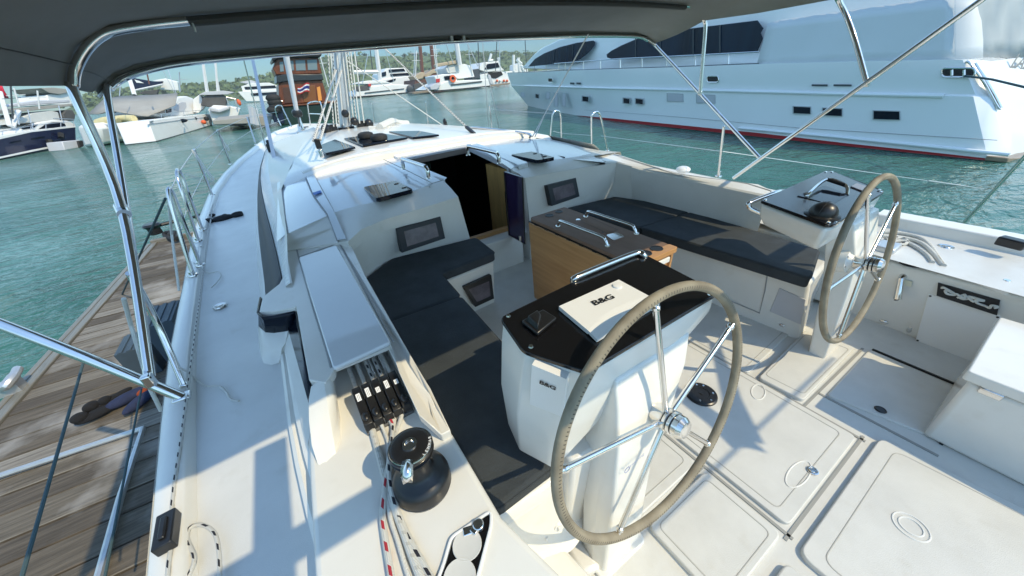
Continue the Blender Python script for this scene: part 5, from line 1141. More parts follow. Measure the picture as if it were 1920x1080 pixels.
fk = MB(); p = HY(858, 70, BY - .02); fk.box(p, (.05, .02, .02)); fk.box(p + V3((-.05, 0, -.005)), (.02, .015, .03), mi=1); fk.box(p + V3((.05, 0, -.005)), (.02, .015, .03), mi=1); part('canopy_buckle', fk, [BLACK, WPLA], parent=canopy)
wl = MB(); wl.tube([HY(361, 44, 1.7), HY(365, 52, 1.69), HY(367, 60, 1.69)], .003, 5); part('tie_string', wl, WPIPE, parent=canopy)
# unseen straps and tube added behind the canopy to cast the shadow bars
af = MB(); za = 1.76
af.bar(V3((-.62, -.30, za)), V3((3.4, -.30, za)), .10, .006); part('shadow_strap', af, CANV, parent=canopy)
af = MB(); af.bar(V3((.22, .12, za)), V3((.20, -1.3, za)), .10, .006); part('shadow_strap', af, CANV, parent=canopy)
def lift(px, py, h): g = H(px, py, 0); return V3((g.x + K.x * h, g.y + K.y * h, h))  # raises a floor shadow point towards the sun to place its added caster
Q = lift(1388, 828, 1.8); gs = MB()
P1 = lift(1335, 645, 1.8); P2 = lift(1245, 725, 1.8); P3 = lift(1428, 850, 1.8)
def horn(a, b, w0, w1): d = (b - a).normalized(); s_ = V3((-d.y, d.x, 0)); gs.prism([a + s_ * w0, a.lerp(b, .35) + s_ * (w0 * .45 + w1 * .4), b + s_ * w1, b - s_ * w1, a.lerp(b, .35) - s_ * (w0 * .45 + w1 * .4), a - s_ * w0], (0, 0, .004))
horn(Q, P1, .08, .03); horn(Q + V3((0, 0, .006)), P2, .08, .035); horn(Q + V3((0, 0, .012)), P3, .06, .003)
part('shadow_strap', gs, CANV, parent=canopy)
af = MB(); a1, a2 = lift(1552, 674, 1.8), lift(1358, 856, 1.8); af.tube([a1, a2 + (a2 - a1) * .6], .008, 8); part('bimini_tube', af, STEEL)  # unseen tube added for the thin diagonal shadow on the sole

# ================================================================== things lying on deck
for n_, ((cx_, cy_), a0, sc_) in enumerate((((418, 409), .1, 1.5), ((385, 405), 2.4, 1.05))):
    c = H(cx_, cy_, .495); r_ = Matrix.Rotation(a0, 3, 'Z'); gv = MB()
    gv.ball(c, .055 * sc_, sc=(1.25, .85, .38), rot=r_)
    for k in range(4): gv.ball(c + r_ @ V3((.085 * sc_, (-.036 + .024 * k) * sc_, .004)), .022 * sc_, sc=(1.9, .62, .55), rot=r_ @ Matrix.Rotation(.12 * (k - 1.5), 3, 'Z'), seg=8, ring=6)
    gv.ball(c + r_ @ V3((.01, .06 * sc_, .0)), .02 * sc_, sc=(1.8, .7, .6), rot=r_ @ Matrix.Rotation(.9, 3, 'Z'), seg=8, ring=6)
    gv.tube([c + r_ @ V3((-.05 * sc_, 0, .004)), c + r_ @ V3((-.11 * sc_, .0, .008))], [.036 * sc_, .04 * sc_], 10, flat=.5)
    tag(gv.build('work_glove', CLOTH, subsurf=1), ('black knitted glove lying flat with its fingers towards the cabin', 'crumpled black knitted glove resting on the port toe rail')[n_], 'glove', 'gloves on the port side deck')
fn = MB(); fc_ = HY(1281, 318, 2.2); fn.ball(fc_, .06, sc=(1.2, 1.2, .6)); tag(fn.build('fender', FEND), 'white fender showing just above the starboard coaming', 'fender')
# ================================================================== water, dock
wm_ = MB(); wm_.add([V3((-4000, -400, WZ)), V3((4000, -400, WZ)), V3((4000, 6000, WZ)), V3((-4000, 6000, WZ))], [[0, 1, 2, 3]])
o = struct(wm_.build('water', WATER, smooth=False)); o['label'] = 'teal harbour water with small ripples'
DZ = -.36
e0, e1 = H(0, 768, DZ), H(283, 457, DZ); ed_ = (e1 - e0).normalized(); px_ = V3((ed_.y, -ed_.x, 0)); DOCKA = math.atan2(px_.y, px_.x)
Ld = (e1 - e0).length
DW = dockwood(); DW2 = wood('dock_edge', (.24, .225, .19), (.13, .12, .10), (20, 1, 20), 2)
dock = thing('floating_dock', 'weathered wooden floating dock alongside the port hull', 'dock', tuple(e0 + px_ * .7 + V3((0, 0, -.4))))
dm = MB(); t = -4.6; k = 0
while t < Ld - .05:
    wd = random.choice((.15, .16, .17, .155, .21)); 
    if t + wd > Ld: wd = Ld - t
    a = e0 + ed_ * (t + .006) + px_ * .10; b = e0 + ed_ * (t + wd - .006) + px_ * .10; dz = random.uniform(-.004, .004); far_ = 2.6
    dm.prism([a + V3((0, 0, dz)), b + V3((0, 0, dz)), b + px_ * far_ + V3((0, 0, dz)), a + px_ * far_ + V3((0, 0, dz))], (0, 0, -.03)); t += wd
dm.build('deck_planks', DW, dock, bevel=.004, bseg=1)
de = MB()
de.bar(e0 - ed_ * 4.6 + px_ * .055 + V3((0, 0, -.02)), e1 + px_ * .055 + V3((0, 0, -.02)), .07, .07); de.bar(e0 - ed_ * 4.6 + V3((0, 0, -.06)) - px_ * .02, e1 + V3((0, 0, -.06)) - px_ * .02, .05, .14)
de.bar(e1 + ed_ * .04 + px_ * .0, e1 + ed_ * .04 + px_ * 2.7, .09, .09); de.build('edge_beam', DW2, dock, bevel=.008)
db = MB(); db.prism([e0 - ed_ * 4.6 + V3((0, 0, -.1)), e1 + V3((0, 0, -.1)), e1 + px_ * 2.7 + V3((0, 0, -.1)), e0 - ed_ * 4.6 + px_ * 2.7 + V3((0, 0, -.1))], (0, 0, -.35)); db.build('float', mat('float_grey', (.16, .15, .14), .8), dock)
# dock things
cl_ = MB(); c = H(28, 715, DZ + .12); cl_.tube(spl([H(0, 728, DZ + .08), H(12, 722, DZ + .12), H(28, 702, DZ + .15), H(34, 690, DZ + .16)], 5), [.035] * 5 + [.035] * 5 + [.03] * 5 + [.02], 10)
cl_.box(H(14, 728, DZ + .05), (.16, .10, .09)); tag(cl_.build('mooring_cleat', ALU, bevel=.01), 'pale metal mooring cleat on the outer edge of the dock', 'cleat')
cl_ = MB(); c = H(294, 438, DZ + .02); cl_.lathe([(.0, .18), (.10, .18), (.13, .15), (.09, .10), (.09, .0)], c, seg=18); cl_.tube([c + V3((-.06, 0, .12)), c + V3((.30, .1, .12))], .03, 8); tag(cl_.build('bollard', BLACK), 'black bollard at the far end of the dock', 'bollard')
rg = MB(); 
for k in range(4): rg.tube(spl([H(308 + 8 * k, 440 + 2 * k, DZ + .03 + .02 * k), H(316 + 6 * k, 435, DZ + .06), H(330, 441 - k, DZ + .04), H(318, 447, DZ + .03)], 5, True), .03, 7, closed=True)
tag(rg.build('rope', RUB), 'dark heap of mooring rope near the black bollard', 'rope')
def stepbox(P, h, label):
    m = MB(); c = sum(P, V3()) / 4
    m.prism(P, (0, 0, -h)); 
    for t in (.2, .5, .8):
        m.bar(P[0].lerp(P[1], t) + V3((0, 0, .004)), P[3].lerp(P[2], t) + V3((0, 0, .004)), .03, .006)
    return tag(m.build('dock_step', STEPG, bevel=.015), label, 'step', 'grey steps on the dock')
s0_ = H(262, 630, DZ + .30); s1_ = H(290, 590, DZ + .56)
def sq(c, wx, wy): return [c + V3((-wx, -wy, 0)), c + V3((wx, -wy, 0)), c + V3((wx, wy, 0)), c + V3((-wx, wy, 0))]
stepbox(sq(H(250, 640, DZ + .27), .09, .15), .27, 'lower dark grey plastic boarding step beside the hull')
stepbox(sq(H(302, 588, DZ + .5), .09, .18), .54, 'taller dark grey plastic boarding step nearer the bow')
for n_, ((px, py), a, s_) in enumerate((((200, 754), .5, 1), ((222, 742), .7, .8), ((180, 776), .3, 1.0))):
    c = H(px, py, DZ + .04); r_ = Matrix.Rotation(a, 3, 'Z'); sh_ = MB(); sh_.ball(c, .062 * s_, sc=(1.9, .72, .5), rot=r_); sh_.ball(c + r_ @ V3((-.07, 0, .03)), .045 * s_, sc=(1.1, .9, .8), rot=r_)
    tag(sh_.build('shoe', CLOTH, subsurf=1), ('middle dark shoe of the heap on the shaded dock planks', 'dark shoe nearest the cloth bundle on the dock', 'dark shoe nearest the dock edge beside the heap')[n_], 'shoe', 'shoes on the dock')
cl2 = MB()
for (px, py), a, s_, mi in (((240, 745), .4, 1, 0), ((262, 752), .9, .9, 0), ((252, 740), .2, .7, 1), ((275, 742), 1.1, .6, 1)):
    cl2.ball(H(px, py, DZ + .045), .08 * s_, sc=(1.8, .6, .5), rot=Matrix.Rotation(a, 3, 'Z'), mi=mi)
tag(cl2.build('cloth_bundle', [CLOTHB, CLOTHO], subsurf=1), 'bundle of navy and rust coloured cloth beside the shoes', 'cloth')
fr2 = MB(); P = HZ([(-40, 905), (268, 803), (225, 935), (180, 1100)], DZ + .03); fr2.tube(P, .018, 8); tag(fr2.build('dock_rail', ALU), 'bright metal angle rail lying bent on the dock planks', 'rail')
def line(px, m, r, label, grp='mooring lines to the dock', n=0):
    b = MB(); b.tube(px, r, 7); tag(b.build('mooring_line', m), label, 'rope', grp)
line([H(310, 372, 1.0), H(229, 552, DZ)], ROPED, .008, 'dark green line from the port gate down to the dock edge')
line([H(162, 660, DZ + .9), H(40, 1085, DZ + .9)], ROPED, .005, 'grey line crossing the near dock at the far left')
line([H(265, 730, .1), H(195, 1090, .1)], ROPED, .005, 'dark line hanging beside the hull over the near dock')
line([H(316, 372, 1.02), H(322, 440, .75), H(336, 545, .42)], ROPEW, .008, 'white line hanging from the port aft gate to the hull')
line([H(232, 560, .9), H(246, 610, .75), H(280, 725, .5), H(302, 770, .35)], ROPEW, .008, 'white line hanging beside the steel bimini legs')

# ================================================================== MOTOR YACHT
a_ = H(1045, 218, WZ); b_ = H(1897, 308, WZ); td = (b_ - a_).normalized(); nn = V3((td.y, -td.x, 0)); nn = nn if nn.dot(EYE - a_) > 0 else -nn
def MYP(px, py, off=0.0): return HP(px, py, a_ - nn * off, nn)
my = thing('motor_yacht', 'big white motor yacht with red waterline and dark windows moored to starboard', 'motor yacht', tuple(a_.lerp(b_, .5) - nn * 3))
def mp(n, mb, m, **k): return mb.build(n, m, k.pop('parent', my), **k)
ST_ = [((1001, 214), (998, 209), (958, 160), (951, 137), (3, 3, 3, 3)),
       ((1018, 216), (1012, 210.5), (985, 161), (978, 136), (2.3, 2.3, 1.9, 1.8)),
       ((1045, 218.5), (1040, 212.5), (1022, 162), (1015, 134.5), (1.5, 1.5, 1.0, .95)),
       ((1090, 223), (1085, 216.5), (1075, 163.5), (1070, 132), (.8, .8, .4, .4)),
       ((1150, 230), (1147, 222), (1142, 165.5), (1140, 129.5), (.3, .3, .1, .1)),
       ((1260, 242), (1260, 233), (1260, 168), (1260, 126), (0, 0, 0, 0)),
       ((1420, 259.5), (1420, 249), (1420, 172), (1420, 120), (0, 0, 0, 0)),
       ((1600, 278), (1600, 270), (1600, 176.5), (1600, 115), (0, 0, 0, 0)),
       ((1780, 296), (1780, 289), (1770, 180), (1760, 112), (0, 0, 0, 0)),
       ((1850, 303), (1850, 297), (1825, 181), (1805, 112), (.05, .05, .03, .03)),
       ((1888, 307), (1888, 301), (1860, 183), (1836, 114), (.3, .3, .2, .2)),
       ((1905, 307), (1905, 301), (1885, 187), (1856, 115), (.9, .9, .7, .6)),
       ((1980, 300), (1980, 294), (1965, 186), (1940, 104), (2.6, 2.6, 2.5, 2.4)),
       ((2120, 290), (2120, 284), (2100, 176), (2080, 84), (5, 5, 5, 5))]
LV = [[MYP(s[k][0], s[k][1], s[4][k]) for s in ST_] for k in range(4)]
hl = MB(); LB = [a.lerp(b, .32) for a, b in zip(LV[0], LV[1])]; hl.loft([[V3((p.x, p.y, WZ - .4)) for p in LV[0]], LV[0], LB], 2)  # black antifoul carried above the waterline also paints in the dark water reflection
hl.loft([[p + V3((0, 0, .002)) for p in LB], LV[1]], 1); hl.loft([LV[1], [p + V3((0, 0, .03)) for p in LV[1]], [a.lerp(b, .5) + nn * -.02 for a, b in zip(LV[1], LV[2])], LV[2], [p + V3((0, 0, .03)) - nn * .06 for p in LV[2]], [a.lerp(b, .6) for a, b in zip(LV[2], LV[3])], LV[3], [p - nn * .15 for p in LV[3]]], 0)
dk_ = [p - nn * .15 + V3((0, 0, -.02)) for p in LV[3]]; hl.loft([dk_, [p - nn * 4.5 for p in dk_]], 0)
mp('hull', hl, [MYH, mat('boot_red', (.36, .012, .018), .4), mat('antifoul', (.012, .012, .014), .6)], angle=40)
rb2 = MB(); rb2.tube([p + nn * .01 for p in LV[2][1:9]], .045, 8); rb2.tube([p - nn * .05 for p in LV[3][:7]], .028, 6, mi=1); rb2.tube([MYP(x, y, -.03) for x, y in ((1385, 240), (1560, 256), (1893, 290))], .04, 8); mp('rubbing_strake', rb2, [MYH, MASTD])
stp = MB(); stp.tube([MYP(x, y, -.004) for x, y in ((1095, 206), (1280, 220), (1500, 240), (1870, 263))], .006, 4); mp('hull_line', stp, SEAM)
# superstructure (a long house with a sloping front)
ss = MB()
outl = [(978, 128), (992, 112), (1003, 100), (1016, 90), (1048, 74), (1110, 60), (1200, 46), (1500, 5), (1780, -40), (1790, 116), (1420, 122), (1260, 128), (1100, 132)]
fo = [MYP(x, y, (2.3, 1.9, 1.6, 1.4, 1.1, .9, .8, .7, .7, .5, .5, .5, .8)[i]) for i, (x, y) in enumerate(outl)]
ss.prism(fo, -nn * 4.2); mp('superstructure', ss, MYH, bevel=.06, bseg=3)
gw = MB()
def win_on(pts, off, th=.03):
    q = [MYP(x, y, off) for x, y in pts]; gw.prism(q, -nn * th)
win_on([(990, 125), (1003, 110), (1020, 100), (1050, 88), (1082, 80), (1112, 76), (1116, 79), (1114, 86), (1104, 98), (1088, 111), (1070, 118), (1030, 121)], .82)
win_on([(1138, 108), (1137, 102), (1146, 95), (1165, 85), (1193, 73), (1240, 60), (1420, 38), (1431, 53), (1426, 62), (1430, 72), (1420, 96), (1280, 103), (1180, 110), (1150, 112)], .46)
mp('side_window', gw, MYG, label='long dark blue saloon windows', bevel=.02)
mu = MB()
for x in (1040, 1075, ): mu.bar(MYP(x, 92 if x == 1040 else 82, .8), MYP(x - 3, 121, .8), .03, .02, up=nn)
for x in (1192, 1238, 1300, 1350): mu.bar(MYP(x, 70 - (x - 1192) * .14, .44), MYP(x, 109 - (x - 1192) * .05, .44), .05, .02, up=nn)
mp('window_mullion', mu, mat('mullion_grey', (.05, .06, .07), .4))
rlm = MB()
tp1 = [MYP(x, y, o) for x, y, o in ((975, 125, 2.0), (1015, 121, 1.1), (1070, 117, .5), (1162, 110, .2), (1306, 103.5, .15), (1424, 97, .15))]
rlm.tube(tp1, .022, 6)
for x, o in ((984, 1.8), (1002, 1.4), (1024, 1.0), (1048, .75), (1060, .6), (1094, .4), (1126, .3), (1163, .2), (1204, .18), (1250, .16), (1304, .15), (1366, .15)):
    yt = np.interp(x, [975, 1015, 1070, 1162, 1306, 1424], [125, 121, 117, 110, 103.5, 97]); yb2 = np.interp(x, [951, 1040, 1140, 1260, 1420], [137, 133.5, 129.5, 126, 120])
    rlm.tube([MYP(x, yt, o), MYP(x, yb2, o)], .02, 6)
mp('deck_rail', rlm, STEEL)
def port(x0, y0, x1, y1, m=GLASS, off=-.012, sk=1.5):
    q = MB(); w = .03; f = [MYP(x0 - 2, y0 - 1.5, off + .006), MYP(x1 + 1, y0 - 1 + sk * .5, off + .006), MYP(x1 + 1, y1 + 1.5 + sk * .5, off + .006), MYP(x0 - 2, y1 + 1.5, off + .006)]
    q.prism(f, -nn * .03, 1); q.prism([MYP(x0, y0, off), MYP(x1, y0 + sk, off), MYP(x1, y1 + sk, off), MYP(x0, y1, off)], -nn * .03, 0)
    return mp('porthole', q, [m, mat('port_recess', (.42, .45, .46), .4) if 'port_recess' not in MATS else MATS['port_recess']], smooth=False)
for r_ in ((978, 174, 983, 180, LIGHTG, -1.75), (1004, 176, 1010, 183, GLASS, -1.15)):
    port(r_[0], r_[1], r_[2], r_[3], r_[4], -r_[5] - .012 - .35)
for r_ in ((1025, 173, 1030, 184, .62), (1040, 175, 1045, 198, .52), (1055, 175, 1060, 198, .42)): port(r_[0], r_[1], r_[2], r_[3], LIGHTG, r_[4] - .012)
for r_, o_ in (((1092, 180.5, 1103, 189.5), .22), ((1169, 184, 1180, 193), .04), ((1192, 185, 1205, 194), .03), ((1488, 200, 1519, 212), -.01), ((1543, 203, 1578, 216), -.01), ((1638, 208, 1686, 223), -.01)): port(*r_, GLASS, o_ - .012)
for r_ in ((1252, 176, 1280, 189), (1307, 178, 1340, 192)): port(*r_, LIGHTG)
vv = MB()
for x0_, x1_, y_ in ((1522, 1552, 158), (1563, 1597, 158), (1069, 1077, 154.5), (1081, 1089, 154.5)): vv.prism([MYP(x0_, y_, -.0 if x0_ > 1100 else .3), MYP(x1_, y_ + .3, -.0 if x0_ > 1100 else .3), MYP(x1_, y_ + 4, -.0 if x0_ > 1100 else .3), MYP(x0_, y_ + 3.6, -.0 if x0_ > 1100 else .3)], nn * .012)
mp('hull_vent', vv, MASTD, bevel=.006)
for x0_, y0_, x1_, y1_, o_ in ((1326, 143, 1347, 154, 0), (1766, 128, 1828, 144, 0), (1028, 147, 1036, 154, .55)):
    q = MB(); P = rrect([MYP(x0_, y0_, o_ - .005), MYP(x1_, y0_, o_ - .005), MYP(x1_, y1_, o_ - .005), MYP(x0_, y1_, o_ - .005)], .12, 5); q.prism(P, -nn * .02, 0); q.tube(P, .018, 6, mi=1, closed=True)
    if x0_ > 1500:
        for x in (1785, 1808): q.tube([MYP(x, 131, -.01), MYP(x, 142, -.01)], .03, 8, mi=1)
    mp('hull_fairlead', q, [INK, STEEL])
tr = MB(); cols = []
N_ = 16
for i in range(N_ + 1):
    t = i / N_; x = 1418 + (1790 - 1418) * t; yt = np.interp(x, [1418, 1440, 1790], [44, 38, -8]); ybm = np.interp(x, [1418, 1530, 1640, 1790], [126, 121, 117, 116]) + 1.2 * math.sin(i * 1.9)
    cols.append([MYP(x + 22 * (1 - k / 5) * (1 - t), yt + (ybm - yt) * k / 5, .22 - .12 * (k / 5) + .012 * math.sin(i * 1.3 + k)) for k in range(6)])
tr.loft(cols); tr.loft([cols[-1], [p - nn * 3 + td * .2 for p in cols[-1]]]); mp('tarpaulin', tr, TARP, thick=.02, angle=70, label='pale tarpaulin sheeting over the aft deck')
cv_ = MB(); cv2 = []
for i in range(13):
    x = 1806 + 16 * i; cv2.append([MYP(x + (6 if k < 2 else 0) - k * 3, -30 + k * 35 + (112 if 0 else 0) - (i % 3) * 1.5, .9 + .12 * i + .035 * math.sin(i * 2.1 + k)) for k in range(5)])
cv_.loft(cv2); mp('deck_curtain', cv_, CLEARV, thick=.02, angle=70, label='translucent vinyl curtain round the aft deck')
ap = MB(); ap.prism([MYP(1796, 20, 1.6), MYP(1840, 15, 2.2), MYP(1840, 110, 2.2), MYP(1794, 112, 1.6)], -nn * .1); mp('saloon_bulkhead', ap, mat('beige_panel', (.5, .43, .34), .6))
sf = MB(); sf.box(MYP(1800, 92, 1.0), (.3, .3, .45)); mp('deck_seat', sf, mat('maroon', (.12, .03, .05), .6), bevel=.04)
shr = MB(); shr.tube(spl([MYP(x, y, o) for x, y, o in ((1812, 115, .05), (1822, 122, .05), (1845, 155, .12), (1870, 200, .25), (1876, 203, .3), (1874, 196, .3), (1850, 152, .16), (1828, 118, .08))], 5), .022, 8); mp('stern_handrail', shr, STEEL)
nmx = MB(); n0 = MYP(1917, 118, 1.75); q1, q2 = MYP(1880, 114, 1.0), MYP(1952, 122, 2.5)
nmx.text('LAD', n0 + (EYE - n0).normalized() * .12, (q2 - q1), V3((0, 0, 1)), .36, 0, 1.15, .02, .01); mp('name_lettering', nmx, SEAM)
pl_ = MB(); pl_.prism([MYP(1850, 292, .0), MYP(1893, 296, .1), MYP(1905, 296, .5), MYP(2080, 286, 4.5), MYP(1990, 260, 4.5)], (0, 0, -.1)); mp('swim_platform', pl_, wood('stern_teak', (.35, .28, .2), (.22, .17, .12), (8, 1, 8)), bevel=.02)
line([MYP(1808, 142, -.02), MYP(1860, 149, -.4), MYP(1940, 168, -1.2)], ROPED, .02, 'dark stern line running out from the motor yacht fairlead', 'motor yacht mooring lines')

# ================================================================== background boats
def far_plane(a, b):
    a = H(a[0], a[1], WZ); b = H(b[0], b[1], WZ); n = V3(((b - a).y, -(b - a).x, 0)).normalized(); n = n if n.dot(EYE - a) > 0 else -n; return a, n
class Far:
    def __init__(s, name, label, cat, a, b=None, group=None, depth=3.0):
        if b: s.p, s.n = far_plane(a, b)
        else: s.p = H(a[0], a[1], WZ); s.n = V3((0, -1, 0))
        s.d = depth; s.t = thing(name, label, cat, (s.p.x, s.p.y, WZ), group)
    def P(s, px, py, off=0): return HP(px, py, s.p - s.n * off, s.n)
    def poly(s, nm, pts, m, off=0, depth=None, bevel=.05, label=None):
        q = MB(); q.prism([s.P(x, y, off) for x, y in pts], -s.n * (depth or s.d)); return q.build(nm, m, s.t, bevel=min(bevel * .5, .12), label=label)
    def tube(s, nm, segs, r, m, off=.5):
        for sg in segs: q = MB(); q.tube([s.P(x, y, off) for x, y in sg], r, 6); q.build(nm, m, s.t)
# --- left: big sailing catamaran
cpa, cpn = far_plane((157, 277), (293, 266))
def BP(px, py, off=0): return HP(px, py, cpa - cpn * off, cpn)
cat1 = Far('catamaran', 'white sailing catamaran under a beige sun awning on the left', 'catamaran', (293, 266), (398, 235), depth=2.0)
F1 = cat1
F1.poly('hull', [(277, 226), (300, 222), (345, 217), (394, 213), (399, 222), (398, 235), (347, 251), (293, 266)], WBOARD, 0, 1.8, .15)
F1.poly('antifouling', [(293, 264.5), (347, 249.5), (398, 233.5), (398, 236), (347, 252), (293, 267)], MATS['antifoul'], -.02, 1.8, .02)
F1.poly('hull_stripe', [(279, 232), (340, 224), (397, 218), (397, 219), (340, 225.2), (279, 233.5)], LIGHTG, -.04, .1, 0)
q = MB(); q.ball(F1.P(341, 226.5, -.04), .22, sc=(1.8, .3, .7)); q.build('porthole', GLASS, F1.t)
q = MB(); q.ball(F1.P(367, 222, -.04), .12, sc=(.8, .3, 1)); q.build('porthole', GLASS, F1.t)
for (x, y), m in (((382, 229), ORANGE), ((387, 222.5), RUB)):
    q = MB(); q.ball(F1.P(x, y, -.2), .2); q.build('buoy_fender', m, F1.t, label='orange ball fender' if m is ORANGE else 'black ball fender')
lh = MB(); lh.prism([BP(142, 236), BP(168, 232), BP(186, 238), BP(192, 271), BP(157, 278)], -cpn * 6); lh.build('hull', WBOARD, F1.t, bevel=.2)
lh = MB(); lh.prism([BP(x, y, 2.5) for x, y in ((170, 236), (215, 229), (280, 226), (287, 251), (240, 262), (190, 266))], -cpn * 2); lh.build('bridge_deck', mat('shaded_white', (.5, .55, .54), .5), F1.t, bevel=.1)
lh = MB(); lh.prism([BP(x, y, .6) for x, y in ((172, 235), (230, 230), (282, 226), (282, 229), (230, 234), (172, 239))], -cpn * .3); lh.build('deck_beam', LIGHTG, F1.t, bevel=.04)
lh = MB()
for sg in ([(232, 233), (244, 243), (262, 242), (265, 236)], [(236, 234), (262, 234)]): lh.tube([BP(x, y, .5) for x, y in sg], .05, 6)
lh.build('bow_bridle', RUB, F1.t)
F1.poly('cabin', [(283, 214), (311, 199), (326, 200), (333, 183), (350, 180), (362, 184), (372, 213), (345, 216), (300, 220)], WBOARD, .8, 3, .15)
F1.poly('cabin_window', [(283, 212), (300, 203), (311, 200), (309, 211), (300, 213)], GLASS, .76, .1, .02)
F1.poly('cabin_window', [(326, 206), (331, 197), (340, 191), (349, 192), (350, 200), (346, 207), (336, 210)], LIGHTG, .76, .1, .05)
aw = MB(); rA = [[BP(165, 214, 3), BP(195, 186, 5), BP(230, 180, 7), BP(290, 178, 8), BP(333, 175, 9)], [BP(185, 214, 2.6), BP(205, 200, 4), BP(236, 192, 5), BP(290, 190, 6), BP(331, 186, 7)], [BP(206, 207, 2.4), BP(225, 206, 3), BP(250, 210, 3.2), BP(280, 206, 4), BP(329, 197, 6)], [BP(212, 208, 2.2), BP(232, 212, 2.6), BP(262, 217, 2.4), BP(277, 218, 2.4), BP(328, 198, 5.8)]]
aw.loft(rA); aw.build('sun_awning', GREYC, F1.t, thick=.04, angle=60)
for Lp in ([(184, 231, 1.2), (200, 226, 1.2), (215, 226, 1.2), (222, 228, 1.2)], [(222, 224, 1.8), (235, 222.5, 1.8), (252, 223, 1.8)]):
    fl_ = MB(); fl_.tube(spl([BP(*p) for p in Lp], 4), .26, 10); tag(fl_.build('kayak', YEL), ('cream kayak on the outer side of the awned catamaran foredeck' if Lp[0][0] == 184 else 'cream kayak on the middle of the awned catamaran foredeck'), 'kayak', 'kayaks on the catamaran')
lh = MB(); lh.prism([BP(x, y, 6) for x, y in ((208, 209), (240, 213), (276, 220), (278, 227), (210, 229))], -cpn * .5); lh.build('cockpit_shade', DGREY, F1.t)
F1.tube('mast', [[(236, 128), (252, 178)]], .16, MASTW, 3); F1.tube('shroud', [[(228, 130), (224, 180)], [(308, 110), (362, 268)], [(300, 120), (330, 180)]], .025, ALU, 1)
F1.tube('guard_rail', [[(x, y), (x - 1, y - 7)] for x, y in ((303, 221), (322, 219), (345, 216), (368, 214), (388, 213))] + [[(302, 214.5), (344, 209), (387, 206)]], .022, ALU, .1)
F1.poly('hull_lettering', [(281, 228), (287, 227), (287, 229), (281, 230)], LIGHTG, -.05, .05, 0)
F1.poly('cabin_window', [(313, 206), (322, 203), (322, 210), (313, 212)], GLASS, .74, .1, .02)
# --- navy cruiser
nv = Far('motor_cruiser', 'navy hulled cruiser with white cabin at the left edge', 'boat', (-60, 312), (142, 273), depth=3); F1 = nv
F1.poly('hull', [(-60, 272), (0, 257), (60, 246), (142, 238), (143, 262), (142, 272), (60, 288), (-60, 312)], NAVY, 0, 3, .1)
F1.poly('waterline_stripe', [(-60, 306), (0, 294), (60, 281), (132, 267), (132, 270), (60, 284.5), (-60, 310)], WBOARD, -.03, .1, 0)
F1.poly('gunwale', [(-60, 270), (0, 255), (60, 244), (142, 236), (142, 239), (60, 248), (-60, 275)], WBOARD, -.02, 3, .04)
F1.poly('cabin', [(-20, 256), (35, 242), (52, 236), (72, 229), (100, 225), (128, 226), (142, 233), (142, 238), (60, 246)], WBOARD, .5, 2.4, .15)
F1.poly('cabin_window', [(73, 242), (86, 233), (98, 229.5), (112, 229), (122, 232), (124, 236), (100, 240)], GLASS, .46, .1, .03)
F1.poly('cabin_window', [(40, 240), (55, 234), (72, 233), (64, 240), (45, 243)], GLASS, .46, .1, .03)
F1.poly('spray_hood', [(30, 232), (38, 221), (60, 211), (95, 207), (110, 210), (114, 226), (70, 230)], CLEARV, .6, 2, .15)
F1.poly('bimini', [(20, 205), (60, 200), (138, 194), (140, 198), (100, 203), (30, 211)], GREYC, .5, 2.2, .05)
F1.poly('sail_cover', [(14, 196), (70, 188), (130, 187), (132, 192), (60, 197), (16, 201)], LIGHTG, .8, .4, .1)
F1.poly('wheelhouse_hood', [(118, 214), (124, 206), (136, 206), (142, 216), (140, 226), (122, 226)], DGREY, .6, 1, .1)
F1.poly('bimini', [(77, 165), (100, 164), (134, 168), (134, 172), (112, 177), (92, 174)], GREYC, 3, 2, .05)
F1.poly('wheelhouse', [(88, 178), (110, 174), (134, 172), (140, 190), (134, 198), (92, 196)], WBOARD, 3.2, 2, .1)
F1.tube('mast', [[(0, 172), (18, 236)], [(24, 238), (36, 208)]], .12, MASTW, .4)
F1.tube('fender_post', [[(92, 262), (97, 274)], [(114, 250), (115, 258)]], .16, RUB, -.2)
F1.tube('guard_rail', [[(60, 231), (62, 243)], [(28, 206), (36, 234)], [(52, 206), (58, 231)], [(110, 198), (116, 226)], [(100, 222), (140, 224)]], .03, ALU, .1)
F1.tube('guard_rail', [[(x, y), (x, y - 9)] for x, y in ((5, 255), (30, 250), (58, 245), (86, 241), (114, 238), (138, 236))] + [[(0, 246.5), (58, 236), (138, 227)]], .02, ALU, .05)
F1.poly('hull_window', [(20, 266), (40, 262), (40, 265), (20, 269)], GLASS, -.03, .05, 0); F1.poly('hull_window', [(60, 259), (84, 255), (84, 258), (60, 262)], GLASS, -.03, .05, 0)
td_ = Far('inflatable_tender', 'grey tender tied between the navy cruiser and the catamaran', 'tender', (120, 282), (152, 276), depth=1.2)
td_.poly('hull', [(116, 265), (150, 262), (152, 277), (122, 282)], LIGHTG, 0, 1.0, .1); td_.poly('outboard_motor', [(146, 264), (156, 263), (158, 274), (150, 277)], RUB, -.1, .4, .08)
rf_ = Far('red_flag', 'dark red sail cloth hanging at the left edge of the photo', 'flag', (10, 262), depth=.1); q = MB(); q.loft([[rf_.P(-20, 150, 0), rf_.P(-6, 170, .2), rf_.P(-10, 186, 0)], [rf_.P(2, 155, .3), rf_.P(8, 172, -.2), rf_.P(4, 184, .2)], [rf_.P(8, 170, 0), rf_.P(13, 178, .1), rf_.P(17, 184, 0)]]); q.build('cloth', REDF, rf_.t, thick=.03)
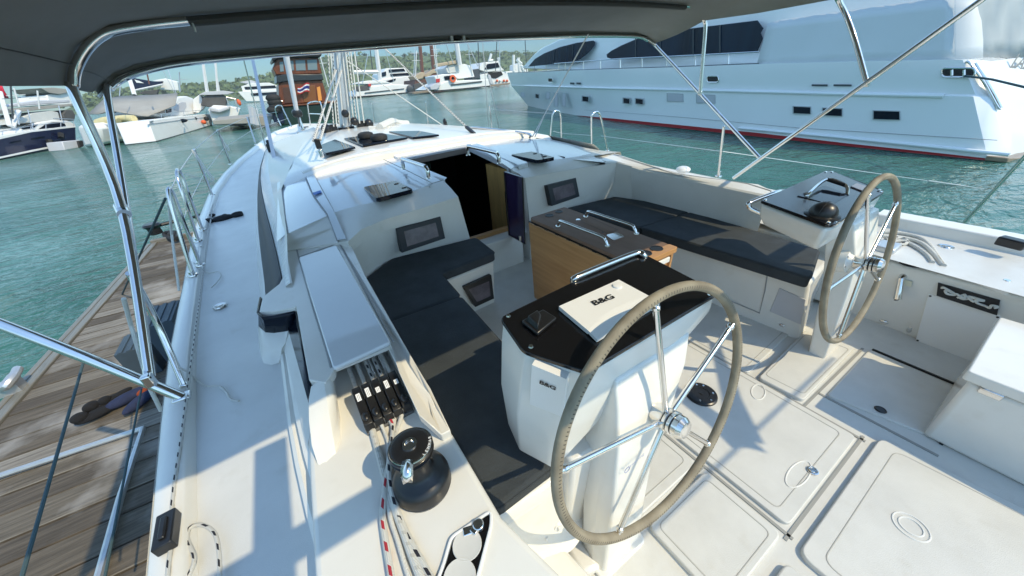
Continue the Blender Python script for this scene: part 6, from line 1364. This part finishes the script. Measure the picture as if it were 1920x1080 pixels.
# --- sloop with navy sail cover behind
sl1 = Far('sailing_boat', 'white sloop with a navy sail cover on its boom', 'sailing boat', (330, 232), depth=2.5); F1 = sl1
F1.poly('sail_cover', [(244, 145), (256, 147), (290, 153), (306, 152), (304, 158), (276, 164), (252, 169), (246, 158)], NAVY, 0, .5, .1)
F1.poly('cover_mark', [(252, 149), (262, 152), (270, 156), (256, 155)], LABELW, -.05, .1, 0)
F1.poly('hull', [(240, 195), (340, 180), (350, 200), (340, 232), (260, 232)], WBOARD, 1, 3, .1); F1.poly('hard_top', [(285, 151), (310, 147), (332, 153), (336, 170), (300, 168), (304, 156)], WBOARD, 1, 2, .15)
F1.tube('mast', [[(235, 120), (256, 190)]], .14, MASTW, .2); F1.tube('boom', [[(250, 170), (306, 158)]], .1, MASTW, 0); F1.poly('cockpit_hood', [(256, 176), (272, 170), (296, 168), (294, 178)], DGREY, -.2, 1, .1)
# --- catamaran seen from astern, pontoon and dinghy
c2_ = Far('catamaran', 'catamaran with a dark bimini and a dinghy hung from its stern', 'catamaran', (440, 232), depth=3); F1 = c2_
F1.poly('hull', [(390, 205), (400, 197), (432, 199), (450, 204), (444, 226), (424, 232), (398, 228)], WBOARD, 0, 3, .15)
q = MB(); q.prism([F1.P(x, y, -.5) for x, y in ((392, 200), (410, 205), (432, 198), (430, 206), (412, 212), (394, 209))], -F1.n * 1); tag(q.build('dinghy', LIGHTG, bevel=.1), 'pale grey dinghy hung across the stern of the catamaran with the dark bimini', 'dinghy')
F1.poly('cockpit_enclosure', [(376, 198), (380, 182), (390, 177), (414, 176), (424, 182), (424, 198), (404, 203)], DGREY, .4, 2, .15)
F1.poly('bimini', [(372, 178), (384, 172), (420, 170), (440, 173), (426, 177), (392, 178)], LIGHTG, .2, 2.4, .05)
F1.poly('cabin', [(362, 186), (376, 176), (384, 200), (372, 212), (362, 210)], WBOARD, .8, 2, .1)
F1.tube('mast', [[(372, 60), (388, 178)], [(400, 60), (408, 172)]], .1, MASTW, .5); F1.tube('stern_rail', [[(424, 182), (430, 200)], [(440, 186), (446, 204)], [(424, 182), (442, 186)]], .05, ALU, -.2)
q = MB(); q.ball(F1.P(448, 192, -.2), .3, sc=(.6, .4, 1)); q.build('life_ring', ORANGE, F1.t)
pn_ = Far('pontoon', 'pale wooden pontoon behind the foredeck on the left', 'pontoon', (505, 238), depth=6); pn_.poly('walkway', [(398, 226), (470, 219), (512, 217), (510, 222), (505, 238), (470, 232), (400, 234)], GREYC, 0, 6, .1); pn_.tube('pile', [[(470, 200), (474, 232)], [(478, 203), (482, 234)]], .2, LIGHTG, -.3)
dg = Far('dinghy', 'small grey inflatable dinghy by the pale pontoon', 'dinghy', (450, 237), depth=1.4); dg.poly('hull', [(424, 231), (440, 227), (472, 226), (470, 232), (452, 237), (430, 236)], LIGHTG, 0, 1.2, .2); dg.poly('outboard_motor', [(444, 220), (450, 218), (453, 228), (446, 230)], RUB, -.1, .4, .1)
# --- white motor yachts behind
m1_ = Far('motor_yacht', 'white two deck motor yacht far behind the wooden boat', 'motor yacht', (500, 190), depth=14); F1 = m1_
F1.poly('hull', [(446, 172), (520, 168), (540, 178), (536, 190), (462, 190)], WBOARD, 0, 12, .4); F1.poly('cabin', [(452, 162), (470, 156), (505, 155), (525, 162), (524, 172), (456, 174)], WBOARD, 1, 10, .4); F1.poly('cabin_window', [(458, 163), (516, 160), (518, 165), (460, 168)], GLASS, .8, .2, 0); F1.poly('flybridge', [(448, 154), (470, 150), (482, 154), (470, 158)], LIGHTG, 2, 6, .2); F1.poly('cabin_window', [(470, 175), (522, 172), (522, 177), (472, 180)], GLASS, -.2, .2, 0)
# --- lattice tower
tw = Far('lattice_tower', 'red and white steel lattice tower', 'tower', (425, 176), depth=4); 
def twp(x, y): return tw.P(x, y, 0)
for k, (y0, y1, m) in enumerate(((100, 124, MASTW), (124, 136, RED), (136, 152, MASTW), (152, 172, MASTW))):
    def wx(y): return 421 + (y - 100) * .03, 2.5 + (y - 100) * .16
    q = MB()
    for yy0, yy1 in ((y0, (y0 + y1) / 2), ((y0 + y1) / 2, y1)):
        c0_, w0_ = wx(yy0); c1_, w1_ = wx(yy1)
        for o_ in (0, 3):
            for s_ in (-1, 1):
                q.tube([tw.P(c0_ + s_ * w0_, yy0, o_), tw.P(c1_ + s_ * w1_, yy1, o_)], .16, 5); q.tube([tw.P(c0_ + s_ * w0_, yy0, o_), tw.P(c1_ - s_ * w1_, yy1, o_)], .09, 5)
            q.tube([tw.P(c1_ - w1_, yy1, o_), tw.P(c1_ + w1_, yy1, o_)], .12, 5)
    q.build('tower_section', m, tw.t)
# --- wooden boat
wb2 = Far('wooden_boat', 'varnished wooden motor boat with dark green hull and tall wheelhouse', 'boat', (560, 232), depth=5); F1 = wb2
F1.poly('hull', [(506, 196), (530, 199), (580, 196), (640, 190), (636, 228), (600, 234), (530, 236), (512, 226)], GREEN_H, 0, 5, .3)
F1.poly('bow_patch', [(508, 208), (530, 206), (534, 232), (514, 230)], NAVY, -.06, .3, .1)
F1.poly('gunwale', [(505, 194), (530, 197), (580, 194), (640, 188), (640, 191), (580, 197), (530, 200), (505, 197)], VARN, -.1, 5, .05)
F1.poly('deckhouse', [(522, 160), (532, 150), (604, 150), (616, 190), (580, 193), (524, 196)], VARN, .6, 4, .1)
F1.poly('deckhouse_band', [(518, 142), (534, 139), (604, 139), (607, 150), (534, 153), (519, 156)], mat('band_black', (.03, .035, .04), .3), .4, 4.2, .1)
F1.poly('wheelhouse', [(511, 128), (521, 106), (596, 104), (604, 138), (534, 140), (518, 140)], VARN, .7, 3.6, .1)
F1.poly('roof', [(509, 110), (520, 103), (600, 101), (600, 106), (521, 109), (512, 116)], BLACK, .3, 4.2, .1)
for x0, y0, x1, y1 in ((543, 114, 550, 132), (554, 113, 572, 132), (576, 112, 594, 131), (524, 116, 531, 134)): F1.poly('wheelhouse_window', [(x0, y0), (x1, y0 - .5), (x1 + 1.5, y1), (x0 + 1.2, y1 + .5)], mat('pane_grey', (.18, .24, .27), .15) if 'pane_grey' not in MATS else MATS['pane_grey'], .66, .1, .03)
F1.poly('door', [(594, 164), (600, 162), (604, 188), (597, 190)], mat('amber_door', (.75, .3, .06), .5), .5, .2, .03)
F1.poly('deckhouse_board', [(566, 162), (590, 160), (594, 190), (570, 192)], mat('board_brown', (.2, .075, .02), .35), .55, .1, .03)
F1.poly('porthole_board', [(530, 164), (545, 163), (550, 192), (534, 194)], mat('dark_board', (.08, .035, .02), .4), .55, .1, .03)
q = MB(); q.ball(F1.P(522, 101, .8), .5, sc=(1, 1, .8)); q.ball(F1.P(586, 99, .8), .55, sc=(1.3, 1, .8)); q.ball(F1.P(555, 102, .8), .3); q.build('roof_drum', RUB, F1.t)
fg = MB()
for i, m in enumerate((0, 1, 2, 2, 1, 0)):
    r = []
    for k in range(6):
        x = 558 + k * 4.4; y0 = 163 - k * 1.6 + 2.0 * math.sin(k * 1.3); h = 12 + k * 1.1; r.append((x, y0 + h * (i / 6), y0 + h * ((i + 1) / 6)))
    fg.loft([[F1.P(x, a, .2 + .15 * math.sin(x)) for x, a, b in r], [F1.P(x, b, .2 + .15 * math.sin(x)) for x, a, b in r]], m)
fg.build('striped_flag', [RED, LABELW, BLUE], F1.t, label='red white and blue striped flag')
F1.tube('stern_rail', [[(512, 196), (508, 184)], [(640, 190), (634, 178)], [(510, 186), (530, 190)]], .06, ALU, 0)
for k, (x, y) in enumerate(((512, 184), (515, 192), (518, 200), (514, 206))):
    q = MB(); q.ball(F1.P(x, y, -.3), .45, sc=(1.2, .6, .7)); q.build('tyre_fender', RUB, F1.t)
# --- far row
def fm(name, label, cat, base, depth=14): return Far(name, label, cat, base, depth=depth)
f = fm('catamaran', 'white catamaran with a dark hull stripe moored left of the tall double deck yacht', 'catamaran', (700, 181), 12)
f.poly('hull', [(664, 182), (668, 172), (690, 163), (735, 158), (770, 159), (773, 173), (720, 178), (672, 182)], WBOARD, 0, 10, .5); f.poly('hull_stripe', [(684, 173.5), (758, 165.5), (758, 167), (684, 175.5)], MASTD, -.2, .2, 0); f.poly('antifouling', [(664, 181), (720, 177), (773, 172), (773, 173.6), (720, 179), (665, 183)], MATS['antifoul'], -.3, 8, 0)
f.poly('cockpit', [(668, 162), (690, 160), (694, 169), (670, 172)], DGREY, -.1, 1, .2); f.poly('cabin', [(690, 160), (700, 154), (725, 153), (735, 156), (734, 160), (694, 164)], WBOARD, .5, 6, .4); f.poly('hard_top', [(664, 157), (690, 151), (715, 151), (732, 155), (690, 158)], WBOARD, .2, 8, .2); f.poly('life_raft', [(691, 157), (696, 157), (696, 162), (691, 162)], RED, -.4, .5, .1)
q = MB(); q.ball(f.P(769, 167, -.5), 1.0, sc=(1, .3, 1)); q.build('bow_thruster_hole', MASTD, f.t)
f.tube('mast', [[(704, 84), (713, 152)]], .55, MASTW, 1); f.tube('boom', [[(664, 135.5), (712, 134.5)]], .5, MASTW, 1); f.tube('shroud', [[(720, 84), (738, 152)], [(690, 100), (680, 155)]], .09, ALU, 0)
f = fm('motor_yacht', 'white double deck motor yacht with rows of black windows', 'motor yacht', (745, 176), 18); f.p = f.p + V3((0, 14, 0))
f.poly('hull', [(712, 150), (760, 143), (774, 145), (778, 172), (714, 176)], WBOARD, 0, 14, .5); f.poly('upper_deck', [(716, 139), (724, 128), (758, 127), (768, 140), (770, 148), (716, 152)], WBOARD, .4, 12, .5); f.poly('cabin_window', [(729, 130.5), (757, 128.5), (760, 133), (730, 135.5)], GLASS, .2, .3, 0); f.poly('cabin_window', [(732, 138.5), (765, 136.5), (768, 141), (733, 143)], GLASS, .2, .3, 0); f.poly('cabin_window', [(724, 152), (742, 147), (742, 150), (730, 156)], GLASS, -.2, .3, 0); f.poly('bridge_window', [(716, 136), (724, 134), (724, 142), (716, 144)], MYG, .2, .3, 0)
f = fm('wooden_junk', 'brown wooden boat with tan awnings between the white catamarans', 'boat', (800, 172), 12); f.p = f.p + V3((0, 8, 0))
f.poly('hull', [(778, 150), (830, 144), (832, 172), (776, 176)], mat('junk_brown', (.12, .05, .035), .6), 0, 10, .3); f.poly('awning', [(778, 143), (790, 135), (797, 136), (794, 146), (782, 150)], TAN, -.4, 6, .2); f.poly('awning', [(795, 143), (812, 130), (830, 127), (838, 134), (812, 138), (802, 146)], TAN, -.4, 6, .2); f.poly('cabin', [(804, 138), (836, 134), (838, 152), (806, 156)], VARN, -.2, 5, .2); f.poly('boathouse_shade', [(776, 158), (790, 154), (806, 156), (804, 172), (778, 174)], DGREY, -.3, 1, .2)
f.tube('mast', [[(785, 60), (792, 138)], [(806, 60), (813, 134)]], .5, MASTB, .5)
f = fm('catamaran', 'white catamaran with a rolled tan boom cover and orange life ring', 'catamaran', (860, 170), 12)
f.poly('hull', [(806, 168), (820, 160), (836, 152), (880, 150), (917, 149), (919, 161), (870, 166), (812, 171)], WBOARD, 0, 10, .5); f.poly('hull_stripe', [(846, 158), (904, 151.5), (904, 154), (846, 160.5)], MASTD, -.2, .2, 0); f.poly('antifouling', [(812, 170), (870, 165.5), (918, 160.5), (918, 162), (870, 167.3), (812, 172)], MATS['antifoul'], -.3, 8, 0); f.poly('flybridge', [(836, 128), (842, 122), (872, 120), (884, 124), (890, 144), (860, 148), (846, 140)], WBOARD, 1.5, 7, .5); f.poly('flybridge_window', [(836, 128), (858, 124), (862, 134), (840, 137)], CLEARV, 1.2, .3, .1)
f.poly('cabin', [(814, 143), (830, 139), (852, 139), (858, 152), (820, 158)], WBOARD, .2, 6, .3); f.poly('cabin_window', [(833, 143), (850, 141), (852, 148), (835, 150)], GLASS, .0, .3, 0); f.poly('tender', [(806, 163), (816, 156), (828, 158), (820, 168), (808, 169)], LIGHTG, -.8, 3, .5); f.poly('cockpit_seat', [(818, 148), (825, 147), (825, 154), (818, 155)], RED, 0, .3, .1)
q = MB(); q.lathe([(.4, -.15), (.75, -.15), (.75, .15), (.4, .15), (.4, -.15)], f.P(849, 147.5, -.4), (0, -1, .0), seg=16); q.build('life_ring', ORANGE, f.t)
f.poly('boom_cover', [(817, 122), (820, 119), (856, 113), (860, 115), (859, 119), (830, 124), (818, 126)], TAN, .8, 1.5, .3); f.tube('mast', [[(854, 68), (862, 122)]], .55, MASTW, .6); f.tube('shroud', [[(834, 75), (850, 120)], [(876, 80), (896, 124)]], .09, ALU, 0)
f = fm('motor_yacht', 'white flybridge motor yacht seen from astern right of the catamarans', 'motor yacht', (930, 158), 14)
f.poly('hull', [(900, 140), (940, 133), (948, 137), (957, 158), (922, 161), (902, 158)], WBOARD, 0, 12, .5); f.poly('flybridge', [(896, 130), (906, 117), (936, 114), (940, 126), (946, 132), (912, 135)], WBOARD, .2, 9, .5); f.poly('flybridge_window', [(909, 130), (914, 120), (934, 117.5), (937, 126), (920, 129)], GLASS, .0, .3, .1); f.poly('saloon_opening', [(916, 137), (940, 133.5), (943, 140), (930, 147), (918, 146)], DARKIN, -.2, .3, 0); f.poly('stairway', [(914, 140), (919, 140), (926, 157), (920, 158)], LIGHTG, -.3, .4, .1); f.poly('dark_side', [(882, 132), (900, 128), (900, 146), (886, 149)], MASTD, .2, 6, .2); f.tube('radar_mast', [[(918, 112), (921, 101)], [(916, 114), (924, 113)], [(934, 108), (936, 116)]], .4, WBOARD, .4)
for x in (932, 938, 945, 951):
    q = MB(); q.ball(f.P(x, 151.5, -.5), .4); q.build('ball_fender', ORANGE if x != 938 else WBOARD, f.t)
f = fm('workboat', 'white boat with a radar mast showing beside the big yacht bow', 'boat', (970, 155), 10); f.p = f.p + V3((0, 20, 0))
f.poly('hull', [(948, 134), (990, 130), (990, 155), (952, 156)], WBOARD, 0, 8, .3); f.tube('radar_mast', [[(963, 103), (963, 134)], [(972, 108), (974, 134)], [(969, 112), (978, 120)], [(976, 122), (982, 134)]], .5, WBOARD, 0); f.poly('upper_deck', [(966, 122), (976, 118), (984, 126), (980, 132), (966, 132)], WBOARD, 0, 4, .3)
for (bx, yy) in ((f, 0),): pass
# pontoon fingers in front of the far row
fp = Far('pontoon', 'low brown pontoon between the far white boats', 'pontoon', (800, 176), depth=3); fp.poly('walkway', [(773, 173), (814, 168), (814, 172), (773, 177)], mat('pontoon_brown', (.25, .2, .15), .8), 0, 3, .1); fp.poly('walkway', [(918, 160), (956, 155), (956, 158), (918, 163)], MATS['pontoon_brown'], 0, 3, .1)
# bare masts of boats hidden behind the row
mk = [((664, 88), (676, 150), MASTD, 'dark'), ((693, 85), (700, 135), MASTD, 'dark'), ((811, 76), (821, 140), MASTW, 'white'), ((815, 70), (820, 120), MASTW, 'pale'), ((876, 76), (885, 135), ALU, 'grey'), ((896, 74), (899, 130), MASTD, 'dark slim'), ((932, 70), (929, 125), MASTD, 'dark grey'), ((936, 72), (938, 125), ALU, 'thin grey'), ((984, 66), (988, 132), MASTD, 'black'), ((779, 74), (776, 132), ALU, 'thin'), ((781, 95), (779, 135), MASTW, 'short white'), ((20, 160), (24, 215), MASTD, 'dark leaning'), ((26, 165), (36, 192), MASTW, 'white leaning'), ((70, 170), (74, 196), MASTW, 'short pale'), ((596, 90), (616, 155), MASTW, 'white raked'), ((336, 135), (338, 165), ALU, 'slim grey'), ((372, 55), (391, 165), MASTW, 'tall white'), ((392, 60), (412, 165), MASTW, 'second tall white'), ((272, 120), (280, 150), MASTB, 'red brown')]
for (a, b, m, nm_) in mk:
    base = H(b[0], max(b[1], 176 if b[0] > 600 else 190), WZ); y = max(40, min(base.y, 150)); q = MB(); p0, p1 = HY(b[0], b[1] + 8, y), HY(a[0], a[1], y); r = .0011 * y
    q.tube([p0, p1], r, 6); q.tube([p0.lerp(p1, .62) + V3((-.011 * y, 0, 0)), p0.lerp(p1, .62) + V3((.011 * y, 0, 0))], r * .4, 5)
    nb = {'dark': 'just right of our own mast'}.get(nm_, '')
    side = 'left of our mast' if a[0] < 640 else ('between the far catamarans' if a[0] < 860 else 'behind the big yacht bow')
    tag(q.build('bare_mast', m), '%s bare mast %s, number %d from the left' % (nm_, side, sorted(q_[0][0] for q_ in mk).index(a[0]) + 1), 'mast', 'bare masts in the marina')

# ================================================================== far shore
hillm = mat('far_woods', (.15, .2, .075), .9, var=.6, vscale=.05, dark=(.045, .075, .03))
hillg = mat('far_grass', (.17, .19, .07), .9, var=.35, vscale=.02, dark=(.09, .11, .045))
hp_ = [(200, 176), (330, 168), (440, 158), (460, 152), (490, 146), (515, 142), (560, 128), (620, 110), (680, 106), (760, 107), (800, 106), (850, 103), (900, 104), (950, 103), (1000, 104), (1080, 108), (1200, 112), (1400, 110)]
HYD = 620
hm = MB(); rows = []
top = []
for i in range(160):
    x = 200 + 1200 * i / 159; y = float(np.interp(x, [p[0] for p in hp_], [p[1] for p in hp_])); p = HY(x, y + random.uniform(-.6, .6), HYD); top.append(p)
for k, t in enumerate((0, .12, .35, .6, .8, .92, 1.0)):
    rows.append([V3((p.x, HYD - 160 * (1 - t) - 0 * k, WZ + (p.z - WZ) * math.sin(t * math.pi / 2) + (random.uniform(-1.2, 1.2) if 0 < t < 1 else 0))) for p in top])
rows.append([V3((p.x, HYD + 200, p.z - 4)) for p in top])
hm.loft(rows); o = struct(hm.build('hill', hillm, angle=180)); o['label'] = 'low green wooded hill along the far shore'
gp = MB()
gr_ = []
for i in range(40):
    x = 640 + 150 * i / 39; gr_.append(x)
# woodland: leafy clumps over the slope as one far-off mass
wd_ = MB(); rnd = random.Random(3)
for k in range(2600):
    i = rnd.randrange(0, 159); t = rnd.random() ** .8; x = 200 + 1200 * i / 159
    if 640 < x < 790 and t > .55 and rnd.random() < .9: continue
    if 430 < x < 560 and t > .6 and rnd.random() < .5: continue
    p = top[i]; c = V3((p.x + rnd.uniform(-4, 4), HYD - 160 * (1 - t), WZ + (p.z - WZ) * math.sin(t * math.pi / 2)))
    s_ = rnd.uniform(1.2, 3.2)
    for j in range(5):
        d = V3((rnd.uniform(-1, 1), rnd.uniform(-1, 1), rnd.uniform(.1, 1.5))) * s_; u = V3((rnd.uniform(-1, 1), rnd.uniform(-1, 1), rnd.uniform(-1, 1))).normalized() * s_ * .8; v = u.orthogonal().normalized() * s_ * .8
        wd_.add([c + d + u, c + d + v, c + d - u, c + d - v], [[0, 1, 2, 3]])
o = wd_.build('woodland', hillm, smooth=False, nrm=False); o['kind'] = 'stuff'; o['label'] = 'far woodland covering the hillside'
# taller single trees on the skyline
lf_ = mat('far_leaf', (.06, .085, .04), .9, var=.5, vscale=.3); bk_ = mat('far_bark', (.09, .07, .05), .9)
for n_, (x, y0, h) in enumerate(((771, 107, 8), (782, 107, 7), (796, 106, 7), (684, 106, 5), (867, 103, 6), (912, 103, 5), (930, 103, 6), (944, 103, 5), (508, 143, 6), (758, 107, 5), (895, 104, 4))):
    b = HY(x, y0 + 3, HYD - 12); tp2 = HY(x, y0 - h, HYD - 12); t_ = thing('skyline_tree', '%s tree on the far hill skyline, number %d from the left' % ('tall' if h > 6 else 'small', sorted([771, 782, 796, 684, 867, 912, 930, 944, 508, 758, 895]).index(x) + 1), 'tree', tuple(b), 'trees on the far skyline')
    q = MB(); q.tube([b, b.lerp(tp2, .5), tp2], [.7, .5, .2], 6); q.build('trunk', bk_, t_)
    q = MB()
    for j in range(90):
        c = b.lerp(tp2, rnd.uniform(.45, 1.05)) + V3((rnd.gauss(0, 2.0), rnd.gauss(0, 2.0), rnd.gauss(0, .8))); u = V3((rnd.uniform(-1, 1), rnd.uniform(-1, 1), rnd.uniform(-1, 1))).normalized() * .9; v = u.orthogonal().normalized() * .9
        q.add([c + u, c + v, c - u, c - v], [[0, 1, 2, 3]])
    q.build('crown', lf_, t_, smooth=False, nrm=False)
# haze over the harbour
hz = MB(); hz.box((0, 400, 60), (2600, 1200, 2 * 60 + 24)); ho = hz.build('haze', [], None, smooth=False); ho['kind'] = 'stuff'
hmt = bpy.data.materials.new('haze'); hmt.use_nodes = True; n_ = hmt.node_tree.nodes; n_.remove(n_['Principled BSDF']); pv = n_.new('ShaderNodeVolumePrincipled'); pv.inputs['Density'].default_value = .0003; pv.inputs['Color'].default_value = (.8, .9, 1, 1); hmt.node_tree.links.new(pv.outputs[0], n_['Material Output'].inputs['Volume']); ho.data.materials.append(hmt)
